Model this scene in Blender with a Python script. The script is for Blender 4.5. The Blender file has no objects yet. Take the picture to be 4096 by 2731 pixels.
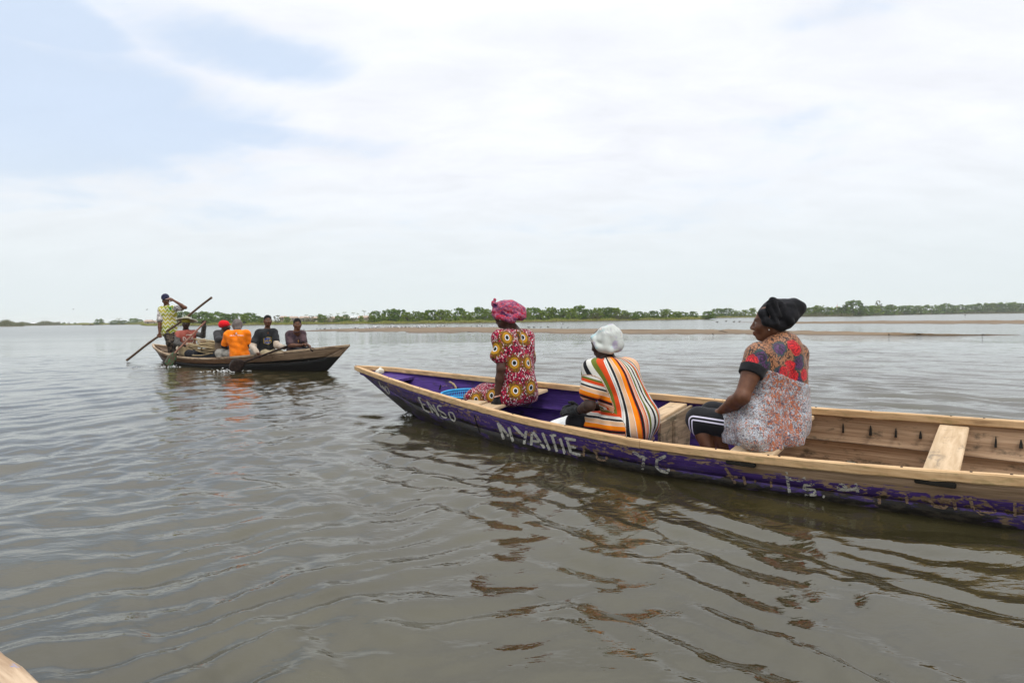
import bpy, bmesh, math, random
import numpy as np
from mathutils import Vector, Matrix
from mathutils.bvhtree import BVHTree

scene = bpy.context.scene
COL = scene.collection
rng = np.random.default_rng(7)
random.seed(7)

# ---------------------------------------------------------------- camera
CAM_H = 1.05                      # eye height above the lagoon, metres
FPX = 2350.0                      # focal length in photograph pixels (4096 wide)
Y_LEFT, Y_RIGHT = 1298.0, 1246.0  # where the horizon meets the frame edges
roll = math.atan2(Y_LEFT - Y_RIGHT, 4096.0)
pitch = math.atan2((1365.5 - (Y_LEFT + Y_RIGHT) / 2) * math.cos(roll), FPX)
CF = np.array([0, math.cos(pitch), -math.sin(pitch)])
_u0 = np.cross(np.array([1., 0, 0]), CF)
CR = math.cos(roll) * np.array([1., 0, 0]) - math.sin(roll) * _u0
CU = math.cos(roll) * _u0 + math.sin(roll) * np.array([1., 0, 0])
CO = np.array([0, 0, CAM_H])
cam_data = bpy.data.cameras.new('camera')
cam = bpy.data.objects.new('camera', cam_data)
COL.objects.link(cam)
cam_data.sensor_width = 36.0
cam_data.lens = 36.0 * FPX / 4096.0
cam_data.clip_start = 0.05
cam_data.clip_end = 20000
m = Matrix.Identity(4)
for i in range(3):
    m[i][0], m[i][1], m[i][2], m[i][3] = CR[i], CU[i], -CF[i], CO[i]
cam.matrix_world = m
scene.camera = cam


def ray(x, y):
    return CF + CR * (x - 2048) / FPX - CU * (y - 1365.5) / FPX


def at(x, y, D):                 # a survey point of the photograph at a known distance
    return CO + ray(x, y) * D


def atz(x, y, z):                # ... or at a known height above the water
    d = ray(x, y)
    return CO + d * (z - CAM_H) / d[2]


def project(P):
    d = np.asarray(P) - CO
    z = d @ CF
    return np.stack([2048 + FPX * (d @ CR) / z, 1365.5 - FPX * (d @ CU) / z, z], -1)


# ---------------------------------------------------------------- node helper
class NT:
    def __init__(self, tree):
        self.t = tree

    def n(self, typ, **kw):
        nd = self.t.nodes.new(typ)
        for k, v in kw.items():
            setattr(nd, k, v)
        return nd

    def put(self, sock, v):
        if isinstance(v, bpy.types.NodeSocket):
            self.t.links.new(v, sock)
        elif v is not None:
            if hasattr(sock.default_value, '__len__'):
                v = tuple(v)
                if len(sock.default_value) == 4 and len(v) == 3:
                    v = v + (1.0,)
                sock.default_value = v
            else:
                sock.default_value = v

    def math(self, op, a, b=None, c=None, clamp=False):
        nd = self.n('ShaderNodeMath', operation=op, use_clamp=clamp)
        self.put(nd.inputs[0], a)
        if b is not None:
            self.put(nd.inputs[1], b)
        if c is not None:
            self.put(nd.inputs[2], c)
        return nd.outputs[0]

    def vmath(self, op, a, b=None):
        nd = self.n('ShaderNodeVectorMath', operation=op)
        self.put(nd.inputs[0], a)
        if b is not None:
            self.put(nd.inputs[1], b)
        return nd.outputs[1] if op in ('DOT_PRODUCT', 'LENGTH', 'DISTANCE') else nd.outputs[0]

    def mix(self, f, a, b, mode='MIX'):
        nd = self.n('ShaderNodeMix', data_type='RGBA', blend_type=mode)
        self.put(nd.inputs[0], f)
        self.put(nd.inputs[6], a)
        self.put(nd.inputs[7], b)
        return nd.outputs[2]

    def step(self, v, lo, hi):
        nd = self.n('ShaderNodeMapRange', interpolation_type='SMOOTHSTEP', clamp=True)
        self.put(nd.inputs[0], v)
        self.put(nd.inputs[1], lo)
        self.put(nd.inputs[2], hi)
        return nd.outputs[0]

    def remap(self, v, a, b, c, d):
        nd = self.n('ShaderNodeMapRange', clamp=True)
        for i, q in enumerate((v, a, b, c, d)):
            self.put(nd.inputs[i], q)
        return nd.outputs[0]

    def noise(self, vec=None, scale=5., detail=3., rough=.55, dist=0., col=False):
        nd = self.n('ShaderNodeTexNoise')
        if vec is not None:
            self.put(nd.inputs['Vector'], vec)
        nd.inputs['Scale'].default_value = scale
        nd.inputs['Detail'].default_value = detail
        nd.inputs['Roughness'].default_value = rough
        nd.inputs['Distortion'].default_value = dist
        return nd.outputs[1] if col else nd.outputs[0]

    def voro(self, vec=None, scale=5., feature='F1', out='Distance', rand=1.):
        nd = self.n('ShaderNodeTexVoronoi', feature=feature)
        if vec is not None:
            self.put(nd.inputs['Vector'], vec)
        nd.inputs['Scale'].default_value = scale
        nd.inputs['Randomness'].default_value = rand
        return nd.outputs[out]

    def ramp(self, f, stops, interp='LINEAR'):
        nd = self.n('ShaderNodeValToRGB')
        cr = nd.color_ramp
        cr.interpolation = interp
        while len(cr.elements) < len(stops):
            cr.elements.new(1.0)
        for e, (p, c) in zip(cr.elements, stops):
            e.position = p
            e.color = tuple(c) + ((1.0,) if len(c) == 3 else ())
        self.put(nd.inputs[0], f)
        return nd.outputs[0]

    def mapping(self, vec, scale=(1, 1, 1), rot=(0, 0, 0), loc=(0, 0, 0)):
        nd = self.n('ShaderNodeMapping')
        self.put(nd.inputs[0], vec)
        nd.inputs[1].default_value = loc
        nd.inputs[2].default_value = rot
        nd.inputs[3].default_value = scale
        return nd.outputs[0]

    def obj(self):
        return self.n('ShaderNodeTexCoord').outputs['Object']

    def pos(self):
        return self.n('ShaderNodeNewGeometry').outputs['Position']

    def attr(self, name, out='Vector'):
        return self.n('ShaderNodeAttribute', attribute_name=name).outputs[out]

    def sep(self, v):
        nd = self.n('ShaderNodeSeparateXYZ')
        self.put(nd.inputs[0], v)
        return nd.outputs

    def comb(self, x, y, z):
        nd = self.n('ShaderNodeCombineXYZ')
        for i, q in enumerate((x, y, z)):
            self.put(nd.inputs[i], q)
        return nd.outputs[0]

    def bump(self, h, strength=.5, dist=.01, normal=None):
        nd = self.n('ShaderNodeBump')
        nd.inputs['Strength'].default_value = strength
        nd.inputs['Distance'].default_value = dist
        self.put(nd.inputs['Height'], h)
        if normal is not None:
            self.put(nd.inputs['Normal'], normal)
        return nd.outputs[0]


def material(name, build=None, color=(.5, .5, .5), rough=.7, spec=.3, **kw):
    mt = bpy.data.materials.new(name)
    mt.use_nodes = True
    nt = NT(mt.node_tree)
    b = mt.node_tree.nodes['Principled BSDF']
    b.inputs['Base Color'].default_value = tuple(color) + (1,)
    b.inputs['Roughness'].default_value = rough
    b.inputs['Specular IOR Level'].default_value = spec
    if build:
        r = build(nt, b)
        if r is not None:
            nt.put(b.inputs['Base Color'], r)
    return mt


# ---------------------------------------------------------------- sky, sun, exposure
SUN_EL, SUN_AZ = math.radians(62), math.radians(150)   # azimuth from +Y towards +X
world = bpy.data.worlds.new('World')
scene.world = world
world.use_nodes = True
wt = NT(world.node_tree)
bg = world.node_tree.nodes['Background']
sky = wt.n('ShaderNodeTexSky', sky_type='NISHITA', sun_disc=False)
sky.sun_elevation, sky.sun_rotation = SUN_EL, SUN_AZ
sky.air_density, sky.dust_density = 1.0, 3.0
D = wt.vmath('NORMALIZE', wt.n('ShaderNodeTexCoord').outputs['Generated'])
dx, dy, dz = wt.sep(D)
zc = wt.math('ADD', wt.math('MAXIMUM', dz, 0.0), .26)
cl = wt.comb(wt.math('DIVIDE', dx, zc), wt.math('DIVIDE', dy, zc), 0.0)   # a flat cloud deck seen from below
n1 = wt.noise(wt.mapping(cl, (1.0, 1.15, 1), (0, 0, .25), (3.1, 1.7, 0)), 1.05, 5, .55, .35)
n2 = wt.noise(wt.mapping(cl, (.8, 1.6, 1), (0, 0, -.2), (7.7, 2.3, 0)), 3.2, 5, .6, .3)


def opening(px, py, rx, ry):      # a thin place in the cloud deck, given as a direction
    v = ray(px, py)
    v = v / np.linalg.norm(v)
    e = wt.vmath('SUBTRACT', D, tuple(v))
    a = wt.math('DIVIDE', wt.vmath('DOT_PRODUCT', e, tuple(CR)), rx / FPX)
    b = wt.math('DIVIDE', wt.vmath('DOT_PRODUCT', e, tuple(CU)), ry / FPX)
    q = wt.math('ADD', wt.math('MULTIPLY', a, a), wt.math('MULTIPLY', b, b))
    return wt.math('EXPONENT', wt.math('MULTIPLY', q, -1.0))


gap = None
for args in ((400, 420, 860, 175), (1080, 235, 380, 110), (1050, 545, 600, 80), (60, 560, 420, 90), (200, 840, 620, 45),
             (1950, 740, 500, 40), (60, 60, 260, 80), (3350, 60, 330, 40), (3050, 480, 420, 40), (900, 840, 900, 45)):
    o = opening(*args)
    o = wt.math('MULTIPLY', o, 1.0 if args[1] < 700 and args[0] < 1500 else .26)
    gap = o if gap is None else wt.math('MAXIMUM', gap, o)
thin = wt.math('ADD', gap, wt.math('MULTIPLY', wt.math('SUBTRACT', n1, .52), 2.0))
thin = wt.math('ADD', thin, wt.math('MULTIPLY', wt.math('SUBTRACT', n2, .5), 1.0))
thin = wt.step(thin, .12, .72)
thin = wt.math('MULTIPLY', thin, wt.step(dz, .0, .12))
blue = wt.mix(.5, wt.mix(1.0, sky.outputs[0], (1.0, 1.0, 1.0), 'MULTIPLY'), (5.6, 7.6, 11.2))
cloud_tex = wt.remap(n2, .3, .72, .905, 1.045)
white = wt.mix(1.0, (10.6, 10.9, 11.6), wt.comb(cloud_tex, cloud_tex, cloud_tex), 'MULTIPLY')
deck = wt.mix(wt.math('MULTIPLY', thin, .80), white, wt.mix(.55, blue, (9.0, 10.6, 12.6)))
low = wt.mix(wt.step(dz, -.02, .30), (8.55, 9.35, 9.55), deck)          # greyer towards the horizon
# an overcast sky is brighter overhead, where the cloud is lit through
up = wt.remap(dz, .42, .92, 1.0, 2.1)
final = wt.mix(1.0, low, wt.comb(up, up, up), 'MULTIPLY')
wt.put(bg.inputs[0], final)
bg.inputs[1].default_value = 0.092

world.cycles.sampling_method = 'MANUAL'
world.cycles.sample_map_resolution = 512
sun_data = bpy.data.lights.new('sun', 'SUN')
sun_data.energy = 1.6
sun_data.angle = math.radians(11)
sun_data.color = (1.0, .96, .9)
sun = bpy.data.objects.new('sun', sun_data)
COL.objects.link(sun)
sv = Vector((math.sin(SUN_AZ) * math.cos(SUN_EL), math.cos(SUN_AZ) * math.cos(SUN_EL), math.sin(SUN_EL)))
sun.rotation_euler = sv.to_track_quat('Z', 'Y').to_euler()
sun.location = (0, 0, 50)

vs = scene.view_settings
vs.view_transform, vs.look, vs.gamma, vs.exposure = 'Standard', 'None', 1.0, 0.0
vs.use_curve_mapping = False
scene.cycles.use_denoising = True
scene.cycles.max_bounces = 6
scene.cycles.volume_bounces = 2
scene.cycles.transparent_max_bounces = 12


# ---------------------------------------------------------------- object helpers
def mesh_data(name, V, F, mat, smooth=False, uv=None, attrs=None):
    me = bpy.data.meshes.new(name)
    V = np.asarray(V, dtype=np.float64)
    if isinstance(F, np.ndarray):
        nf, k = F.shape
        me.vertices.add(len(V))
        me.vertices.foreach_set('co', V.astype(np.float32).ravel())
        me.loops.add(nf * k)
        me.loops.foreach_set('vertex_index', F.astype(np.int32).ravel())
        me.polygons.add(nf)
        me.polygons.foreach_set('loop_start', np.arange(0, nf * k, k, dtype=np.int32))
        me.update(calc_edges=True)
        me.validate()
    else:
        me.from_pydata([tuple(v) for v in V], [], [tuple(f) for f in F])
        me.update()
    for mt in (mat if isinstance(mat, (list, tuple)) else [mat]):
        me.materials.append(mt)
    if smooth:
        me.polygons.foreach_set('use_smooth', np.ones(len(me.polygons), dtype=bool))
    for k, A in (attrs or {}).items():
        A = np.asarray(A, dtype=np.float32)
        if A.ndim == 1:
            at_ = me.attributes.new(k, 'FLOAT', 'POINT')
            at_.data.foreach_set('value', A)
        else:
            at_ = me.attributes.new(k, 'FLOAT_VECTOR', 'POINT')
            at_.data.foreach_set('vector', A.ravel())
    return me


def link(name, data, parent=None, loc=None):
    o = bpy.data.objects.new(name, data)
    COL.objects.link(o)
    if parent is not None:
        o.parent = parent
    if loc is not None:
        o.location = tuple(loc)
    return o


def part(name, V, F, mat, parent=None, smooth=False, attrs=None, loc=None):
    return link(name, mesh_data(name, V, F, mat, smooth, attrs=attrs), parent, loc)


def tag(o, label=None, cat=None, group=None, kind=None):
    for k, v in (('label', label), ('category', cat), ('group', group), ('kind', kind)):
        if v:
            o[k] = v
    return o


def thing(name, label, cat, loc=(0, 0, 0), rotz=0., group=None):
    o = bpy.data.objects.new(name, None)
    COL.objects.link(o)
    o.location = tuple(loc)
    o.rotation_euler = (0, 0, rotz)
    o.empty_display_size = .1
    return tag(o, label, cat, group)


def grid_faces(nu, nv, closed_v=False, off=0):
    i, j = np.meshgrid(np.arange(nu - 1), np.arange(nv if closed_v else nv - 1), indexing='ij')
    j2 = (j + 1) % nv
    return (np.stack([i * nv + j, (i + 1) * nv + j, (i + 1) * nv + j2, i * nv + j2], -1).reshape(-1, 4) + off)


def join(parts):
    V, F, n = [], [], 0
    for v, f in parts:
        V.append(np.asarray(v, float))
        F += [tuple(int(q) + n for q in fc) for fc in f]
        n += len(v)
    return np.concatenate(V), F


def tube(P, R, n=8, caps=True):
    P = np.asarray(P, float)
    R = np.broadcast_to(np.asarray(R, float), (len(P),))
    T = np.gradient(P, axis=0)
    T /= np.linalg.norm(T, axis=1)[:, None] + 1e-12
    a = np.array([0, 0, 1.]) if abs(T[0][2]) < .9 else np.array([1., 0, 0])
    rings = []
    for p, t, r in zip(P, T, R):
        u = a - t * (a @ t)
        u /= np.linalg.norm(u) + 1e-12
        w = np.cross(t, u)
        a = u
        th = np.arange(n) * 2 * np.pi / n
        rings.append(p + r * (np.cos(th)[:, None] * u + np.sin(th)[:, None] * w))
    F = [tuple(f) for f in grid_faces(len(P), n, True)]
    if caps:
        F.append(tuple(range(n))[::-1])
        F.append(tuple((len(P) - 1) * n + k for k in range(n)))
    return np.concatenate(rings), F


def box(lo, hi, bev=0.):
    (x0, y0, z0), (x1, y1, z1) = lo, hi
    if bev <= 0:
        V = [(x, y, z) for x in (x0, x1) for y in (y0, y1) for z in (z0, z1)]
        F = [(0, 1, 3, 2), (4, 6, 7, 5), (0, 4, 5, 1), (2, 3, 7, 6), (0, 2, 6, 4), (1, 5, 7, 3)]
        return np.array(V, float), F
    bm = bmesh.new()
    bmesh.ops.create_cube(bm, size=1)
    for v in bm.verts:
        v.co = Vector((x0 + (v.co.x + .5) * (x1 - x0), y0 + (v.co.y + .5) * (y1 - y0), z0 + (v.co.z + .5) * (z1 - z0)))
    bmesh.ops.bevel(bm, geom=bm.edges[:], offset=bev, segments=2, affect='EDGES')
    bm.verts.index_update()
    V = np.array([v.co[:] for v in bm.verts])
    F = [tuple(v.index for v in f.verts) for f in bm.faces]
    bm.free()
    return V, F


def sphere(c, r, nu=8, nv=12):
    th = np.linspace(.0, np.pi, nu)
    ph = np.arange(nv) * 2 * np.pi / nv
    V = np.stack([np.sin(th)[:, None] * np.cos(ph), np.sin(th)[:, None] * np.sin(ph),
                  np.cos(th)[:, None] * np.ones(nv)], -1).reshape(-1, 3)
    return V * np.asarray(r) + np.asarray(c), [tuple(f) for f in grid_faces(nu, nv, True)]


def smooth_table(xs, ys, X, win=.5):
    y = np.interp(X, xs, ys)
    h = X[1] - X[0]
    k = max(1, int(win / h / 2))
    ker = np.hanning(2 * k + 3)[1:-1]
    ker /= ker.sum()
    yp = np.concatenate([2 * y[0] - y[k:0:-1], y, 2 * y[-1] - y[-2:-k - 2:-1]])
    return np.convolve(yp, ker, 'valid')
# ---------------------------------------------------------------- hull tables of the two working canoes
# purple canoe: s metres aft of the bow tip, w half beam, z sheer height (near side lower: she heels a little)
A1 = -.70
B1 = np.array([-1.9, 7.09])
S1 = np.arange(0, 8.7001, .05)
WN1 = smooth_table([0, .12, .88, 1.59, 2.38, 3.16, 4.19, 5.02, 5.61, 6.09, 7.0, 8.0, 8.55, 8.7],
                   [0, .045, .24, .385, .515, .655, .735, .69, .646, .597, .49, .28, .08, 0], S1, .5)
ZN1 = smooth_table([0, .88, 1.59, 2.38, 3.16, 4.19, 5.02, 5.61, 6.09, 7.0, 8.0, 8.7],
                   [.50, .435, .375, .315, .27, .237, .24, .26, .285, .34, .43, .5], S1, .7)
WF1 = smooth_table([0, .12, .54, 1.9, 2.53, 3.2, 3.9, 4.27, 4.87, 6.11, 7.0, 8.0, 8.55, 8.7],
                   [0, .04, .118, .356, .46, .52, .535, .54, .565, .63, .5, .29, .08, 0], S1, .6)
ZF1 = smooth_table([0, .54, 1.9, 2.53, 3.2, 3.9, 4.27, 4.87, 6.11, 7.0, 8.0, 8.7],
                   [.505, .5, .432, .408, .386, .372, .366, .36, .372, .40, .46, .5], S1, .7)
WL1 = smooth_table([0, .98, 1.58, 2.47, 3.07, 3.66, 4.02, 4.4, 4.86, 5.5, 6.1, 7.0, 7.8, 8.7],
                   [0, .0, .2, .445, .55, .602, .632, .632, .605, .565, .495, .36, 0, 0], S1, .3)
ZC1 = smooth_table([0, .06, .98, 1.3, 2.0, 6.5, 7.5, 7.9, 8.65, 8.7],
                   [.46, .44, .005, -.09, -.13, -.13, -.09, .0, .44, .46], S1, .2)
# brown canoe: s metres from the stern tip
A2 = -.60
B2 = np.array([-9.95, 16.25])
S2 = np.arange(0, 8.1501, .05)
WG2 = smooth_table(np.array([0, .1, .7, 1.5, 2.6, 4.0, 5.2, 6.3, 7.4, 8.3, 8.65]) * .9422,
                   [0, .05, .27, .46, .61, .66, .60, .46, .26, .07, 0], S2, .6)
ZG2 = smooth_table(np.array([0, 1., 1.9, 2.8, 3.7, 4.4, 5.3, 6.1, 6.9, 7.8, 8.65]) * .9422,
                   [.47, .37, .275, .225, .215, .235, .285, .345, .42, .5, .57], S2, .7)
WL2 = smooth_table(np.array([0, .6, 1.2, 2.2, 3.4, 4.2, 5.2, 6.2, 7.0, 7.85, 8.65]) * .9422,
                   [0, 0, .24, .46, .57, .59, .52, .35, .19, 0, 0], S2, .3)
ZC2 = smooth_table(np.array([0, .05, .55, .9, 1.6, 6.8, 7.5, 7.9, 8.6, 8.65]) * .9422,
                   [.42, .40, .02, -.08, -.12, -.12, -.08, 0.01, .50, .53], S2, .2)
# the canoe the picture is taken from
_p, _q = atz(0, 2606, .36)[:2], atz(135, 2731, .36)[:2]
A0 = math.atan2(_q[1] - _p[1], _q[0] - _p[0])
B0 = _p - 3.4 * np.array([math.cos(A0), math.sin(A0)]) + .614 * np.array([math.sin(A0), -math.cos(A0)])
S0 = np.arange(0, 7.5001, .05)
WG0 = smooth_table([0, .1, .8, 1.6, 2.6, 3.8, 5.0, 6.2, 7.0, 7.4, 7.5],
                   [0, .05, .28, .45, .58, .62, .58, .42, .22, .05, 0], S0, .5)
ZG0 = smooth_table([0, 1, 2, 3, 4, 5.5, 7.5], [.52, .43, .37, .36, .36, .37, .5], S0, .6)
WL0 = np.maximum(WG0 - .1, 0)
ZC0 = smooth_table([0, .06, .9, 1.5, 6, 6.6, 7.45, 7.5], [.48, .44, 0, -.12, -.12, 0, .42, .46], S0, .2)


def to_local(X, Y, B, a):
    c, s = math.cos(a), math.sin(a)
    return (X - B[0]) * c + (Y - B[1]) * s, -(X - B[0]) * s + (Y - B[1]) * c


def boat_world(B, a, s, w, z):
    c, sn = math.cos(a), math.sin(a)
    return np.array([B[0] + s * c - w * sn, B[1] + s * sn + w * c, z])


# ---------------------------------------------------------------- water
r1 = np.exp(np.arange(math.log(.35), math.log(26), .0068))
r2 = np.exp(np.linspace(math.log(26), math.log(2600), 80)[1:])
RR = np.concatenate([r1, r2])
half = math.radians(60)
TH = np.concatenate([np.linspace(-half, half, 640), np.linspace(half, 2 * math.pi - half, 60)[1:-1]])
rr, th = np.meshgrid(RR, TH, indexing='ij')
WX, WY = rr * np.sin(th), rr * np.cos(th)


def lump(x, y, sc, seed):          # smooth pseudo noise
    q = np.random.default_rng(seed)
    o = 0
    for i in range(6):
        a = q.uniform(0, 2 * np.pi)
        k = sc * q.uniform(.6, 1.8)
        o = o + np.sin(k * (x * np.cos(a) + y * np.sin(a)) + q.uniform(0, 6.28))
    return o / 2.5


def waves(x, y, r):
    q = np.random.default_rng(11)
    xw = x + .16 * lump(x, y, 1.6, 1) + .05 * lump(x, y, 5.0, 3)
    yw = y + .16 * lump(x, y, 1.6, 2) + .05 * lump(x, y, 5.0, 4)
    side = 1 / (1 + np.exp(-(x + .28 * (y - 2.0) + .2) / .55))      # wash from the purple canoe on this side
    h = np.zeros_like(x)
    for lam in np.exp(np.linspace(math.log(.12), math.log(1.7), 30)):
        for fam in range(2):
            if fam == 0:
                crest = math.atan2(.62, 1.0) + q.normal(0, .80)
                wgt = 1.0 - .55 * side
            else:
                crest = -.70 + q.normal(0, .17)
                wgt = .25 + .95 * side
            k = 2 * np.pi / lam
            amp = .0092 * lam / (1 + (lam / .62) ** 1.5) * q.uniform(.6, 1.4) * (1.0 + 2.2 * math.exp(-(lam / .27) ** 2) * (1 - fam))
            if fam == 1:
                amp *= 1.75 * math.exp(-((math.log(lam / .46)) / .85) ** 2) + .2
            kx, ky = -math.sin(crest) * k, math.cos(crest) * k
            ph = kx * xw + ky * yw + q.uniform(0, 6.28)
            fade = np.clip((lam / .022 - r) / 6.0, 0, 1)
            env = .65 + .45 * lump(x, y, .9, int(q.integers(1, 999)))
            s_ = np.sin(ph)
            h = h + amp * wgt * fade * env * (s_ + .22 * np.cos(2 * ph))
    return h


WZ = waves(WX, WY, rr) * np.clip(1.25 - rr / 40, 0, 1)
# calmer against the purple hull, a little bow wave, and the surface pushed down inside the hulls
for (B, a, S, wl_n, wl_f, bow) in ((B1, A1, S1, WL1, WL1, 1.0), (B2, A2, S2, WL2, WL2, 7.4), (B0, A0, S0, WL0, WL0, .9)):
    s, w = to_local(WX, WY, B, a)
    hw = np.interp(s, S, wl_n, 0, 0)
    d_ = np.abs(w) - hw
    inside_x = (s > 0) & (s < S[-1])
    lee = np.exp(-np.maximum(d_, 0) / .22) * inside_x
    WZ = WZ * (1 - .55 * lee)
    b = np.exp(-(((s - bow) / .13) ** 2 + (w / .12) ** 2))
    WZ = WZ + .022 * b + .012 * np.exp(-((d_ - .06) / .05) ** 2) * np.exp(-((s - bow - .35) / .4) ** 2) * inside_x
    WZ = np.where((d_ < -.035) & (hw > .05) & inside_x, -.35, WZ)


def water_mat(nt, b):
    P = nt.pos()
    f1 = nt.noise(nt.mapping(P, (1.0, 2.3, 1), (0, 0, .5)), 5.2, 3, .55, .4)
    f2 = nt.noise(nt.mapping(P, (1.0, 2.2, 1), (0, 0, -.55)), 13.0, 3, .6, .3)
    f3 = nt.noise(nt.mapping(P, (.55, 1.5, 1), (0, 0, .1)), 1.5, 4, .55, .3)
    far = nt.step(nt.vmath('LENGTH', P), 6.0, 22.0)
    calm = nt.noise(nt.mapping(P, (.25, 1.0, 1)), .11, 3, .5, .2)
    calm = nt.remap(calm, .36, .60, .35, 1.25)
    near_h = nt.math('ADD', nt.math('MULTIPLY', f1, .0060), nt.math('MULTIPLY', f2, .0016))
    far_h = nt.math('ADD', nt.math('MULTIPLY', f3, .040), nt.math('MULTIPLY', f1, .0075))
    far_h = nt.math('MULTIPLY', far_h, calm)
    hh = nt.math('ADD', nt.math('MULTIPLY', near_h, nt.math('SUBTRACT', 1.0, far)), nt.math('MULTIPLY', far_h, far))
    nt.put(b.inputs['Normal'], nt.bump(hh, 1.0, 1.0))
    b.inputs['IOR'].default_value = 1.68
    nt.put(b.inputs['Roughness'], nt.remap(nt.vmath('LENGTH', P), 14.0, 75.0, .02, .17))
    b.inputs['Specular Tint'].default_value = (1.0, .965, .83, 1)
    b.inputs['Specular IOR Level'].default_value = .5
    murk = nt.noise(nt.mapping(P, (.7, 1.3, 1)), .8, 4, .6, .4)
    return nt.mix(nt.step(murk, .35, .7), (.023, .019, .007), (.038, .033, .014))


M_WATER = material('lagoon_water', water_mat)
V = np.stack([WX, WY, WZ], -1).reshape(-1, 3)
F = grid_faces(len(RR), len(TH), True)
water = part('water', V, F[:, ::-1].copy(), M_WATER, smooth=True)
tag(water, kind='structure')
water['label'] = 'grey-brown rippled lagoon water with reflections of boats and sky'


# ---------------------------------------------------------------- sandbars and far bank
def sand_mat(nt, b):
    P = nt.pos()
    a = nt.noise(nt.mapping(P, (.3, 1, 1)), .5, 4, .6)
    c = nt.noise(P, 6.0, 3, .6)
    col = nt.mix(nt.step(a, .35, .65), (.125, .082, .042), (.185, .128, .072))
    z = nt.sep(P)[2]
    col = nt.mix(nt.step(z, .0, .05), (.10, .07, .042), col)            # wet margin
    b.inputs['Roughness'].default_value = .8
    nt.put(b.inputs['Normal'], nt.bump(c, .6, .05))
    return nt.mix(nt.step(c, .62, .72), col, (.10, .075, .05))


M_SAND = material('wet_sand', sand_mat)


def strip_on_water(name, near_px, far_px, crest, mat, back=2.5, rows=9, cols=90, rough=.02):
    nx = np.array([p[0] for p in near_px], float)
    X = np.linspace(nx[0], nx[-1], cols)
    ny = np.interp(X, nx, [p[1] for p in near_px])
    fy = np.interp(X, [p[0] for p in far_px], [p[1] for p in far_px])
    V = []
    q = np.random.default_rng(len(name) + cols)
    for i, x in enumerate(X):
        taper = min(1, 6 * min(i, cols - 1 - i) / cols + .05)
        a = atz(x, ny[i], 0.)
        cr = crest * taper
        b = atz(x, fy[i], cr)
        e = (b - a)[:2]
        for j in range(rows):
            t = j / (rows - 1)
            p = a[:2] + e * (t * 1.35 - .05)
            z = -.06 + (cr + .06) * math.sin(min(t / .72, 1) * math.pi / 2) ** .8
            if t > .8:
                z = cr - (cr + .12) * ((t - .8) / .2) ** 1.3
            V.append((p[0], p[1], z + q.normal(0, rough) * (0 < j < rows - 1) * taper))
    o = part(name, V, grid_faces(cols, rows), mat, smooth=True)
    return tag(o, kind='structure')


bar1 = strip_on_water('sandbar', [(1195, 1326), (1219, 1330.5), (1434, 1333), (1640, 1335), (2000, 1336.7), (2500, 1339), (3000, 1341), (3500, 1341), (3800, 1341), (4080, 1339)],
                      [(1195, 1323), (1317, 1316), (1411, 1314), (1630, 1309), (2000, 1308), (2100, 1313), (2500, 1315.6), (3000, 1318), (3150, 1321), (3350, 1326), (3500, 1330), (3800, 1336), (4080, 1338)], .10, M_SAND)
bar1['label'] = 'long brown sandbar with birds lying across the lagoon'
bar2 = strip_on_water('sandbar', [(2930, 1289.6), (3177, 1295), (3559, 1296.5), (4096, 1298), (4700, 1299)],
                      [(2930, 1288.6), (3177, 1286.5), (3559, 1282.5), (4096, 1280.5), (4700, 1279)], .12, M_SAND, cols=60)
bar2['label'] = 'second brown sandbar nearer the far bank on the right'

# far bank: waterline measured along the photograph
SHORE = [(-900, 1311.5), (-300, 1308.5), (0, 1306.4), (90, 1305.6), (100, 1303.0), (250, 1300.8), (420, 1299.2), (560, 1297.6), (566, 1301.0), (590, 1303.6), (800, 1302),
         (900, 1300.7), (1100, 1299.6), (1300, 1297), (1500, 1295.5), (1750, 1293.4), (2000, 1290.4), (2200, 1286.8),
         (2400, 1284), (2600, 1280.6), (2835, 1277.6), (2850, 1271.4), (3000, 1269.6), (3200, 1266.4), (3400, 1264.8), (3600, 1259.6),
         (3800, 1256), (4096, 1252.3), (4500, 1247.6), (5200, 1239.4)]


def shore_y(x):
    return float(np.interp(x, [p[0] for p in SHORE], [p[1] for p in SHORE]))


def bank_mat(nt, b):
    P = nt.pos()
    a = nt.noise(P, .12, 4, .6)
    c = nt.noise(P, 1.1, 3, .6)
    g = nt.mix(nt.step(c, .4, .62), (.10, .12, .03), (.17, .17, .05))
    g = nt.mix(nt.step(a, .55, .7), g, (.22, .17, .10))
    z = nt.sep(P)[2]
    b.inputs['Roughness'].default_value = .95
    return nt.mix(nt.step(z, .12, .38), (.10, .075, .05), g)


M_BANK = material('bank_earth', bank_mat)
bx = np.concatenate([np.linspace(-900, 5200, 260), [p[0] + e for p in SHORE[1:-1] for e in (-.5, .5)]])
bx.sort()
V = []
prof = [(0, -.25), (.6, .06), (1.6, .22), (5, .34), (14, .40), (40, .5), (120, .55), (420, .8), (1200, 1.6)]
for x in bx:
    p = atz(x, shore_y(x), 0.)
    rd = p[:2] / np.linalg.norm(p[:2])
    for dd, z in prof:
        q = p[:2] + rd * dd
        V.append((q[0], q[1], z + (rng.normal(0, .04) if 1 < dd < 50 else 0)))
bank = part('ground', V, grid_faces(len(bx), len(prof))[:, ::-1].copy(), M_BANK, smooth=True)
tag(bank, kind='structure')
bank['label'] = 'low grassy far bank of the lagoon'
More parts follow.
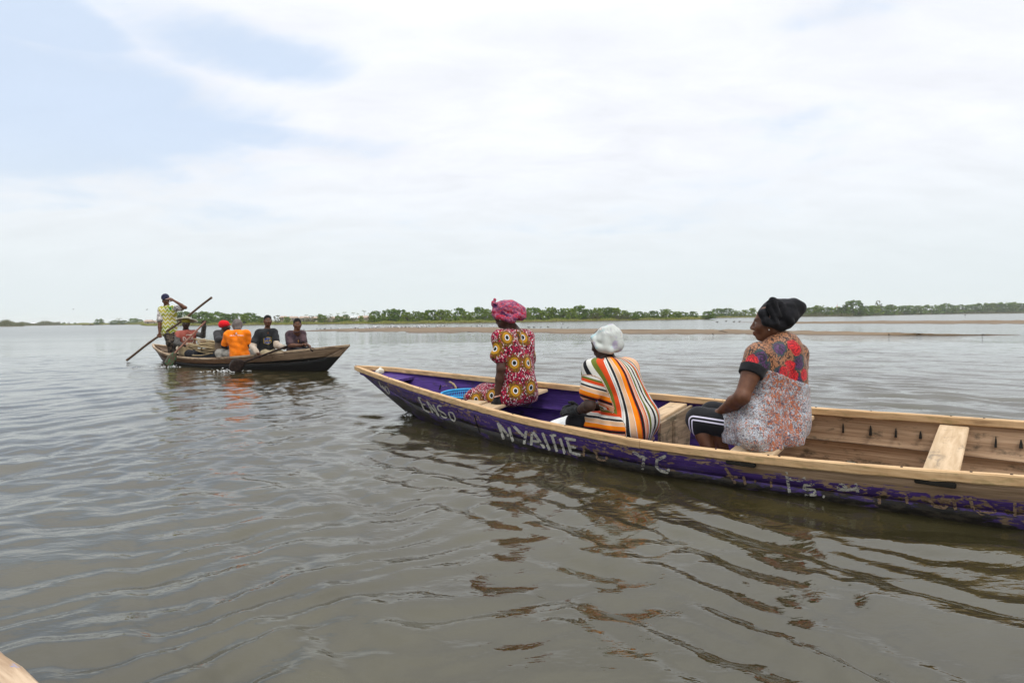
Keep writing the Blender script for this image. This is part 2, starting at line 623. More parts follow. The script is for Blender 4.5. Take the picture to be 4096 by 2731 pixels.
# ---------------------------------------------------------------- wood and paint
def wood_nodes(nt, c0, c1, sc=(3, 40, 40), vec=None, grain=.5):
    P = nt.obj() if vec is None else vec
    g = nt.noise(nt.mapping(P, sc), 1.0, 4, .6, .4)
    g2 = nt.noise(nt.mapping(P, (sc[0] * .4, sc[1] * .3, sc[2] * .3)), 1.0, 3, .5, .2)
    col = nt.mix(nt.step(g, .3, .7), c0, c1)
    return nt.mix(nt.math('MULTIPLY', nt.step(g2, .45, .75), grain), col, tuple(q * .62 for q in c0)), g


def fresh_wood(nt, b):
    P = nt.obj()
    col, g = wood_nodes(nt, (.46, .285, .135), (.62, .42, .225), (2.2, 55, 55), grain=.45)
    spot = nt.noise(nt.mapping(P, (5, 14, 14)), 1.0, 3, .6)
    col = nt.mix(nt.math('MULTIPLY', nt.step(spot, .60, .74), .55), col, (.20, .11, .05))
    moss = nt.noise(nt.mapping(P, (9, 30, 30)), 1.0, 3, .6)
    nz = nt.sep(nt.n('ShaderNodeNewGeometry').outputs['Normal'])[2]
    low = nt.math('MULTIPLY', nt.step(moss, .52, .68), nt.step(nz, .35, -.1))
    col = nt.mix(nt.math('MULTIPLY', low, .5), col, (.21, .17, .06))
    saw = nt.noise(nt.mapping(P, (70, 6, 6)), 1.0, 2, .5)
    nt.put(b.inputs['Normal'], nt.bump(nt.math('ADD', g, nt.math('MULTIPLY', saw, .6)), .35, .004))
    return nt.mix(nt.math('MULTIPLY', nt.step(saw, .5, .8), .18), col, (.30, .19, .09))


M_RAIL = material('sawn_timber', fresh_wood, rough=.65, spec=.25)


def seat_wood(nt, b):
    P = nt.obj()
    col, g = wood_nodes(nt, (.42, .295, .17), (.56, .42, .27), (30, 2.5, 30), grain=.4)
    dirt = nt.noise(nt.mapping(P, (14, 6, 14)), 1.0, 5, .65, .5)
    nt.put(b.inputs['Normal'], nt.bump(g, .3, .003))
    return nt.mix(nt.math('MULTIPLY', nt.step(dirt, .56, .70), .6), col, (.13, .11, .085))


M_SEAT = material('worn_plank', seat_wood, rough=.7, spec=.2)


def hull_outer(nt, b):
    hv = nt.attr('hull')                     # (metres along, share of freeboard, girth metres)
    s, v, g = nt.sep(hv)
    P = nt.comb(s, g, v)
    big = nt.noise(nt.mapping(P, (1.5, 5.5, 0)), 1.0, 5, .65, .35)
    fine = nt.noise(nt.mapping(P, (5, 60, 0)), 1.0, 4, .65, .2)
    chips = nt.noise(nt.mapping(P, (16, 30, 0)), 1.0, 4, .7, .3)
    wood, gr = wood_nodes(nt, (.20, .128, .072), (.39, .265, .165), (3.0, 70, 1), P, .6)
    purple = nt.mix(nt.step(fine, .3, .75), (.034, .015, .098), (.085, .040, .22))
    tar = nt.mix(nt.step(chips, .45, .65), (.010, .008, .006), (.045, .036, .024))
    # how far up the paint still holds: to the rail at the bow, about half way aft
    thr = nt.remap(s, 3.3, 5.2, .96, .50)
    thr = nt.math('ADD', thr, nt.math('MULTIPLY', nt.math('SUBTRACT', big, .5), .95))
    thr = nt.math('ADD', thr, nt.math('MULTIPLY', nt.math('SUBTRACT', fine, .5), .38))
    bare = nt.step(nt.math('SUBTRACT', v, thr), -.02, .03)
    scuff = nt.step(nt.math('ADD', nt.math('MULTIPLY', chips, .75), nt.math('MULTIPLY', big, .45)), .640, .675)
    bare = nt.math('MAXIMUM', bare, scuff)
    fade = nt.noise(nt.mapping(P, (3, 9, 0), loc=(6, 2, 0)), 1.0, 5, .7, .3)
    purple = nt.mix(nt.math('MULTIPLY', nt.step(fade, .5, .72), .4), purple, (.13, .095, .21))
    col = nt.mix(bare, purple, wood)
    lo = nt.math('ADD', nt.remap(s, .2, 4.8, .60, .25), nt.math('MULTIPLY', nt.math('SUBTRACT', big, .5), .55))
    lo = nt.math('ADD', lo, nt.math('MULTIPLY', nt.math('SUBTRACT', chips, .5), .55))
    black = nt.step(nt.math('SUBTRACT', lo, v), -.02, .05)
    keep = nt.step(nt.noise(nt.mapping(P, (2.6, 12, 0), loc=(5, 3, 0)), 1.0, 4, .65, .4), .54, .58)
    black = nt.math('MULTIPLY', black, nt.math('SUBTRACT', 1.0, nt.math('MULTIPLY', keep, .6)))
    bow = nt.step(nt.math('ADD', s, nt.math('MULTIPLY', chips, .8)), 1.35, .75)
    black = nt.math('MAXIMUM', black, nt.math('MULTIPLY', bow, nt.step(big, .40, .52)))
    col = nt.mix(black, col, tar)
    rust = nt.math('MULTIPLY', nt.step(nt.noise(nt.mapping(P, (7, 2.5, 0), loc=(2, 9, 0)), 1.0, 3, .5), .70, .78), .55)
    col = nt.mix(rust, col, (.16, .06, .02))
    nt.put(b.inputs['Normal'], nt.bump(nt.math('ADD', nt.math('MULTIPLY', gr, .5), nt.math('MULTIPLY', bare, -.7)), .5, .003))
    nt.put(b.inputs['Roughness'], nt.mix(bare, (.5, .5, .5), (.8, .8, .8)))
    b.inputs['Specular IOR Level'].default_value = .3
    return col


def hull_inner(nt, b):
    hv = nt.attr('hull')
    s, v, g = nt.sep(hv)
    P = nt.comb(s, g, v)
    big = nt.noise(nt.mapping(P, (1.7, 4.0, 0), loc=(11, 4, 0)), 1.0, 5, .65, .35)
    chips = nt.noise(nt.mapping(P, (22, 34, 0)), 1.0, 4, .7, .3)
    fine = nt.noise(nt.mapping(P, (5, 60, 0)), 1.0, 4, .65, .2)
    wood, gr = wood_nodes(nt, (.23, .14, .078), (.40, .27, .165), (2.4, 60, 1), P, .45)
    purple = nt.mix(nt.step(fine, .3, .75), (.044, .021, .115), (.088, .045, .22))
    worn = nt.remap(s, 4.55, 5.05, -.155, .50)
    q = nt.math('ADD', nt.math('ADD', nt.math('MULTIPLY', nt.math('SUBTRACT', big, .5), .75),
                               nt.math('MULTIPLY', nt.math('SUBTRACT', chips, .5), .75)), worn)
    col = nt.mix(nt.step(q, .0, .05), purple, wood)
    mould = nt.math('MULTIPLY', nt.step(nt.noise(nt.mapping(P, (6, 9, 0), loc=(1, 7, 0)), 1.0, 5, .7), .52, .68), .75)
    col = nt.mix(mould, col, (.035, .03, .02))
    nt.put(b.inputs['Normal'], nt.bump(gr, .4, .003))
    b.inputs['Roughness'].default_value = .75
    b.inputs['Specular IOR Level'].default_value = .2
    return col


M_HULL_OUT = material('weathered_purple_paint', hull_outer)
M_HULL_IN = material('scuffed_purple_inside', hull_inner)


def brown_outer(nt, b):
    hv = nt.attr('hull')
    s, v, g = nt.sep(hv)
    P = nt.comb(s, g, v)
    big = nt.noise(nt.mapping(P, (1.3, 3, 0)), 1.0, 4, .6, .4)
    wood, gr = wood_nodes(nt, (.075, .036, .018), (.19, .10, .05), (2.4, 34, 1), P, .5)
    bow = nt.step(s, 4.6, 7.0)
    wood = nt.mix(nt.math('MULTIPLY', bow, .75), wood, nt.mix(nt.step(gr, .3, .7), (.20, .135, .085), (.33, .235, .15)))
    stern = nt.step(s, 1.7, .6)
    wood = nt.mix(nt.math('MULTIPLY', stern, .85), wood, nt.mix(nt.step(gr, .3, .7), (.17, .15, .14), (.30, .27, .25)))
    lim = nt.math('ADD', nt.remap(s, 3.0, 7.4, .36, .60), nt.math('MULTIPLY', nt.math('SUBTRACT', big, .5), .12))
    tar = nt.step(nt.math('SUBTRACT', lim, v), -.02, .03)
    tar = nt.math('MULTIPLY', tar, nt.remap(s, .6, 2.0, .3, 1.0))
    streak = nt.math('MULTIPLY', nt.step(nt.noise(nt.mapping(P, (5, 9, 0), loc=(4, 2, 0), rot=(0, 0, .6)), 1.0, 4, .6), .57, .68), .7)
    wood = nt.mix(streak, wood, (.045, .026, .016))
    b.inputs['Roughness'].default_value = .6
    b.inputs['Specular IOR Level'].default_value = .15
    return nt.mix(tar, wood, (.012, .011, .010))


def brown_inner(nt, b):
    wood, gr = wood_nodes(nt, (.085, .055, .036), (.18, .12, .08), (2.4, 24, 24))
    return wood


def rail_old(nt, b):
    wood, gr = wood_nodes(nt, (.30, .20, .12), (.47, .36, .235), (2.0, 30, 30), grain=.6)
    P = nt.obj()
    d = nt.noise(nt.mapping(P, (3.2, 9, 9)), 1.0, 4, .65)
    return nt.mix(nt.math('MULTIPLY', nt.step(d, .50, .64), .8), wood, (.10, .058, .032))


M_BROWN_OUT = material('tarred_brown_planks', brown_outer)
M_BROWN_IN = material('dark_inside_planks', brown_inner, rough=.8)
M_RAIL_OLD = material('old_rail_timber', rail_old, rough=.7)


def own_outer(nt, b):
    wood, gr = wood_nodes(nt, (.30, .20, .12), (.50, .37, .245), (5.0, 60, 60), grain=.6)
    P = nt.obj()
    p = nt.noise(nt.mapping(P, (7, 12, 12), loc=(3, 1, 0)), 1.0, 5, .7, .4)
    d = nt.noise(nt.mapping(P, (9, 26, 26)), 1.0, 4, .7)
    col = nt.mix(nt.math('MULTIPLY', nt.step(p, .64, .70), nt.step(d, .45, .62)), wood, (.10, .20, .52))
    nt.put(b.inputs['Normal'], nt.bump(gr, .6, .004))
    return nt.mix(nt.math('MULTIPLY', nt.step(d, .66, .74), .8), col, (.06, .04, .025))


M_OWN = material('worn_blue_painted_timber', own_outer, rough=.75)


# ---------------------------------------------------------------- canoe builder
def strake(S, lo, hi, mid_bulge, thick, sgn, zg, wl_v):
    """one plank of a side: lo/hi = (w, z) arrays of its lower and upper edge; closed, with its own thickness"""
    rows = 5
    O, At = [], []
    for i, s in enumerate(S):
        for j in range(rows):
            t = j / (rows - 1)
            w = lo[0][i] + (hi[0][i] - lo[0][i]) * t + mid_bulge * math.sin(math.pi * t) * min(1, hi[0][i] / .3)
            z = lo[1][i] + (hi[1][i] - lo[1][i]) * t
            O.append((s, sgn * max(w, .004), z))
            At.append((s, z / zg[i], z * 1.1 + abs(w) * .3))
    O, At = np.array(O), np.array(At)
    I = O.copy()
    I[:, 1] = sgn * np.maximum(np.abs(O[:, 1]) - thick, .002)
    n = len(O)
    F = [tuple(f) for f in grid_faces(len(S), rows)]
    Fi = [tuple(q + n for q in f[::-1]) for f in F]
    E = []
    m = len(S)
    for i in range(m - 1):
        for j in (0, rows - 1):
            a, b = i * rows + j, (i + 1) * rows + j
            E.append((a, b, b + n, a + n) if j else (b, a, a + n, b + n))
    for i in (0, m - 1):
        for j in range(rows - 1):
            a, b = i * rows + j, i * rows + j + 1
            E.append((a, b, b + n, a + n))
    F, Fi = list(F), list(Fi)
    if sgn < 0:
        pass
    else:
        F = [f[::-1] for f in F]
        Fi = [f[::-1] for f in Fi]
    return np.concatenate([O, I]), F, Fi, E, np.concatenate([At, At])


def put_strake(name, root, S, lo, hi, sgn, zg, m_out, m_in, thick=.022, bulge=.006):
    V, F, Fi, E, At = strake(S, lo, hi, bulge, thick, sgn, zg, None)
    me = mesh_data(name, V, F + E + Fi, [m_out, m_in], True, attrs={'hull': At})
    idx = np.zeros(len(me.polygons), dtype=np.int32)
    idx[len(F) + len(E):] = 1
    idx[len(F):len(F) + len(E)] = 1
    me.polygons.foreach_set('material_index', idx)
    sm = np.ones(len(me.polygons), dtype=bool)
    sm[len(F):len(F) + len(E)] = False
    me.polygons.foreach_set('use_smooth', sm)
    return link(name, me, root)


def rail_piece(root, S, W, Z, sgn, s0, s1, mat, wid=.05, hei=.052, over=.014, name='gunwale_rail', seed=0):
    X = np.linspace(s0, s1, max(8, int((s1 - s0) / .08)))
    w, z = np.interp(X, S, W), np.interp(X, S, Z)
    q = np.random.default_rng(seed)
    V = []
    for x, a, b in zip(X, w, z):
        jt = q.normal(0, .0011, 8)
        o, i_ = a + over, max(a + over - wid, .0025)
        c = .006
        sec = [(o - c, b), (o, b - c), (o - .001, b - hei + c), (o - c, b - hei), (i_ + c, b - hei), (i_, b - hei + c), (i_, b - c), (i_ + c, b)]
        for k, (u, v) in enumerate(sec):
            V.append((x, sgn * max(u + jt[k], .001), v + jt[(k + 3) % 8]))
    n = 8
    F = [tuple(f) for f in grid_faces(len(X), n, True)]
    F += [tuple(range(n))[::-1], tuple((len(X) - 1) * n + k for k in range(n))]
    if sgn > 0:
        F = [f[::-1] for f in F]
    return part(name, V, F, mat, root)


def build_canoe(root, S, WN, ZN, WF, ZF, WL, ZC, m_out, m_in, m_rail, joints, rail=(.05, .052, .014), split=.52):
    """WN/WF half beams of near (-y) and far (+y) sides; ZN/ZF sheer; WL waterline half beam; ZC chine height"""
    for sgn, W, Z in ((-1, WN, ZN), (1, WF, ZF)):
        slope = (W - np.minimum(WL, W)) / np.maximum(Z, .05)
        wc = np.clip(W - slope * (Z - ZC), 0.0, None)
        wc = np.where(ZC > -.02, np.minimum(wc, .02), wc)
        k = np.clip((.02 - ZC) / .1, 0, 1)
        wc = wc * k
        top = (W - .004, Z - rail[1] - .001)
        mid_w, mid_z = wc + (W - wc) * split, ZC + (Z - ZC) * split
        put_strake('upper_strake', root, S, (mid_w + .003, mid_z + .0015), top, sgn, Z, m_out, m_in)
        put_strake('lower_strake', root, S, (wc, ZC), (mid_w, mid_z - .0015), sgn, Z, m_out, m_in)
        js = [S[0]] + joints[0 if sgn < 0 else 1] + [S[-1]]
        for q in range(len(js) - 1):
            rail_piece(root, S, W, Z, sgn, js[q] + (.0015 if q else 0), js[q + 1] - .0015, m_rail, *rail, seed=q + 5 * (sgn > 0))
        if sgn < 0:
            wcn = wc
        else:
            wcf = wc
    V = []
    for i, s in enumerate(S):
        V += [(s, -wcn[i] - .002, ZC[i] - .003), (s, 0, ZC[i] - .03 * min(1, (wcn[i] + wcf[i]) * 3)), (s, wcf[i] + .002, ZC[i] - .003),
              (s, wcf[i] - .02 * min(1, wcf[i] * 9), ZC[i] + .05), (s, 0, ZC[i] + .05), (s, -wcn[i] + .02 * min(1, wcn[i] * 9), ZC[i] + .05)]
    Fc = [tuple(f) for f in grid_faces(len(S), 6, True)]
    At = np.array([(p[0], .05, p[1]) for p in V])
    part('bottom_boards', V, Fc, m_in, root, attrs={'hull': At})


def on_ray_bvh(bvh, x, y):
    d = Vector(ray(x, y)).normalized()
    h = bvh.ray_cast(Vector(CO), d)
    return h[0], h[1]


def bvh_of(objs):
    V, F, n = [], [], 0
    for o in objs:
        mw = o.matrix_world if o.parent is None else o.parent.matrix_basis @ o.matrix_basis
        V += [mw @ v.co for v in o.data.vertices]
        F += [tuple(q + n for q in p.vertices) for p in o.data.polygons]
        n = len(V)
    return BVHTree.FromPolygons(V, F)


def strokes_mesh(bvh, strokes, inv, off=.003, step_px=5.0):
    """brush strokes: list of (points in survey pixels, width) laid on a surface found by casting"""
    V, F = [], []
    for pts, wd in strokes:
        P = np.array(pts, float)
        seg = np.linalg.norm(np.diff(P, axis=0), axis=1)
        cum = np.concatenate([[0], np.cumsum(seg)])
        n = max(3, int(cum[-1] / step_px))
        t = np.linspace(0, cum[-1], n)
        Q = np.stack([np.interp(t, cum, P[:, 0]), np.interp(t, cum, P[:, 1])], -1)
        T = np.gradient(Q, axis=0)
        T /= np.linalg.norm(T, axis=1)[:, None] + 1e-9
        Nn = np.stack([-T[:, 1], T[:, 0]], -1)
        rows = []
        for i in range(n):
            w_ = wd * (.5 if 0 < i < n - 1 else .38)
            row = []
            for sg in (-1, 0, 1):
                h, nn = on_ray_bvh(bvh, *(Q[i] + Nn[i] * sg * w_))
                if h is None:
                    row = None
                    break
                if nn.dot(Vector(CO) - h) < 0:
                    nn = -nn
                row.append(inv @ (h + nn * off))
            rows.append(row)
        for a, b in zip(rows[:-1], rows[1:]):
            if a is None or b is None:
                continue
            if max((p - q).length for p, q in zip(a, b)) > .12:
                continue
            k = len(V)
            V += [tuple(p) for p in a + b]
            F += [(k, k + 1, k + 4, k + 3), (k + 1, k + 2, k + 5, k + 4)]
    return V, F


def patch_mesh(bvh, poly, inv, off=.003, rings=5):
    P = np.array(poly, float)
    c = P.mean(0)
    n = len(P)
    V, ok = [], True
    for r in range(rings + 1):
        for p in P:
            q = c + (p - c) * max(r / rings, .02)
            h, nn = on_ray_bvh(bvh, *q)
            if h is None:
                h, nn = (V_last, N_last)
            if nn.dot(Vector(CO) - h) < 0:
                nn = -nn
            V_last, N_last = h, nn
            V.append(tuple(inv @ (h + nn * off)))
    F = [tuple(f) for f in grid_faces(rings + 1, n, True)]
    F.append(tuple(range(n)))
    return V, F
# ---------------------------------------------------------------- the purple canoe
purple = thing('wooden_canoe', 'long purple wooden canoe with bare timber rails and peeling white lettering', 'canoe',
               (B1[0], B1[1], 0), A1)
build_canoe(purple, S1, WN1, ZN1, WF1, ZF1, WL1, ZC1, M_HULL_OUT, M_HULL_IN, M_RAIL, [[4.19], [4.27]])


def inner_w(S, W, s):
    return float(np.interp(s, S, W))


def cross_board(root, name, s0, s1, z_near, z_far, wn, wf, th, mat, bev=.004, seed=0):
    V, F = box((s0, -wn, -th), (s1, wf, 0), bev)
    q = np.random.default_rng(seed)
    t = (V[:, 1] + wn) / (wn + wf)
    V[:, 2] += z_near + (z_far - z_near) * t
    V[:, 0] += .012 * np.sin(V[:, 1] * 5 + seed)
    return part(name, V, F, mat, root)


def thwart_at(s0, s1, drop, name='thwart', mat=M_SEAT, th=.028, seed=0, over=-.006, near=None):
    sm = (s0 + s1) / 2
    wn, wf = inner_w(S1, WN1, sm) - .035 + over, inner_w(S1, WF1, sm) - .035 + over
    zn, zf = float(np.interp(sm, S1, ZN1)), float(np.interp(sm, S1, ZF1))
    if near is not None:
        zn = zn + (zf - zn) * (wn - near) / (wn + wf)
        wn = near
    return cross_board(purple, name, s0, s1, zn - drop, zf - drop, wn, wf, th, mat, seed=seed)


thwart_at(2.17, 2.395, .056, seed=1)
thwart_at(2.40, 2.60, .058, seed=2)
thwart_at(3.835, 3.99, .056, 'bulkhead_board', seed=3, near=.10)
thwart_at(4.685, 4.945, .056, seed=4)
thwart_at(5.68, 5.835, .056, seed=5)
thwart_at(7.0, 7.25, .056, seed=6)


def bulk(s0, s1, z0, drop, name, mat, wshr=.05):
    sm = (s0 + s1) / 2
    wn, wf = inner_w(S1, WN1, sm) - wshr, inner_w(S1, WF1, sm) - wshr
    zn, zf = float(np.interp(sm, S1, ZN1)) - drop, float(np.interp(sm, S1, ZF1)) - drop
    zn = zn + (zf - zn) * (wn - .10) / (wn + wf)
    wn = .10
    V = np.array([(x, y, z) for x in (s0, s1) for (y, z) in ((-wn, z0), (wf * .86, z0), (wf, zf), (-wn, zn))])
    return part(name, V, [(0, 1, 2, 3)[::-1], (4, 5, 6, 7), (0, 4, 7, 3)[::-1], (1, 2, 6, 5)[::-1], (2, 3, 7, 6)[::-1], (0, 1, 5, 4)[::-1]][0:6], mat, purple)


def damp_wood(nt, b):
    P = nt.obj()
    col, g = wood_nodes(nt, (.19, .135, .082), (.36, .265, .165), (30, 2.5, 40), grain=.6)
    d = nt.noise(nt.mapping(P, (8, 5, 9)), 1.0, 5, .7, .4)
    return nt.mix(nt.math('MULTIPLY', nt.step(d, .48, .66), .75), col, (.06, .055, .032))


M_DAMP = material('damp_bulkhead_wood', damp_wood, rough=.8)
panel = bulk(4.005, 4.03, -.06, .065, 'bulkhead_panel', M_DAMP)
V, F = box((4.031, .10, -.05), (4.055, .15, .235), .003)
part('bulkhead_batten', V, F, M_DAMP, panel)
cross_board(purple, 'low_seat', 3.72, 3.98, .125, .14, .58, -.12, .025, M_SEAT, seed=8)
# breasthook deck in the bow
V = []
for x in np.linspace(.10, .92, 9):
    wn, wf = inner_w(S1, WN1, x) - .03, inner_w(S1, WF1, x) - .03
    zz = float(np.interp(x, S1, (ZN1 + ZF1) / 2)) - .062
    V += [(x, -max(wn, .004), zz - .01), (x, max(wf, .004), zz + .012), (x, max(wf, .004), zz - .016), (x, -max(wn, .004), zz - .038)]
F = [tuple(f) for f in grid_faces(9, 4, True)] + [(0, 1, 2, 3), (35, 34, 33, 32)]
part('bow_deck', V, F, M_HULL_IN, purple, attrs={'hull': np.array([(p[0], .5, p[1]) for p in V])})


# dark wedges laid on the inner side, painting the shade inside lashing slots
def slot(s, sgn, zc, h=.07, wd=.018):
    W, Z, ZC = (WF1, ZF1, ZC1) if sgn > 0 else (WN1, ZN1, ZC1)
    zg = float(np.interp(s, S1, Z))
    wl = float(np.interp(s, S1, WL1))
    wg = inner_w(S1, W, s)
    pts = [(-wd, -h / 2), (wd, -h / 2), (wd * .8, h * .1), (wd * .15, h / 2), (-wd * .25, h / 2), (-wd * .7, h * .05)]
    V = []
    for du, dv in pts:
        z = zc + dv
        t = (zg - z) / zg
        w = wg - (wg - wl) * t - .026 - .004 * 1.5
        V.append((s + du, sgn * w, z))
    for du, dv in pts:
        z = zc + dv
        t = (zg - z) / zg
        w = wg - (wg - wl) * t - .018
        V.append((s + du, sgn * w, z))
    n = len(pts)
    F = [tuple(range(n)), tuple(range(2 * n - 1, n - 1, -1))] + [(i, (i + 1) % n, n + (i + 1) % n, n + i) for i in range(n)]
    return part('lashing_slot_shade', V, F, M_SLOT, purple)


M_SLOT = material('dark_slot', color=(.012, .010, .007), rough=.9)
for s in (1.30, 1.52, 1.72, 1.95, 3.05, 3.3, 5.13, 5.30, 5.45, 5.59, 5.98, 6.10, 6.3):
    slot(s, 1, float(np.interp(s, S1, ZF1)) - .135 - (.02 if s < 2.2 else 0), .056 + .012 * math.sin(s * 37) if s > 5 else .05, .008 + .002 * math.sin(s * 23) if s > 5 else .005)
# rail wedge shoes under the near rail (dark blocks) where thwarts pass through
for s in (4.83, 5.76):
    w = inner_w(S1, WN1, s)
    z = float(np.interp(s, S1, ZN1))
    V, F = box((s - .085, -(w + .012), z - .078), (s + .085, -(w - .03), z - .0535), .004)
    part('thwart_end', V, F, M_SLOT, purple)

M_NAIL = material('rusty_nail', color=(.04, .025, .018), rough=.8)
nv_, nf_ = tube([(0, 0, -.002), (0, 0, .0022)], [.0065, .0055], 8)
nail_me = mesh_data('nail', nv_, nf_, M_NAIL)
for s, sg in ((.95, -1), (1.6, -1), (2.3, -1), (3.0, -1), (3.55, -1), (4.08, -1), (4.28, -1), (4.68, -1), (4.98, -1), (5.04, -1), (5.62, -1), (5.9, -1), (6.05, -1), (1.2, 1), (2.4, 1), (3.4, 1), (4.2, 1), (4.34, 1), (4.95, 1), (5.3, 1), (5.75, 1), (5.92, 1)):
    W_, Z_ = (WN1, ZN1) if sg < 0 else (WF1, ZF1)
    link('nail', nail_me, next(r for r in purple.children if r.name.startswith('gunwale_rail') and r.data.vertices[0].co.y * sg > 0 and r.data.vertices[0].co.x - .01 <= s <= r.data.vertices[len(r.data.vertices) - 1].co.x + .01), (s, sg * (inner_w(S1, W_, s) - .011), float(np.interp(s, S1, Z_)) + .0012))

# painted lettering on the near side
bpy.context.view_layer.update()
near_side = [o for o in purple.children if o.name.startswith(('upper_strake', 'lower_strake')) and o.data.vertices[3].co.y < 0]
HB = bvh_of(near_side)
inv1 = purple.matrix_basis.inverted()


def cropA(pts):
    return [(1400 + x / 3.92, 1440 + y / 3.92) for x, y in pts]


def cropB(pts):
    return [(1900 + x / 3.36, 1640 + y / 3.36) for x, y in pts]


def cropC(pts):
    return [(2400 + x / 2.6133, 1600 + y / 2.6133) for x, y in pts]


def cropD(pts):
    return [(3100 + x / 2.3614, 1550 + y / 2.3614) for x, y in pts]


white_s, tan_s, worn_s = [], [], []
for p in ([(452, 325), (487, 415), (535, 445)], [(505, 395), (555, 475)],
          [(560, 398), (550, 430), (568, 480), (600, 522), (622, 530), (618, 490), (595, 435), (562, 398)]):
    white_s.append((cropA(p), 4.2))
for p in ([(1072, 572), (1112, 660), (1170, 780)], [(1075, 580), (1120, 600)], [(1125, 685), (1185, 695)], [(1172, 780), (1248, 818)],
          [(1205, 640), (1305, 828)], [(1212, 645), (1396, 872)], [(1302, 692), (1400, 876)],
          [(1440, 722), (1392, 706), (1372, 742), (1402, 790), (1470, 822), (1522, 880), (1512, 906), (1470, 892), (1412, 832)],
          [(1548, 815), (1562, 872), (1600, 930), (1640, 958), (1655, 925), (1640, 872), (1606, 818), (1548, 815)]):
    white_s.append((cropA(p), 5.6))
for p in ([(310, 165), (392, 388)], [(325, 185), (458, 348)], [(455, 225), (515, 420)],
          [(525, 215), (655, 345)], [(692, 275), (662, 455)],
          [(770, 288), (758, 470)], [(785, 290), (938, 508)], [(772, 412), (868, 422)],
          [(908, 300), (1006, 536)], [(1036, 340), (1106, 556)], [(1146, 375), (1212, 586)], [(1005, 328), (1095, 338)],
          [(1236, 385), (1292, 570)], [(1208, 372), (1358, 400)], [(1262, 482), (1362, 500)], [(1292, 570), (1422, 600)]):
    white_s.append((cropB(p), 10.5))
for p in ([(342, 535), (420, 582), (495, 598)], [(462, 600), (446, 722)],
          [(690, 580), (596, 622), (590, 690), (640, 735), (706, 752), (722, 716)],
          [(1948, 745), (1985, 975)], [(1980, 818), (2100, 836), (2150, 808)],
          [(2240, 880), (2142, 880), (2132, 922), (2240, 936), (2252, 985), (2142, 985)]):
    worn_s.append((cropC(p), 12))
for p in ([(620, 905), (592, 955), (690, 962), (800, 945)], [(622, 905), (682, 942)], [(762, 900), (786, 1000)], [(452, 1022), (472, 1028)]):
    worn_s.append((cropD(p), 12))
for p in ([(1470, 470), (1465, 620)], [(1590, 520), (1642, 590), (1642, 640), (1692, 675), (1750, 670), (1785, 645), (1758, 622)]):
    tan_s.append((cropB(p), 9))
for p in ([(1310, 702), (1420, 870)], [(1322, 792), (1440, 802)], [(1500, 790), (1522, 880)], [(1610, 845), (1634, 845)],
          [(1700, 800), (1840, 800)], [(1790, 822), (1792, 910)]):
    tan_s.append((cropC(p), 11))
for p in ([(985, 1030), (986, 1095)], [(1240, 1020), (1252, 1090)], [(1440, 1040), (1500, 1110), (1600, 1130), (1652, 1088)],
          [(1560, 1050), (1690, 1062), (1706, 1150)], [(1842, 1030), (1862, 1120), (1950, 1186), (2090, 1160)], [(2265, 1080), (2266, 1210)]):
    tan_s.append((cropD(p), 14))


def flaking(name, c0, c1, amt):
    def build(nt, b):
        P = nt.obj()
        n = nt.noise(nt.mapping(P, (16, 1, 60)), 1.0, 5, .7, .3)
        n2 = nt.noise(nt.mapping(P, (60, 60, 120)), 1.0, 3, .7)
        col = nt.mix(nt.step(n2, .35, .7), c0, c1)
        keep = nt.step(nt.math('ADD', nt.math('MULTIPLY', n, .7), nt.math('MULTIPLY', n2, .35)), amt, amt + .035)
        tr = nt.n('ShaderNodeBsdfTransparent').outputs[0]
        mx = nt.n('ShaderNodeMixShader')
        nt.put(mx.inputs[0], keep)
        nt.t.links.new(tr, mx.inputs[1])
        nt.t.links.new(b.outputs[0], mx.inputs[2])
        out = [q for q in nt.t.nodes if q.type == 'OUTPUT_MATERIAL'][0]
        nt.t.links.new(mx.outputs[0], out.inputs[0])
        return col
    return material(name, build, rough=.8, spec=.2)


M_LETTER = flaking('flaking_white_paint', (.42, .40, .34), (.66, .64, .57), .43)
M_LETTER2 = flaking('scraped_letter_wood', (.20, .13, .08), (.34, .235, .15), .46)
V, F = strokes_mesh(HB, white_s, inv1)
o = part('painted_lettering', V, F, M_LETTER, purple)
o['kind'] = 'stuff'
o['label'] = 'flaking white hand-painted lettering ENSO NYAME along the side'
M_LETTER3 = flaking('nearly_gone_white_paint', (.36, .34, .28), (.58, .56, .49), .485)
V, F = strokes_mesh(HB, worn_s, inv1)
o = part('faded_lettering', V, F, M_LETTER3, purple)
o['kind'] = 'stuff'
o['label'] = 'mostly flaked off white letters towards the stern'
V, F = strokes_mesh(HB, tan_s, inv1)
o = part('scraped_lettering', V, F, M_LETTER2, purple)
o['kind'] = 'stuff'
o['label'] = 'older letters scraped back to bare wood'

# butt joint in the near side planking
for st_ in ((cropA([(1952, 862), (1985, 985), (2045, 1150)]), 4.5), (cropA([(1680, 770), (1700, 830)]), 3)):
    V, F = strokes_mesh(HB, [st_], inv1, .002)
    part('plank_joint', V, F, M_SLOT, purple)

# ---------------------------------------------------------------- things lying in the purple canoe
def rope_mat(nt, b):
    P = nt.obj()
    w = nt.noise(P, 60, 3, .6)
    return nt.mix(w, (.20, .145, .07), (.46, .36, .21))


M_ROPE = material('jute_rope', rope_mat, rough=.9)
c = boat_world(B1, A1, 1.36, .24, .30)
th_ = np.linspace(0, math.pi * 1.25, 26)
P = np.stack([-.13 * np.cos(th_) * np.cos(A1), -.13 * np.cos(th_) * np.sin(A1), .085 * np.sin(th_) - .02], -1)
V, F = tube(P, .013 + .002 * np.sin(np.arange(26) * 2.2), 8)
o = part('rope', V, F, M_ROPE, None, True, loc=c)
tag(o, 'loop of frayed rope hanging inside the purple bow', 'rope')

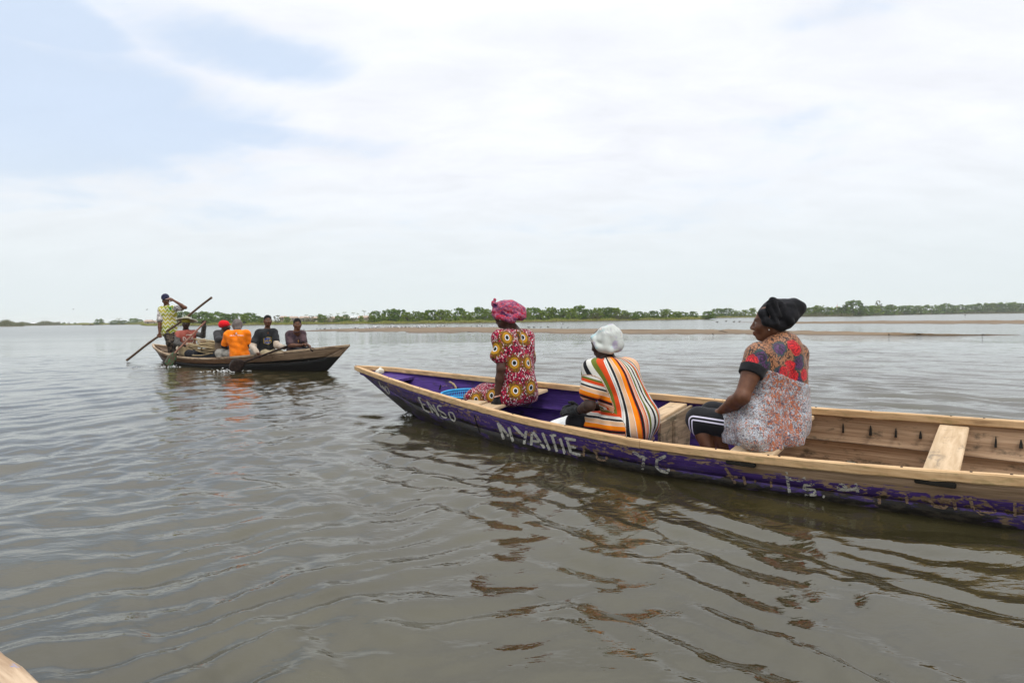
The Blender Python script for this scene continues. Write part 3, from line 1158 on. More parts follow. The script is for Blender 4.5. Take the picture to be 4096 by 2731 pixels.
M_BALL = material('pale_float', lambda nt, b: nt.mix(nt.step(nt.noise(nt.obj(), 14, 4, .6), .4, .65), (.66, .64, .56), (.40, .36, .28)), rough=.6)
c = boat_world(B1, A1, .47, .005, .443)
V, F = sphere((0, 0, 0), (.052, .052, .046), 12, 18)
V[:, 2] += .006 * np.sin(V[:, 0] * 60)
Vk, Fk = tube([(0, 0, .04), (.008, 0, .052), (.02, 0, .05)], [.012, .010, .006], 8)
V, F = join([(V, F), (Vk, Fk)])
o = part('fishing_float', V, F, M_BALL, None, True, loc=c)
tag(o, 'off-white round fishing float resting on the bow deck', 'float')


# blue plastic basket: rim, slatted wall
def basket(c, r, h, mat_c, label, name, cat, tilt=0.):
    root = thing(name, label, cat, c)
    M_B = material(name + '_plastic', lambda nt, b: nt.mix(nt.step(nt.noise(nt.obj(), 9, 3, .6), .4, .7), mat_c, tuple(q * .8 for q in mat_c)), rough=.4, spec=.4)
    th = np.linspace(0, 2 * np.pi, 49)
    P = np.stack([r * np.cos(th), r * np.sin(th), np.full(49, h)], -1)
    part('rim', *tube(P, .011, 8, False), M_B, root, True)
    parts = []
    for k in range(72):
        a = 2 * np.pi * k / 72
        cc, ss = math.cos(a), math.sin(a)
        parts.append(tube([(r * .80 * cc, r * .80 * ss, .0), (r * .985 * cc, r * .985 * ss, h)], [.0042, .0042], 4, False))
    for z in np.linspace(.012, h - .02, 7):
        rr_ = r * (.80 + .185 * z / h)
        P = np.stack([rr_ * np.cos(th), rr_ * np.sin(th), np.full(49, z)], -1)
        parts.append(tube(P, .0045, 4, False))
    V, F = join(parts)
    o = part('lattice_wall', V, F, M_B, root)
    tag(o, kind='stuff')
    P = np.stack([r * .8 * np.cos(th[:-1]), r * .8 * np.sin(th[:-1]), np.zeros(48)], -1)
    P2 = P + np.array([0, 0, -.006])
    part('base', np.concatenate([P, P2]), [tuple(range(48)), tuple(range(95, 47, -1))] + [(i, (i + 1) % 48, 48 + (i + 1) % 48, 48 + i) for i in range(48)], M_B, root)
    root.rotation_euler = (tilt, 0, 0)
    return root


basket(boat_world(B1, A1, 1.86, .02, .055), .255, .245, (.02, .33, .62), 'blue plastic lattice basket in the purple canoe before the first woman', 'plastic_basket', 'basket', .04)

# white sack beside the striped woman
V, F = sphere((0, 0, .0), (.22, .15, .12), 16, 24)
V[:, 2] += .013 * np.sin(V[:, 0] * 27 + 1) * np.cos(V[:, 1] * 21) + .012 * np.sin(V[:, 1] * 34 + V[:, 0] * 9)
V[:, 2] = np.maximum(V[:, 2], -.085)
M_SACK = material('white_sack', lambda nt, b: nt.mix(nt.step(nt.noise(nt.obj(), 12, 4, .6), .4, .7), (.62, .63, .60), (.46, .47, .45)), rough=.6)
o = part('sack', V, F, M_SACK, None, True, loc=at(2272, 1690, 4.75))
o.location.z = .115
o.rotation_euler.z = .3
tag(o, 'crumpled white plastic sack on the canoe floor beside the striped woman', 'sack')

# ---------------------------------------------------------------- the brown canoe
brown = thing('wooden_canoe', 'dark brown tarred wooden canoe carrying six men', 'canoe', (B2[0], B2[1], 0), A2)
build_canoe(brown, S2, WG2, ZG2, WG2, ZG2, WL2, ZC2, M_BROWN_OUT, M_BROWN_IN, M_RAIL_OLD, [[4.6], [4.3]], (.055, .045, .012), .55)


def brown_board(s0, s1, z, name='thwart'):
    sm = (s0 + s1) / 2
    w = float(np.interp(sm, S2, WG2)) - .045
    return cross_board(brown, name, s0, s1, z, z, w, w, .03, M_RAIL_OLD, seed=int(s0 * 7))


for s in (1.0, 1.45, 2.65, 4.15, 5.35, 6.35):
    brown_board(s - .11, s + .11, float(np.interp(s, S2, ZG2)) - .05)

# ---------------------------------------------------------------- the canoe the picture is taken from
own = thing('wooden_canoe', 'worn blue-painted timber canoe edge at the bottom left corner', 'canoe', (B0[0], B0[1], 0), A0)
build_canoe(own, S0, WG0, ZG0, WG0, ZG0, WL0, ZC0, M_OWN, M_OWN, M_OWN, [[3.9], [4.0]], (.11, .05, .012), .5)
# ---------------------------------------------------------------- vegetation meshes
def leaf_mat(name, dark, mid, light):
    def build(nt, b):
        P = nt.obj()
        oi = nt.n('ShaderNodeObjectInfo').outputs['Random']
        n = nt.noise(P, 1.6, 3, .6)
        f = nt.attr('tone', 'Fac')
        v = nt.math('ADD', nt.math('MULTIPLY', n, .6), nt.math('ADD', nt.math('MULTIPLY', f, .55), nt.math('MULTIPLY', oi, .22)))
        b.inputs['Roughness'].default_value = .65
        b.inputs['Specular IOR Level'].default_value = .06
        return nt.ramp(v, [(.25, dark), (.6, mid), (.95, light)])
    return material(name, build)


M_LEAF = [leaf_mat('mangrove_leaves', (.036, .078, .005), (.088, .165, .010), (.17, .26, .022)),
          leaf_mat('young_mangrove_leaves', (.078, .14, .008), (.155, .235, .014), (.25, .33, .03)),
          leaf_mat('dry_scrub_leaves', (.055, .065, .02), (.10, .11, .036), (.17, .17, .065))]
M_BARK = material('bark', lambda nt, b: nt.mix(nt.noise(nt.obj(), 9, 3), (.06, .045, .03), (.14, .11, .08)), rough=.9)


def leaves(C, Nrm, size, q, tone):
    """small pointed leaf-clump faces at C"""
    n = len(C)
    a = q.normal(size=(n, 3))
    a /= np.linalg.norm(a, axis=1)[:, None]
    b = np.cross(a, q.normal(size=(n, 3)))
    b /= np.linalg.norm(b, axis=1)[:, None] + 1e-9
    s = size * q.uniform(.6, 1.4, n)[:, None]
    V = np.stack([C - a * s, C + b * s * .55, C + a * s, C - b * s * .5], 1).reshape(-1, 3)
    F = np.arange(4 * n).reshape(n, 4)
    return V, F, np.repeat(tone, 4)


def make_bush(kind, seed):
    """unit bush: height 1, width about 1, returns crown and trunk meshes"""
    q = np.random.default_rng(seed)
    Vs, Fs, Ts, nv = [], [], [], 0
    if kind == 'round':
        n_cl, leaf, per, sx = 190, .029, 34, .50
    elif kind == 'feather':
        n_cl, leaf, per, sx = 150, .027, 34, .46
    else:
        n_cl, leaf, per, sx = 60, .025, 34, .40
    stems = []
    for i in range(n_cl):
        th = q.uniform(0, 2 * np.pi)
        if kind == 'round':
            z = q.uniform(.02, .95) if i % 3 else q.uniform(.02, .4)
            rad = sx * math.sqrt(max(0, 1 - ((z - .42) / .58) ** 2)) if z > .42 else sx * (.82 + .18 * z / .42)
            rr_ = rad * math.sqrt(q.uniform(.1, 1)) * (q.uniform(.8, 1.05) if i % 9 else 1.18)
            cs = np.array([.062, .062, .075]) * q.uniform(.6, 1.35)
        elif kind == 'feather':
            z = 1.0 * q.uniform(.03, 1.0) ** 1.15
            rad = sx * (1.05 - .62 * z) * q.uniform(.6, 1.25)
            rr_ = rad * math.sqrt(q.uniform(.05, 1))
            cs = np.array([.045, .045, .085]) * q.uniform(.6, 1.3)
        else:
            z = q.uniform(.12, 1.0)
            rad = sx * math.sin(min(1, z * 1.05) * math.pi * .85) * 1.1 + .04
            rr_ = rad * math.sqrt(q.uniform(.1, 1))
            cs = np.array([.06, .06, .06]) * q.uniform(.6, 1.2)
        c = np.array([rr_ * math.cos(th), rr_ * math.sin(th), z])
        u = q.normal(size=(per, 3))
        u /= np.linalg.norm(u, axis=1)[:, None]
        u *= q.uniform(.35, 1.05, (per, 1)) ** .6
        C = c + u * cs
        C[:, 2] = np.maximum(C[:, 2], .01)
        tone = np.clip(q.uniform(0, .8) + q.normal(0, .12, per), 0, 1)
        V, F, T = leaves(C, None, leaf, q, tone)
        Vs.append(V), Fs.append(F + nv), Ts.append(T)
        nv += len(V)
        if i % 7 == 0:
            stems.append(c)
    crown = mesh_data('crown', np.concatenate(Vs), np.concatenate(Fs), M_LEAF[{'round': 0, 'feather': 1, 'sparse': 2}[kind]],
                      attrs={'tone': np.concatenate(Ts)})
    tr = []
    for k, c in enumerate(stems[:14]):
        b0 = np.array([q.normal(0, .03), q.normal(0, .03), -.05])
        mid = b0 * .4 + c * .5 + np.array([0, 0, .08])
        t = np.linspace(0, 1, 5)[:, None]
        P = (1 - t) ** 2 * b0 + 2 * t * (1 - t) * mid + t ** 2 * c
        tr.append(tube(P, np.linspace(.014, .004, 5), 4, False))
    V, F = join(tr)
    return crown, mesh_data('trunk', V, F, M_BARK)


VAR = {'round': [make_bush('round', 20 + i) for i in range(4)],
       'feather': [make_bush('feather', 40 + i) for i in range(4)],
       'sparse': [make_bush('sparse', 60 + i) for i in range(3)]}

ORD = ['first', 'second', 'third', 'fourth', 'fifth', 'sixth', 'seventh', 'eighth', 'ninth', 'tenth', 'eleventh', 'twelfth', 'thirteenth',
       'fourteenth', 'fifteenth', 'sixteenth', 'seventeenth', 'eighteenth', 'nineteenth', 'twentieth', 'twenty-first', 'twenty-second',
       'twenty-third', 'twenty-fourth', 'twenty-fifth', 'twenty-sixth', 'twenty-seventh', 'twenty-eighth', 'twenty-ninth', 'thirtieth',
       'thirty-first', 'thirty-second', 'thirty-third', 'thirty-fourth', 'thirty-fifth', 'thirty-sixth']
KINDWORD = {'round': 'dense green mangrove', 'feather': 'light feathery mangrove', 'sparse': 'thin scrub bush'}


def put_bush(x, ytop, wpx, kind, label, group, back=3.0, q=None):
    p = atz(x, shore_y(x), 0.)
    rd = p[:2] / np.linalg.norm(p[:2])
    p2 = p[:2] + rd * back
    Dp = p2 @ CF[:2]
    z0 = float(np.interp(back, [d_[0] for d_ in prof], [d_[1] for d_ in prof])) - .05
    h = (CAM_H - z0) + (np.interp(x, [0, 4096], [Y_LEFT, Y_RIGHT]) - ytop) * Dp / FPX
    w = wpx * Dp / FPX / (.96 if kind == 'round' else .80)
    k = int(q.integers(0, len(VAR[kind])))
    root = thing('mangrove_tree' if kind != 'sparse' else 'scrub_bush', label, 'bush', (p2[0], p2[1], z0), q.uniform(0, 6.28), group)
    root.scale = (w, w, h)
    link('crown', VAR[kind][k][0], root)
    link('trunk', VAR[kind][k][1], root)
    return root


R, FE, SP = 'round', 'feather', 'sparse'
CLUSTERS = [
    ('on the hazy far left bank', 'bushes on the hazy left bank',
     [(397, 1279, 26, R, 3), (465, 1284, 34, R, 4), (496, 1285, 22, R, 3), (535, 1277, 30, R, 9), (556, 1281, 26, R, 9), (255, 1293, 10, R, 3), (276, 1293, 8, SP, 3), (300, 1294, 8, R, 4)]),
    ('behind the two men at the stern', 'trees behind the stern of the brown canoe',
     [(705, 1262, 50, R, 10), (735, 1250, 60, R, 12), (772, 1256, 50, R, 10), (812, 1250, 56, R, 12), (838, 1260, 46, R, 5)]),
    ('behind the red cap and orange shirt', 'trees behind the middle of the brown canoe',
     [(870, 1251, 62, R, 12), (905, 1259, 46, R, 6), (948, 1256, 52, R, 12), (978, 1262, 36, FE, 4), (1000, 1255, 50, R, 12), (1026, 1267, 40, R, 8), (1050, 1275, 32, FE, 4)]),
    ('in the grass below the palms', 'small bushes in the grass below the palms',
     [(1110, 1266, 28, SP, 6), (1150, 1272, 26, FE, 6), (1222, 1274, 24, SP, 5), (1249, 1268, 30, SP, 5), (1282, 1263, 24, FE, 10), (1298, 1267, 22, FE, 8), (1322, 1268, 34, SP, 4), (1352, 1265, 22, R, 9), (1383, 1262, 30, R, 9), (1418, 1272, 22, SP, 6), (1446, 1268, 20, FE, 9), (1478, 1270, 22, SP, 6)]),
    ('between the purple shirt man and the red headwrap', 'mangroves left of the red headwrap',
     [(1504, 1247, 44, R, 8), (1490, 1268, 26, FE, 4), (1535, 1262, 30, FE, 6), (1562, 1239, 62, R, 11), (1600, 1242, 66, R, 12), (1628, 1254, 44, FE, 6), (1664, 1251, 44, FE, 9), (1692, 1254, 40, FE, 8), (1723, 1243, 52, R, 11), (1765, 1245, 44, FE, 10), (1793, 1246, 40, FE, 9), (1838, 1235, 46, R, 12), (1862, 1250, 40, FE, 8), (1884, 1254, 34, FE, 6), (1917, 1232, 42, R, 12), (1948, 1242, 46, FE, 9), (1975, 1246, 40, FE, 9)]),
    ('between the red and the white headwraps', 'mangroves between the two headwraps',
     [(2104, 1238, 48, FE, 9), (2138, 1234, 56, R, 11), (2166, 1246, 40, FE, 8), (2200, 1235, 46, FE, 10), (2230, 1236, 50, R, 11), (2262, 1239, 46, FE, 10), (2288, 1240, 48, FE, 8), (2318, 1226, 56, R, 13), (2350, 1240, 46, R, 10), (2388, 1238, 50, FE, 10), (2410, 1235, 40, R, 12), (2437, 1233, 44, R, 12), (2463, 1238, 46, FE, 10), (2365, 1258, 26, SP, 3), (2390, 1258, 28, SP, 3)]),
    ('between the white and the black headwraps', 'bushes left of the black headwrap',
     [(2498, 1247, 34, FE, 8), (2476, 1258, 34, SP, 2.5), (2504, 1260, 26, SP, 2.5), (2528, 1254, 44, R, 3), (2554, 1249, 36, R, 9), (2585, 1254, 30, FE, 7), (2615, 1247, 38, R, 10), (2666, 1242, 52, FE, 6), (2708, 1251, 40, FE, 8), (2732, 1251, 38, R, 10), (2772, 1249, 30, R, 14), (2832, 1249, 44, R, 2.0), (2870, 1238, 44, R, 12), (2911, 1237, 46, R, 14), (2950, 1249, 34, FE, 8), (2978, 1245, 30, FE, 8), (3009, 1238, 30, FE, 8)]),
    ('to the right of the black headwrap', 'mangrove thicket right of the black headwrap',
     [(3215, 1238, 46, FE, 7), (3245, 1234, 48, R, 9), (3272, 1228, 50, FE, 9), (3304, 1232, 48, R, 9), (3345, 1233, 46, FE, 9), (3374, 1233, 44, R, 10), (3415, 1205, 68, R, 5), (3461, 1227, 46, R, 9), (3494, 1227, 46, FE, 9), (3511, 1207, 20, SP, 14), (3532, 1227, 46, R, 9), (3560, 1225, 50, FE, 9), (3604, 1227, 52, R, 10), (3632, 1226, 48, R, 10), (3668, 1228, 48, FE, 9), (3722, 1223, 56, R, 9), (3757, 1224, 30, R, 9), (3785, 1217, 44, R, 12), (3814, 1229, 44, FE, 8), (3848, 1222, 52, R, 10), (3886, 1222, 50, R, 10), (3924, 1217, 52, R, 12), (3956, 1218, 50, FE, 12), (3988, 1217, 52, R, 12), (4018, 1213, 50, R, 12), (4050, 1215, 50, FE, 12), (4086, 1217, 50, R, 12), (4130, 1214, 60, R, 12), (4190, 1216, 64, R, 12)]),
]
qb = np.random.default_rng(99)
for where, group, items in CLUSTERS:
    items = sorted(items)
    for i, (x, yt, w, kd, back) in enumerate(items):
        put_bush(x, yt - 4.5, w * 1.38, kd, '%s, %s from left %s' % (KINDWORD[kd], ORD[i], where), group, back, qb)

# ---------------------------------------------------------------- grass along the bank, and low scrub that reads as one mass
def grass_mass(name, x0, x1, n, hmin, hmax, dmin, dmax, mat, label, seed):
    q = np.random.default_rng(seed)
    X = q.uniform(x0, x1, n)
    Vs = np.zeros((n, 3, 3))
    tone = np.repeat(q.uniform(0, 1, n), 3)
    for i, x in enumerate(X):
        p = atz(x, shore_y(x), 0.)
        rd = p[:2] / np.linalg.norm(p[:2])
        dd = dmin + (dmax - dmin) * q.uniform(0, 1) ** 1.6
        b = p[:2] + rd * dd
        z = float(np.interp(dd, [d_[0] for d_ in prof], [d_[1] for d_ in prof])) - .04
        h = q.uniform(hmin, hmax) * (.55 + .45 * math.sin(x * .06) * math.sin(x * .023 + 1) + .3)
        a = q.uniform(0, math.pi)
        wv = np.array([math.cos(a), math.sin(a), 0]) * q.uniform(.06, .14)
        ln = np.array([q.normal(0, .18), q.normal(0, .18), 1.0]) * h
        c = np.array([b[0], b[1], z])
        Vs[i] = c - wv, c + wv, c + ln
    o = part(name, Vs.reshape(-1, 3), np.arange(3 * n).reshape(n, 3), mat, attrs={'tone': tone})
    tag(o, label, 'grass', kind='stuff')
    return o


M_GRASS = leaf_mat('reed_grass', (.14, .155, .03), (.23, .245, .05), (.32, .31, .08))
grass_mass('grass', 566, 1060, 9000, .35, .7, .8, 30, M_GRASS, 'tall yellow-green grass along the left part of the far bank', 3)
grass_mass('grass', 1050, 2060, 26000, .2, .55, .8, 26, M_GRASS, 'yellow-green grass fringe along the middle of the far bank', 4)
grass_mass('grass', 2060, 3040, 22000, .2, .55, .8, 34, M_GRASS, 'bright grass below the bushes right of the red headwrap', 5)
grass_mass('scrub', 3200, 4250, 12000, .6, 1.7, .9, 12, M_LEAF[2], 'brownish undergrowth at the foot of the right-hand mangroves', 6)
grass_mass('scrub', -250, 240, 14000, .8, 3.0, 3, 40, M_LEAF[2], 'low hazy scrub on the dunes at the far left', 7)
grass_mass('scrub', 240, 575, 7000, .5, 1.4, 1, 40, M_GRASS, 'low grass on the hazy left bank by the small canoe', 8)


# ---------------------------------------------------------------- palms
def make_palm(seed):
    q = np.random.default_rng(seed)
    H_ = 7.0
    lean = q.normal(0, .5, 2)
    t = np.linspace(0, 1, 8)[:, None]
    P = np.concatenate([lean * t ** 2, H_ * t], 1)
    tv, tf = tube(P, np.linspace(.16, .10, 8), 6)
    top = P[-1]
    Vs, Fs, nv, Ts = [], [], 0, []
    nfr = 17
    for k in range(nfr):
        az = 2 * np.pi * k / nfr + q.normal(0, .15)
        el0 = q.uniform(.15, 1.25)
        L = q.uniform(2.0, 2.7)
        u = np.linspace(0, 1, 12)
        el = el0 - 1.5 * u ** 1.3
        step_ = L / 11
        r_ = np.concatenate([[0], np.cumsum(np.cos(el[:-1]) * step_)])
        z_ = np.concatenate([[0], np.cumsum(np.sin(el[:-1]) * step_)])
        d_ = np.array([math.cos(az), math.sin(az), 0])
        side_ = np.array([-math.sin(az), math.cos(az), 0])
        S_ = top + r_[:, None] * d_ + z_[:, None] * np.array([0, 0, 1])
        for i in range(1, 12):
            for sg in (-1, 1):
                ll = .62 * math.sin(math.pi * (.12 + .85 * u[i])) + .1
                tip = S_[i] + side_ * sg * ll * .8 + d_ * ll * .45 - np.array([0, 0, ll * .4])
                w_ = d_ * .07
                Vs.append(np.array([S_[i] - w_, S_[i] + w_, tip]))
                Fs.append([nv, nv + 1, nv + 2])
                nv += 3
                Ts += [q.uniform(.2, .9)] * 3
        for i in range(11):
            w_ = side_ * .035
            Vs.append(np.array([S_[i] - w_, S_[i] + w_, S_[i + 1]]))
            Fs.append([nv, nv + 1, nv + 2])
            nv += 3
            Ts += [.5] * 3
    M_ = M_PALM
    return mesh_data('fronds', np.concatenate(Vs), np.array(Fs), M_, attrs={'tone': np.array(Ts)}), mesh_data('trunk', tv, tf, M_BARK)


M_PALM = leaf_mat('palm_fronds', (.07, .095, .035), (.11, .14, .05), (.17, .195, .08))
PAL = [make_palm(i) for i in range(5)]


def put_palm(x, ytop, Dp, label, group, k):
    b = at(x, 0, Dp)
    h = CAM_H - .5 + (np.interp(x, [0, 4096], [Y_LEFT, Y_RIGHT]) - ytop) * Dp / FPX
    root = thing('palm_tree', label, 'palm', (b[0], b[1], .5), k * 1.3, group)
    sc = h / 8.4
    root.scale = (max(sc, .8), max(sc, .8), sc)
    link('fronds', PAL[k % 5][0], root)
    link('trunk', PAL[k % 5][1], root)


PX = [(1100, 1266), (1125, 1263), (1197, 1256), (1233, 1259), (1247, 1253), (1293, 1254), (1321, 1250), (1355, 1244), (1384, 1246.5), (1402, 1251), (1430, 1239), (1449, 1249), (1461, 1251), (1040, 1260)]
PX.sort()
for i, (x, yt) in enumerate(PX):
    put_palm(x, yt, 430 + 40 * ((i * 7) % 4), 'hazy coconut palm, %s from left above the village' % ORD[i], 'coconut palms above the village', i)
put_palm(434, 1271, 330, 'lone hazy palm on the far left bank', None, 3)
put_palm(752, 1247, 205, 'palm rising above the trees behind the straw hat', None, 2)

# ---------------------------------------------------------------- thatched huts
M_THATCH = material('thatch', lambda nt, b: nt.mix(nt.noise(nt.mapping(nt.obj(), (1, 1, 6)), 3, 4), (.26, .17, .12), (.42, .31, .23)), rough=.95)
M_MUD = material('mud_wall', lambda nt, b: nt.mix(nt.noise(nt.obj(), 2, 3), (.30, .23, .17), (.44, .36, .28)), rough=.95)
M_TIN = material('white_roof', lambda nt, b: nt.mix(nt.noise(nt.obj(), 2, 3), (.6, .6, .6), (.78, .78, .76)), rough=.5)


def hut(x, yb, Dp, wpx, hpx, label, mat, group):
    b = at(x, yb, Dp)
    w, h = wpx * Dp / FPX, hpx * Dp / FPX
    root = thing('thatched_hut', label, 'hut', (b[0], b[1], .5), .12 * math.sin(x), group)
    wall_h = max(h * .45 + (b[2] - .5), .8)
    V, F = box((-w * .42, -w * .25, -.2), (w * .42, w * .25, wall_h))
    wl = part('wall', V, F, M_MUD, root)
    V, F = box((-w * .06, -w * .25 - .03, 0), (w * .06, -w * .25 + .05, wall_h * .8))
    part('door', V, F, M_SLOT, wl)
    e, r_ = wall_h - .15, wall_h + h * .55
    V = [(-w * .5, -w * .36, e), (w * .5, -w * .36, e), (w * .5, w * .36, e), (-w * .5, w * .36, e), (-w * .40, 0, r_), (w * .40, 0, r_),
         (-w * .5, -w * .36, e - .18), (w * .5, -w * .36, e - .18), (w * .5, w * .36, e - .18), (-w * .5, w * .36, e - .18)]
    F = [(0, 1, 5, 4), (2, 3, 4, 5), (3, 0, 4), (1, 2, 5), (6, 7, 1, 0), (7, 8, 2, 1), (8, 9, 3, 2), (9, 6, 0, 3), (9, 8, 7, 6)]
    part('roof', V, F, mat, root)


HUTS = [(1135, 1273, 30, 9), (1175, 1274, 36, 9), (1218, 1275, 44, 10), (1262, 1275, 34, 9), (1300, 1275, 40, 11), (1338, 1276, 30, 9), (1374, 1276, 40, 11), (1412, 1275, 34, 11), (1452, 1275, 42, 12), (1478, 1274, 34, 12)]
for i, (x, yb, w, h) in enumerate(HUTS):
    mt = M_TIN if i in (4, 7) else M_THATCH
    hut(x, yb, 400 + 30 * (i % 3), w, h, '%s hut, %s from left under the palms' % ('pale metal roofed' if mt is M_TIN else 'brown thatched', ORD[i]), mt, 'huts under the palms')
hut(597, 1289, 300, 34, 10, 'thatched hut with broad roof behind the standing man', M_THATCH, None)
hut(622, 1290, 315, 26, 8, 'smaller thatched hut beside the broad roofed hut', M_THATCH, None)
hut(135, 1295, 420, 16, 5, 'small white roofed hut in the scrub at far left', M_TIN, None)


# ---------------------------------------------------------------- two red pennants over the right-hand thicket
M_POLE = material('pole_wood', color=(.16, .12, .08), rough=.8)
M_PENN = material('red_cloth', lambda nt, b: nt.mix(nt.step(nt.sep(nt.obj())[2], .35, .5), (.75, .62, .30), nt.mix(nt.noise(nt.obj(), 3, 3), (.52, .07, .05), (.62, .11, .07))), rough=.8)
for x, yt, yb, lb in ((3349, 1212, 1240, 'taller red pennant on a pole above the mangroves'), (3374, 1218, 1243, 'shorter red pennant on a pole left of the big round mangrove')):
    Dp = 270
    b = at(x, yb, Dp)
    h = (yb - yt) * Dp / FPX
    root = thing('pennant', lb, 'flag', (b[0], b[1], .5))
    zt = b[2] + h - .5
    part('pole', *tube([(0, 0, 0), (0, 0, zt)], [.035, .025], 6), M_POLE, root)
    z1, z0 = zt - .25, zt - .25 - h * .62
    V = [(0, -.012, z1), (-.10, -.012, (z0 + z1) / 2 + .2), (-.62, -.02, z0), (0, -.012, z0), (0, .012, z1), (-.10, .012, (z0 + z1) / 2 + .2), (-.62, .02, z0), (0, .012, z0)]
    o = part('cloth', [(v[0], v[1], v[2] - z0) for v in V], [(0, 1, 2, 3), (7, 6, 5, 4), (0, 4, 5, 1), (1, 5, 6, 2), (2, 6, 7, 3), (3, 7, 4, 0)], M_PENN, root)
    o.location = (0, 0, z0)


# ---------------------------------------------------------------- birds
def bird_mesh(name, mat, stand=True, seed=0, wings=False, big=1.):
    P = []
    V, F = sphere((0, 0, .17), (.16, .065, .07), 8, 10)
    V[:, 2] += (V[:, 0] < -.05) * (V[:, 0] + .05) * -.15
    P.append((V, F))
    P.append(sphere((.165, 0, .26), (.05, .04, .042), 6, 8))
    P.append(tube([(.09, 0, .19), (.15, 0, .25)], [.05, .035], 6))
    P.append(tube([(.205, 0, .255), (.265, 0, .24)], [.014, .003], 5))
    P.append(tube([(-.12, 0, .17), (-.27, 0, .15)], [.035, .012], 6))
    for s in (-1, 1):
        if wings:
            P.append(tube([(.02, .05 * s, .2), (-.02, .24 * s, .34), (-.10, .46 * s, .30)], [.05, .04, .008], 5))
        else:
            P.append(tube([(.06, .058 * s, .2), (-.1, .058 * s, .185), (-.25, .02 * s, .17)], [.035, .04, .006], 5))
        P.append(tube([(0, .025 * s, .12), (.005, .025 * s, 0)], [.008, .006], 4))
    V, F = join(P)
    return mesh_data(name, V * big, F, mat, True)


M_GULL = material('gull_feathers', lambda nt, b: nt.mix(nt.step(nt.sep(nt.obj())[0], -.14, -.05), (.10, .10, .11), nt.mix(nt.step(nt.sep(nt.obj())[2], .19, .22), (.74, .74, .73), (.55, .56, .58))), rough=.7)
M_DARKB = material('dark_bird_feathers', lambda nt, b: nt.mix(nt.noise(nt.obj(), 9, 3), (.03, .028, .025), (.10, .085, .07)), rough=.7)
GM = [bird_mesh('gull', M_GULL), bird_mesh('gull', M_GULL, wings=True)]
DM = bird_mesh('tern', M_DARKB, big=.9)
qg = np.random.default_rng(5)


def bar_point(x, t):
    ny = np.interp(x, [1195, 1219, 1434, 1640, 2000, 2500, 3000], [1326, 1330.5, 1333, 1335, 1336.7, 1339, 1341])
    fy = np.interp(x, [1195, 1317, 1411, 1630, 2000, 2100, 2500, 3000], [1323, 1316, 1314, 1309, 1308, 1313, 1315.6, 1318])
    a, b = atz(x, ny, 0.), atz(x, fy, .10)
    p = a[:2] + (b - a)[:2] * t
    tt = (t + .05) / 1.35
    z = -.06 + .16 * math.sin(min(tt / .72, 1) * math.pi / 2) ** .8
    return p, z


def put_bird(p, z, mesh, name, label, cat, group, sc=1.0):
    o = link(name, mesh, None, (p[0], p[1], z))
    o.rotation_euler.z = qg.uniform(0, 6.28)
    o.scale = (sc,) * 3
    tag(o, label, cat, group)


for i in range(64):
    x = float(qg.choice([qg.normal(1660, 70), qg.normal(1520, 80), qg.uniform(1280, 2030), qg.uniform(1560, 1800)]))
    x = min(max(x, 1260), 2040)
    p, z = bar_point(x, float(np.clip(qg.normal(.88, .14), .3, 1.02)))
    put_bird(p, z, GM[1 if qg.uniform() < .12 else 0], 'gull', 'small white gull on the sandbar between the two canoes', 'gull', 'white gulls resting on the sandbar', qg.uniform(.7, 1.0))
for i in range(26):
    x = float(qg.uniform(1215, 2050) if i < 18 else qg.uniform(2090, 2300))
    p, z = bar_point(x, float(np.clip(qg.normal(.95, .06), .5, 1.03)))
    put_bird(p, z, DM, 'tern', 'small dark bird at the edge of the sandbar', 'bird', 'dark birds on the sandbar', qg.uniform(.5, .75))
for x, y, lb in ((2869, 1291, 'grey wader standing in the shallows, leftmost of four'), (2904, 1287.5, 'grey wader with raised wings in the shallows'), (2936, 1289.5, 'grey wader third from left in the shallows'), (2958, 1289, 'grey wader nearest the black headwrap')):
    p = atz(x, y, 0.)
    o = link('wader', DM, None, (p[0], p[1], -.03))
    o.scale = (1.0,) * 3
    tag(o, lb, 'bird', 'waders in the shallows')
p = atz(2248, 1300, 0.)
put_bird(p, -.02, GM[0], 'egret', 'white bird standing alone in shallow water left of the white headwrap', 'bird', None, 1.1)
# heron
p = atz(3860, 1267.5, 0.)
root = thing('heron', 'slender dark heron standing in the water at far right', 'heron', (p[0], p[1], 0))
sc = 9.0 * np.linalg.norm(p) / FPX / .9
Vb, Fb = sphere((0, 0, .62), (.2, .09, .11), 8, 10)
body = part('body', *join([(Vb * sc, Fb), tube(np.array([(-.15, 0, .62), (-.34, 0, .5)]) * sc, [.06 * sc, .02 * sc], 6)]), M_DARKB, root, True)
part('neck', *tube(np.array([(.15, 0, .66), (.24, 0, .82), (.17, 0, .98), (.22, 0, 1.1), (.38, 0, 1.08)]) * sc, np.array([.05, .035, .03, .035, .008]) * sc, 6), M_DARKB, root, True)
for s in (-1, 1):
    part('leg', *tube(np.array([(0, .04 * s, .55), (.03, .04 * s, .3), (0, .04 * s, -.1)]) * sc, .018 * sc, 5), M_DARKB, root, True)
for x, y, Dp, lb in ((293, 1239, 160, 'tiny dark bird flying over the left bank, alone'), (588, 1241, 120, 'tiny flying bird left of the standing man'), (2080, 1271, 100, 'white bird gliding beside the red headwrap'), (1896, 1271, 110, 'white bird flying low before the mangroves left of the red headwrap')):
    o = link('flying_bird', GM[1] if x > 1000 else DM, None, at(x, y, Dp))
    o.rotation_euler.z = 1.0
    o.scale = (1.0,) * 3
    tag(o, lb, 'bird')

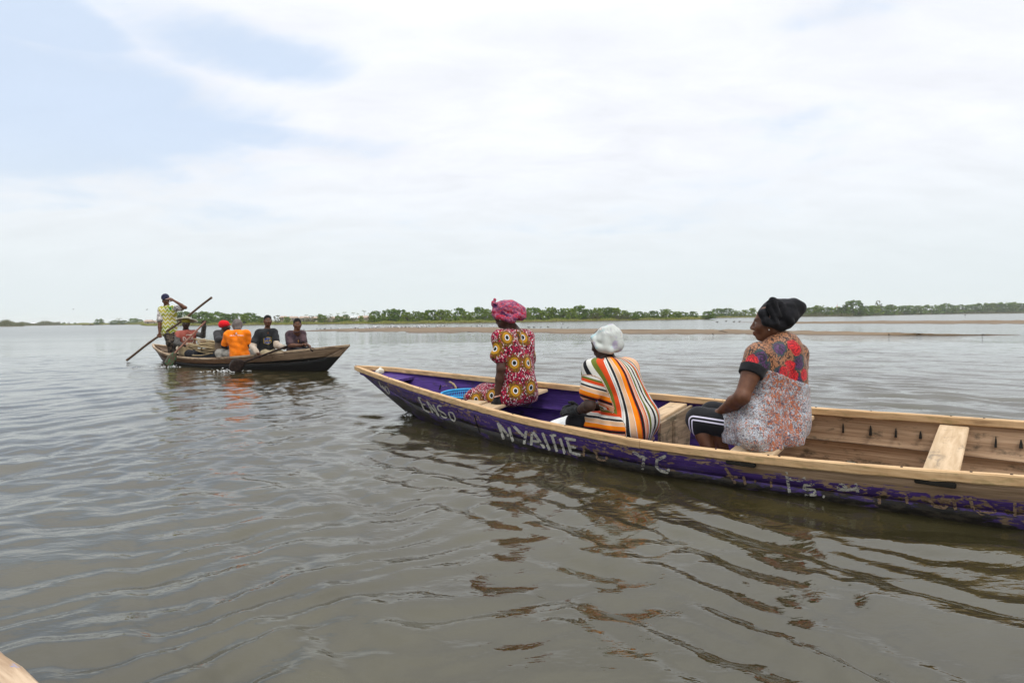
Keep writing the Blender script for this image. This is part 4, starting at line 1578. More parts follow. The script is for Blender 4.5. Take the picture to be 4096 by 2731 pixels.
# ---------------------------------------------------------------- driftwood
M_DRIFT = material('driftwood', lambda nt, b: nt.mix(nt.noise(nt.obj(), 8, 3), (.05, .04, .03), (.13, .10, .075)), rough=.9)
for i, (x, y, L, lb) in enumerate(((1876, 1331, 16, 'dark driftwood stick on the sandbar left of the red headwrap'), (2893, 1328.5, 34, 'long dark stick lying on the sandbar left of the black headwrap'), (2852, 1338, 7, 'short driftwood lump at the water edge of the sandbar'), (3556, 1339, 5, 'small driftwood piece on the right tip of the sandbar'), (3930, 1340.5, 5, 'orange-brown lump at the far end of the sandbar'))):
    p = atz(x, y, .06)
    l = L * np.linalg.norm(p) / FPX / 2
    t = np.linspace(-1, 1, 7)
    V, F = tube(np.stack([t * l, .08 * l * np.sin(t * 3), .04 + .04 * np.cos(t * 2 + i)], -1), [.012, .02, .024, .022, .02, .016, .008], 6)
    o = part('driftwood', V, F, M_DRIFT, None, True, loc=p)
    o.location.z = .05
    tag(o, lb, 'driftwood')

# ---------------------------------------------------------------- tiny far canoe
pc = atz(352, 1301.6, 0.)
Ls = 37 * np.linalg.norm(pc) / FPX
tiny = thing('small_canoe', 'tiny dark canoe with one paddler far off at left', 'canoe', (pc[0], pc[1], 0), .08)
X = np.linspace(-.5, .5, 15)
V = []
for x in X:
    w = .45 * math.sqrt(max(0, 1 - (2 * abs(x)) ** 2.2)) + .01
    z = .18 + .35 * (2 * abs(x)) ** 3
    V += [(x * Ls, -w, z), (x * Ls * .92, -w * .5, -.1), (x * Ls * .92, w * .5, -.1), (x * Ls, w, z), (x * Ls * .97, w * .85, z), (x * Ls * .9, 0, .05), (x * Ls * .97, -w * .85, z)]
F = [tuple(f) for f in grid_faces(15, 7, True)]
part('hull', V, F, M_BROWN_IN, tiny)
# ---------------------------------------------------------------- figures: smooth signed-distance modelling, meshed by surface nets
def _v(p):
    return np.asarray(p, float)


def unit(v):
    v = _v(v)
    return v / (np.linalg.norm(v) + 1e-12)


def rc(a, b, r1, r2=None, k=.03):                 # tapered limb from a to b
    return ('rc', _v(a), _v(b), r1, r1 if r2 is None else r2, k)


def el(c, rad, M=None, k=.02):                    # ellipsoid; rows of M are its axes
    return ('el', _v(c), _v(rad), np.eye(3) if M is None else _v(M), 0, k)


def sub(p):
    return ('sub',) + (p,)


def prim_bb(p):
    if p[0] == 'rc':
        r = max(p[3], p[4])
        return np.minimum(p[1], p[2]) - r, np.maximum(p[1], p[2]) + r
    r = np.abs(p[3].T) @ p[2]
    return p[1] - r, p[1] + r


def prim_d(p, X):
    if p[0] == 'rc':
        a, b, r1, r2 = p[1:5]
        ba = b - a
        t = np.clip(((X - a) @ ba) / (ba @ ba + 1e-12), 0, 1)
        return np.linalg.norm(X - a - t[..., None] * ba, axis=-1) - (r1 + (r2 - r1) * t)
    q = (X - p[1]) @ p[3].T
    k0 = np.linalg.norm(q / p[2], axis=-1)
    k1 = np.linalg.norm(q / p[2] ** 2, axis=-1) + 1e-9
    return k0 * (k0 - 1) / k1


EDG = [(0, 1), (2, 3), (4, 5), (6, 7), (0, 2), (1, 3), (4, 6), (5, 7), (0, 4), (1, 5), (2, 6), (3, 7)]


def surface_nets(D, o, h):
    ins = D < 0
    nx, ny, nz = D.shape
    cs = [(i, j, k) for i in (0, 1) for j in (0, 1) for k in (0, 1)]
    cnt = np.zeros((nx - 1, ny - 1, nz - 1), np.int8)
    for i, j, k in cs:
        cnt += ins[i:nx - 1 + i, j:ny - 1 + j, k:nz - 1 + k]
    act = (cnt > 0) & (cnt < 8)
    I = np.argwhere(act)
    idx = np.full(act.shape, -1, np.int64)
    idx[act] = np.arange(len(I))
    val = np.stack([D[I[:, 0] + i, I[:, 1] + j, I[:, 2] + k] for i, j, k in cs], 1)
    C = np.array(cs, float)
    s, n = np.zeros((len(I), 3)), np.zeros(len(I))
    for a, b in EDG:
        va, vb = val[:, a], val[:, b]
        m = (va < 0) != (vb < 0)
        t = np.where(m, va / np.where(m, va - vb, 1), 0)
        s += m[:, None] * (C[a] + t[:, None] * (C[b] - C[a]))
        n += m
    V = (I + s / n[:, None]) * h + o
    Q = []
    for ax in range(3):
        sl0 = [slice(None)] * 3
        sl1 = [slice(None)] * 3
        sl0[ax], sl1[ax] = slice(0, -1), slice(1, None)
        A, B = ins[tuple(sl0)], ins[tuple(sl1)]
        E = np.argwhere(A != B)
        u, w = (ax + 1) % 3, (ax + 2) % 3
        ok = (E[:, u] > 0) & (E[:, w] > 0) & (E[:, u] < D.shape[u] - 1) & (E[:, w] < D.shape[w] - 1)
        E = E[ok]
        flip = A[tuple(E.T)]
        c = []
        for du, dw in ((-1, -1), (0, -1), (0, 0), (-1, 0)):
            e = E.copy()
            e[:, u] += du
            e[:, w] += dw
            c.append(idx[tuple(e.T)])
        q = np.stack(c, 1)
        q[~flip] = q[~flip][:, ::-1]
        Q.append(q)
    F = np.concatenate(Q)
    return V, F[(F >= 0).all(1)]


def sculpt(prims, h, warp=None, cuts=()):
    """mesh of the smooth union of prims; cuts = list of (point, normal) half-spaces removed"""
    lo = np.min([prim_bb(p)[0] for p in prims if p[0] != 'sub'], 0) - 4 * h - .012
    hi = np.max([prim_bb(p)[1] for p in prims if p[0] != 'sub'], 0) + 4 * h + .012
    n = np.ceil((hi - lo) / h).astype(int) + 1
    ax = [lo[i] + h * np.arange(n[i]) for i in range(3)]
    D = np.full(n, .25, np.float32)
    for p in prims:
        neg = p[0] == 'sub'
        q = p[1] if neg else p
        k = q[5]
        b0, b1 = prim_bb(q)
        pad = k + 3.5 * h + .012
        i0 = np.clip(np.floor((b0 - pad - lo) / h).astype(int), 0, n - 1)
        i1 = np.clip(np.ceil((b1 + pad - lo) / h).astype(int) + 1, 1, n)
        sl = tuple(slice(i0[i], i1[i]) for i in range(3))
        X = np.stack(np.meshgrid(ax[0][sl[0]], ax[1][sl[1]], ax[2][sl[2]], indexing='ij'), -1)
        d = prim_d(q, X)
        c = D[sl]
        if neg:
            d = -d
            w = np.clip(.5 - .5 * (c - d) / k, 0, 1)
            D[sl] = c + (d - c) * w + k * w * (1 - w)
        else:
            w = np.clip(.5 + .5 * (c - d) / k, 0, 1)
            D[sl] = c + (d - c) * w - k * w * (1 - w)
    if warp is not None or cuts:
        X = np.stack(np.meshgrid(*ax, indexing='ij'), -1)
        if warp is not None:
            near = np.abs(D) < .06
            D[near] += warp(X[near])
        for pt, nr in cuts:
            D = np.maximum(D, (X - _v(pt)) @ unit(nr))
    D[0], D[-1], D[:, 0], D[:, -1], D[:, :, 0], D[:, :, -1] = (.2,) * 6
    return surface_nets(D, lo, h)


def wrinkle(amp, freq, seed, ax=(1, 1, 1)):
    q = np.random.default_rng(seed)
    K = [(unit(q.normal(size=3) * np.array(ax)) * freq * q.uniform(.6, 1.7), q.uniform(0, 6.28)) for _ in range(5)]

    def f(X):
        o = 0
        for i, (k, ph) in enumerate(K):
            o = o + np.sin(X @ k + ph + 1.4 * np.sin(X @ K[(i + 2) % 5][0] * .45))
        return (amp * .45 * o).astype(np.float32)
    return f


def folds(amp, freq, direction, seed, warp=1.2):
    """sharp creases running across a direction, like gathered cloth"""
    q = np.random.default_rng(seed)
    k = unit(direction) * freq
    k2, k3 = unit(q.normal(size=3)) * freq * .33, unit(q.normal(size=3)) * freq * .55
    kb = unit(unit(direction) + q.normal(0, .35, 3)) * freq * 1.7
    p = q.uniform(0, 6.28, 4)

    def f(X):
        ph = X @ k + warp * np.sin(X @ k2 + p[0]) + .6 * np.sin(X @ k3 + p[1])
        env = .65 + .35 * np.sin(X @ k2 * .8 + p[2])
        a = np.abs(np.sin(ph)) ** .7 - .62
        b = np.abs(np.sin(X @ kb + 1.1 * np.sin(X @ k3) + p[3])) - .6
        return (-amp * (a * env + .35 * b)).astype(np.float32)
    return f


def both(*fs):
    return lambda X: sum(g(X) for g in fs)


# ---------------------------------------------------------------- anatomy
def lerp(a, b, t):
    return _v(a) + (_v(b) - _v(a)) * t


def head_prims(c, fwd, up, s=1.0, neck=None, jaw=1.0):
    f = unit(fwd)
    u = _v(up) - f * (_v(up) @ f)
    u = unit(u)
    l = np.cross(u, f)
    M = np.stack([f, l, u])
    P = lambda a, b, d: _v(c) + s * (a * f + b * l + d * u)
    e = lambda a, b, d, r, k=.018: el(P(a, b, d), _v(r) * s, M, k)
    pr = [e(-.012, 0, .035, (.097, .076, .088)), e(.022, 0, -.035, (.068, .060 * jaw, .086), .03),
          rc(P(.03, 0, -.092), P(.062, 0, -.098), .034 * s, .024 * s, .025),
          rc(P(-.02, -.05, -.055), P(.045, -.02, -.1), .022 * s, .02 * s, .025), rc(P(-.02, .05, -.055), P(.045, .02, -.1), .022 * s, .02 * s, .025),
          rc(P(.082, -.03, .018), P(.082, .03, .018), .0125 * s, k=.02),
          e(.058, .04, -.032, (.03, .026, .028), .025), e(.058, -.04, -.032, (.03, .026, .028), .025),
          rc(P(.092, 0, .006), P(.110, 0, -.034), .0095 * s, .0145 * s, .012),
          e(.099, .0165, -.040, (.013, .011, .010), .01), e(.099, -.0165, -.040, (.013, .011, .010), .01),
          e(.093, 0, -.066, (.014, .026, .0095), .008), e(.089, 0, -.080, (.014, .023, .0105), .008),
          sub(e(.101, .032, .002, (.016, .017, .011), .012)), sub(e(.101, -.032, .002, (.016, .017, .011), .012)),
          e(.078, .032, .001, (.0135, .0135, .0125), .004), e(.078, -.032, .001, (.0135, .0135, .0125), .004),
          e(-.012, .079, -.012, (.022, .009, .034), .012), e(-.012, -.079, -.012, (.022, .009, .034), .012)]
    if neck is not None:
        pr.append(rc(P(-.022, 0, -.06), neck, .05 * s, .056 * s, .03))
    return pr, M


def face_mask(V, c, M, s=1.0):
    q = (V - _v(c)) @ M.T / s
    eye = np.zeros(len(V))
    iris = np.zeros(len(V))
    for sg in (-1, 1):
        d = np.hypot((q[:, 1] - sg * .032) / .0125, (q[:, 2] - .001) / .0065)
        eye = np.maximum(eye, np.clip(1.6 - d, 0, 1) * (q[:, 0] > .07))
        d2 = np.hypot(q[:, 1] - sg * .032, q[:, 2] - .001)
        iris = np.maximum(iris, np.clip((.0075 - d2) / .002, 0, 1) * (q[:, 0] > .07))
        br = np.clip(1.5 - np.hypot((q[:, 1] - sg * .034) / .02, (q[:, 2] - .026) / .0045), 0, 1) * (q[:, 0] > .06)
        iris = np.maximum(iris, br * .8)
    lip = np.clip(1.5 - np.hypot(q[:, 1] / .024, (q[:, 2] + .073) / .013), 0, 1) * (q[:, 0] > .075)
    return np.stack([eye, iris, lip], -1)


def hand_prims(w, d, palm, thumb, curl=.5, s=1.0, spread=.012):
    """w wrist, d finger direction, palm = way the palm faces, thumb = side the thumb leaves from"""
    d = unit(d)
    n = unit(_v(palm) - d * (_v(palm) @ d))
    a = np.cross(d, n)
    if a @ _v(thumb) < 0:
        a = -a
    w = _v(w)
    pr = [el(w + d * .048 * s, (.054 * s, .040 * s, .017 * s), np.stack([d, a, n]), .02)]
    for i, (off, L) in enumerate(((.031, .068), (.0105, .078), (-.0105, .073), (-.030, .058))):
        p = w + s * (d * (.088 - .006 * abs(i - 1.2)) + a * off)
        dd = unit(d + a * off * spread * 40 * .3)
        for sg, ln in enumerate((.45, .31, .24)):
            ang = curl * (.75 + .25 * sg)
            dd = unit(dd * math.cos(ang) + n * math.sin(ang))
            n2 = unit(n - dd * (n @ dd)) if abs(n @ dd) < .98 else n
            q = p + dd * L * ln * s
            pr.append(rc(p, q, (.0098 - .0009 * sg) * s, (.0090 - .0009 * sg) * s, .005))
            p = q
            n = n2 if sg < 2 else n
        n = unit(_v(palm) - d * (_v(palm) @ d))
    t0 = w + s * (d * .022 + a * .030)
    t1 = t0 + s * unit(d * .65 + a * .75 + n * .2) * .038
    t2 = t1 + s * unit(d * .85 + a * .35 + n * (.25 + curl * .5)) * .032
    pr += [rc(t0, t1, .0145 * s, .0115 * s, .012), rc(t1, t2, .0112 * s, .0092 * s, .006)]
    return pr


def limb(a, b, c, t, r0, r1, r2, k=.03, extra=0.):
    """prims along a-b-c up to parameter t (0..2)"""
    out = []
    if t <= 1:
        out.append(rc(a, lerp(a, b, t), r0 + extra, r0 + (r1 - r0) * t + extra, k))
    else:
        out += [rc(a, b, r0 + extra, r1 + extra, k), rc(b, lerp(b, c, t - 1), r1 + extra, r1 + (r2 - r1) * (t - 1) + extra, k)]
    return out


def torso_prims(j, g=1.0, e=0.0, low=True):
    mid = lerp(j['hipL'], j['hipR'], .5)
    sm = lerp(j['shL'], j['shR'], .5)
    pr = []
    dn = unit(mid - sm)
    for s in ('L', 'R'):
        top = lerp(j['sh' + s], sm, .42) + dn * .07
        bot = lerp(j['hip' + s], mid, .30)
        wst = lerp(top, bot, .58)
        pr += [rc(top, wst, .098 * g + e, .092 * g + e, .05), rc(wst, bot, .092 * g + e, .112 * g + e, .05)]
        pr.append(rc(j['sh' + s], lerp(j['sh' + s], sm, .9) - dn * .02, .056 * g + e, .055 * g + e, .045))
        pr.append(rc(lerp(j['sh' + s], sm, .1), top + dn * .03, .054 * g + e, .09 * g + e, .05))
    if low:
        pr.append(rc(j['hipL'], j['hipR'], .098 * g + e, .098 * g + e, .05))
    return pr


def skin_mat(name, c0, c1):
    def build(nt, b):
        n = nt.noise(nt.obj(), 18, 4, .6)
        m_ = nt.sep(nt.attr('face'))
        col = nt.mix(nt.step(n, .3, .7), c0, c1)
        col = nt.mix(nt.math('MULTIPLY', m_[2], .65), col, (c1[0] * 1.25, c1[1] * .95, c1[2] * 1.15))
        col = nt.mix(nt.math('MULTIPLY', m_[0], .8), col, (.45, .42, .38))
        col = nt.mix(m_[1], col, (.012, .008, .006))
        b.inputs['Roughness'].default_value = .48
        b.inputs['Specular IOR Level'].default_value = .28
        b.inputs['Subsurface Weight'].default_value = 0.0
        nt.put(b.inputs['Normal'], nt.bump(nt.noise(nt.obj(), 90, 3, .6), .15, .003))
        return col
    return material(name, build)


M_SKIN = [skin_mat('dark_brown_skin', (.045, .020, .012), (.075, .034, .020)),
          skin_mat('brown_skin', (.085, .033, .016), (.135, .056, .027)),
          skin_mat('deep_brown_skin', (.032, .017, .012), (.056, .030, .020))]


def fig_part(name, V, F, mat, root, attrs=None):
    b = np.array(root.location)
    return part(name, V - b, F, mat, root, True, attrs=attrs)


def body_mesh(root, j, hc, hf, hu, skin, h, g=1.0, hs=1.0, neck=None, arms='LR', hands=None, legs=True, fat=1.0, jaw=1.0):
    pr, M = head_prims(hc, hf, hu, hs, neck, jaw)
    pr += torso_prims(j, g * .93)
    if neck is not None:
        sm = lerp(j['shL'], j['shR'], .5)
        pr.append(rc(neck, sm, .056 * hs, .07 * g, .05))
        for s in 'LR':
            pr.append(rc(lerp(neck, sm, .4), lerp(j['sh' + s], sm, .25), .045 * g, .045 * g, .04))
    for s in arms:
        a, e_, w = j['sh' + s], j['el' + s], j['wr' + s]
        pr += [rc(a, lerp(a, e_, .45), .053 * g * fat, .049 * g * fat, .03), rc(lerp(a, e_, .45), e_, .049 * g * fat, .040 * g * fat, .02),
               rc(e_, lerp(e_, w, .35), .041 * g * fat, .040 * g * fat, .02), rc(lerp(e_, w, .35), w, .040 * g * fat, .026 * g, .02)]
    for hp in (hands or []):
        pr += hp
    if legs:
        for s in 'LR':
            pr += [rc(j['hip' + s], j['knee' + s], .088 * g, .058 * g, .04), rc(j['knee' + s], lerp(j['knee' + s], j['ank' + s], .35), .055 * g, .056 * g, .02),
                   rc(lerp(j['knee' + s], j['ank' + s], .35), j['ank' + s], .056 * g, .036 * g, .02)]
            if 'toe' + s in j:
                pr.append(rc(j['ank' + s], j['toe' + s], .036 * g, .028 * g, .02))
    V, F = sculpt(pr, h)
    return fig_part('body', V, F, skin, root, {'face': face_mask(V, hc, M, hs)}), M


def surface_anchor(V, px, py, rad=14):
    q = project(V)
    d = np.hypot(q[:, 0] - px, q[:, 1] - py)
    ok = d < rad
    if not ok.any():
        return V[np.argmin(d)]
    i = np.where(ok)[0]
    return V[i[np.argmin(q[i, 2] + d[i] * .0015)]]
# ---------------------------------------------------------------- fabrics
def cloth(name, build, rough=.9, spec=.06):
    def bld(nt, b):
        c = build(nt, b)
        w = nt.noise(nt.obj(), 260, 2, .5)
        nt.put(b.inputs['Normal'], nt.bump(w, .12, .002))
        b.inputs['Sheen Weight'].default_value = .08
        return c
    return material(name, bld, rough=rough, spec=spec)


def plain(name, c0, c1, sc=14):
    return cloth(name, lambda nt, b: nt.mix(nt.step(nt.noise(nt.obj(), sc, 4, .6), .35, .68), c0, c1))


M_BLACK = plain('black_jersey', (.012, .012, .013), (.022, .022, .024))
M_GLOVE = plain('black_work_glove', (.012, .013, .013), (.03, .031, .032), 60)
M_KHAKI = plain('grey_trousers', (.16, .145, .12), (.25, .23, .19))

DB = np.array([math.cos(A1), math.sin(A1), 0])         # towards the stern of the purple canoe
FW = -DB                                               # the way the women face
LW = np.array([-FW[1], FW[0], 0])                      # their left
UP = np.array([0, 0, 1.])
HW = .0072

# ================================================================ first woman: wax-print dress, red headwrap
root = thing('person', 'woman in yellow-eyed red wax-print dress and tie-dyed red headwrap, seated near the bow', 'person', (*at(2065, 1600, 5.47)[:2], .26))
j = dict(shL=at(1999, 1352, 5.33), shR=at(2108, 1350, 5.60), elL=at(2004, 1474, 5.27), wrL=at(1989, 1592, 5.30),
         elR=at(2122, 1470, 5.72), wrR=at(2040, 1560, 5.85), hipL=at(2040, 1583, 5.36), hipR=at(2100, 1578, 5.58),
         kneeL=at(1888, 1592, 5.62), kneeR=at(1925, 1568, 5.86), ankL=at(1862, 1745, 5.70), ankR=at(1900, 1725, 5.95),
         toeL=at(1815, 1770, 5.8), toeR=at(1850, 1750, 6.05))
j['ankL'][2] = j['ankR'][2] = .04
j['toeL'][2] = j['toeR'][2] = .0
hc, hf = at(2019, 1258, 5.49), unit((-.80, .62, -.08))
nk = at(2050, 1322, 5.50)
hand = hand_prims(at(1990, 1596, 5.30), (-.05, .02, -1), (.3, .5, -.2), (-1, .2, 0), .45, .98)
body, HM = body_mesh(root, j, hc, hf, UP, M_SKIN[0], HW, .98, .98, nk, 'LR', [hand], fat=.98)
# dress
pr = torso_prims(j, 1.0, .012)
pr += [rc(at(2072, 1535, 5.44), at(2085, 1556, 5.48), .150, .150, .06), rc(at(2062, 1450, 5.44), at(2070, 1535, 5.45), .138, .150, .06)]
pr += limb(j['shL'], j['elL'], j['wrL'], .66, .060, .066, .06, .03)
pr += [rc(lerp(j['shL'], j['elL'], .5), at(1982, 1422, 5.29), .050, .058, .03)]
pr += limb(j['shR'], j['elR'], j['wrR'], .72, .056, .060, .06, .03)
for s in 'LR':
    pr += [rc(j['hip' + s], lerp(j['hip' + s], j['knee' + s], .97), .105, .082, .05)]
pr.append(rc(lerp(j['kneeL'], j['hipL'], .1), lerp(j['kneeR'], j['hipR'], .1), .07, .07, .06))
V, F = sculpt(pr, HW, both(wrinkle(.003, 38, 3, (1, 1, .5)), folds(.005, 26, (1, .3, .35), 5)), [(_v((0, 0, .262)), (0, 0, -1))])
ctr = [surface_anchor(V, *p) for p in ((2040, 1344), (2105, 1346), (1970, 1386), (2057, 1450), (2127, 1450), (2065, 1561), (2137, 1553), (1892, 1604), (1953, 1578))]
ctr += [c + q for c, q in zip(ctr[3:5], (np.array([.25, .3, 0.05]), np.array([.1, .3, .1])))]
C = np.array(ctr)
d = np.linalg.norm(V[:, None] - C[None], axis=2)
i = d.argmin(1)
rel = V - C[i]
e_x, e_y = rel @ CR, rel @ CU
At = np.stack([e_x, e_y, np.sqrt(d.min(1) ** 2 + .55 * np.exp(-(d.min(1) / .05) ** 2) * e_x ** 2)], -1)


def waxprint(nt, b):
    a = nt.attr('eye')
    x, y, r = nt.sep(a)
    P = nt.obj()
    ang = nt.math('ARCTAN2', y, x)
    wob = nt.math('ADD', r, nt.math('MULTIPLY', nt.math('SUBTRACT', nt.noise(P, 40, 2), .5), .006))
    rays = nt.math('SINE', nt.math('MULTIPLY', ang, 34))
    rings = nt.math('SINE', nt.math('MULTIPLY', r, 560))
    dots = nt.math('MULTIPLY', rays, rings)
    v1 = nt.voro(nt.mapping(P, (1, 1, .6)), 115)
    vc = nt.voro(nt.mapping(P, (1, 1, .6)), 115, out='Color')
    sel = nt.sep(vc)[0]
    field = nt.ramp(sel, [(0, (.36, .014, .05)), (.40, (.03, .012, .016)), (.60, (.60, .54, .52)), (.82, (.42, .02, .06))], 'CONSTANT')
    field = nt.mix(nt.step(v1, .52, .62), field, (.10, .01, .02))
    yel = (.42, .235, .014)
    dotc = nt.mix(nt.step(dots, .05, .25), (.035, .012, .010), yel)
    dotc = nt.mix(nt.step(nt.sep(vc)[1], .45, .5), dotc, nt.mix(nt.step(dots, .3, .5), (.03, .01, .01), (.42, .22, .02)))
    outer = nt.mix(nt.step(nt.math('ADD', r, nt.math('MULTIPLY', sel, .035)), .088, .102), dotc, field)
    ring = nt.mix(nt.step(rays, .35, .8), yel, (.35, .13, .02))
    c = nt.mix(nt.step(wob, .049, .053), ring, outer)
    c = nt.mix(nt.step(wob, .030, .032), (.30, .02, .03), c)
    c = nt.mix(nt.step(wob, .027, .029), (.66, .73, .70), c)
    return nt.mix(nt.step(wob, .019, .022), (.016, .017, .02), c)


dress = fig_part('dress', V, F, cloth('wax_print_cotton', waxprint), root, {'eye': At})
# back zip
zb = BVHTree.FromPolygons([Vector(v) for v in V], [tuple(f) for f in F])
inv = Matrix.Translation(-Vector(root.location))
Vz, Fz = strokes_mesh(zb, [([(2079, 1325), (2090, 1362), (2096, 1412)], 2.4)], inv, .003, 4)
part('zip', Vz, Fz, plain('grey_zip', (.2, .19, .18), (.3, .29, .27)), dress)
# trousers below the knee
pr = []
for s in 'LR':
    pr += [rc(lerp(j['hip' + s], j['knee' + s], .8), j['knee' + s], .074, .07, .03), rc(j['knee' + s], lerp(j['knee' + s], j['ank' + s], .85), .07, .06, .03)]
V, F = sculpt(pr, .009, wrinkle(.004, 45, 5))
fig_part('trousers', V, F, M_KHAKI, root)
# glove, bracelet, earring
V, F = sculpt([rc(at(1990, 1588, 5.30), at(1990, 1600, 5.30), .034, .036, .01)] + [(p[0], p[1], p[2] if p[0] == 'rc' else p[2] + .004, *((p[3] + .0035, p[4] + .0035) if p[0] == 'rc' else (p[3], p[4])), p[5]) for p in hand], .005)
fig_part('glove', V, F, M_GLOVE, root)
th = np.linspace(0, 2 * np.pi, 25)
bc = at(1990, 1583, 5.30)
P = bc + .0385 * np.stack([np.cos(th), np.sin(th), .25 * np.cos(th)], -1)
o = fig_part('bracelet', *tube(P, .006, 6, False), material('bead_bracelet', lambda nt, b: nt.ramp(nt.noise(nt.obj(), 90, 1), [(0, (.5, .05, .03)), (.47, (.7, .66, .55)), (.55, (.5, .12, .04)), (.62, (.02, .02, .02))], 'CONSTANT')), root)
ear = _v(hc) + .98 * (HM[0] * -.008 + HM[1] * .089 + HM[2] * -.047)
fig_part('earring', *sphere(ear, .006, 7, 10), material('pearl', color=(.8, .78, .74), rough=.25, spec=.5), root)


def tiedye(nt, b):
    P = nt.obj()
    n = nt.noise(nt.mapping(P, (1, 1, 1.5)), 11, 5, .65, 1.6)
    m_ = nt.noise(nt.mapping(P, (2, 2, 5), (.4, .3, .5)), 17, 4, .65, 2.0)
    c = nt.ramp(n, [(.26, (.36, .005, .02)), (.47, (.42, .010, .035)), (.51, (.36, .18, .22)), (.55, (.28, .012, .05)), (.64, (.05, .016, .07))])
    c = nt.mix(nt.step(m_, .52, .58), c, (.07, .035, .11))
    return nt.mix(nt.step(m_, .38, .34), c, (.42, .32, .35))


M_TIE = cloth('tie_dyed_scarf', tiedye, .7, .2)
D5 = 5.50
pr = [el(at(2022, 1240, 5.50), (.128, .112, .093), np.stack([unit(CR - .35 * CF), unit(CF + .35 * CR), CU]), .03),
      rc(at(2045, 1243, 5.52), at(2072, 1250, 5.50), .092, .078, .04), rc(at(2060, 1262, 5.45), at(2088, 1266, 5.46), .045, .036, .03),
      rc(at(1984, 1262, 5.44), at(2040, 1281, 5.38), .026, .024, .012), rc(at(1976, 1244, 5.45), at(2058, 1272, 5.38), .024, .02, .010),
      rc(at(1976, 1255, 5.5), at(1990, 1268, 5.42), .024, .024, .012), rc(at(2040, 1278, 5.37), at(2054, 1280, 5.38), .026, .028, .012),
      rc(at(2052, 1268, 5.38), at(2078, 1264, 5.40), .022, .026, .012),
      rc(at(1982, 1232, 5.47), at(1973, 1214, 5.46), .022, .020, .012), rc(at(1973, 1214, 5.46), at(1978, 1199, 5.46), .017, .014, .008),
      rc(at(1974, 1222, 5.45), at(1986, 1212, 5.44), .012, .010, .008)]
V, F = sculpt(pr, .0058, both(folds(.0060, 62, (.5, -.2, 1), 9), wrinkle(.0015, 90, 2)))
fig_part('headwrap', V, F, M_TIE, root)

def AT2(x, y, D):                 # she sits on the near side of the canoe
    return at(x, y, D * .92)


# ================================================================ second woman: striped dress, pale headwrap
root = thing('person', 'woman in orange, black and white striped dress with pale headwrap, bent forward', 'person', (*AT2(2510, 1720, 4.78)[:2], .15))
j = dict(shL=AT2(2366, 1478, 4.66), shR=AT2(2515, 1470, 4.95), elL=AT2(2358, 1622, 4.60), wrL=AT2(2313, 1642, 4.80),
         elR=AT2(2470, 1610, 5.10), wrR=AT2(2318, 1636, 5.05), hipL=AT2(2490, 1708, 4.66), hipR=AT2(2570, 1690, 4.92),
         kneeL=AT2(2306, 1690, 4.92), kneeR=AT2(2350, 1668, 5.18), ankL=AT2(2330, 1800, 4.95), ankR=AT2(2370, 1780, 5.2), toeL=AT2(2260, 1800, 5.1), toeR=AT2(2300, 1780, 5.35))
for k_ in ('ankL', 'ankR', 'toeL', 'toeR'):
    j[k_][2] = .03
hc, hf = AT2(2412, 1372, 4.86), unit((-.72, .68, -.22))
hu2 = unit((-.25, .2, 1))
nk = AT2(2428, 1440, 4.86)
hL = hand_prims(AT2(2313, 1642, 4.80), (-.9, .35, -.05), (.1, .5, -.8), (.3, .3, .9), .32, .95, .03)
hR = hand_prims(AT2(2316, 1632, 5.02), (-.8, .1, -.1), (-.2, -.8, -.2), (0, -.2, 1), .5, .95, .03)
body, HM = body_mesh(root, j, hc, hf, hu2, M_SKIN[2], HW, .94, .915, nk, 'LR', [hL, hR], fat=1.05)
pr = torso_prims(j, .98, .012)
pr += [rc(AT2(2548, 1680, 4.78), AT2(2535, 1700, 4.78), .158, .160, .06), rc(AT2(2470, 1520, 4.82), AT2(2540, 1660, 4.80), .14, .156, .07)]
pr += limb(j['shL'], j['elL'], j['wrL'], .62, .066, .082, .07, .035)
pr += limb(j['shR'], j['elR'], j['wrR'], .62, .066, .078, .07, .035)
for s in 'LR':
    pr += [rc(j['hip' + s], lerp(j['hip' + s], j['knee' + s], .60), .112, .096, .05)]
pr.append(rc(lerp(j['hipL'], j['kneeL'], .1), lerp(j['hipR'], j['kneeR'], .5), .10, .09, .06))
V, F = sculpt(pr, HW, both(wrinkle(.003, 34, 13, (1, 1, .6)), folds(.005, 24, (.8, .2, .6), 15)))
# stripe coordinate: round the trunk, down the sleeve, round the thigh
sp0, sp1 = lerp(j['hipL'], j['hipR'], .5), nk
ax_ = unit(sp1 - sp0)
bk = unit(DB - ax_ * (DB @ ax_))
lf = np.cross(ax_, bk)
rel = V - sp0
hgt = rel @ ax_
u_t = np.arctan2(rel @ lf, rel @ bk) * (.165 + .02 * np.sin(hgt * 6)) * -1.0 + .06 * hgt


def seg_d(X, a, b):
    ba = b - a
    t = np.clip(((X - a) @ ba) / (ba @ ba), 0, 1)
    return np.linalg.norm(X - a - t[:, None] * ba, axis=1), t * np.linalg.norm(ba)


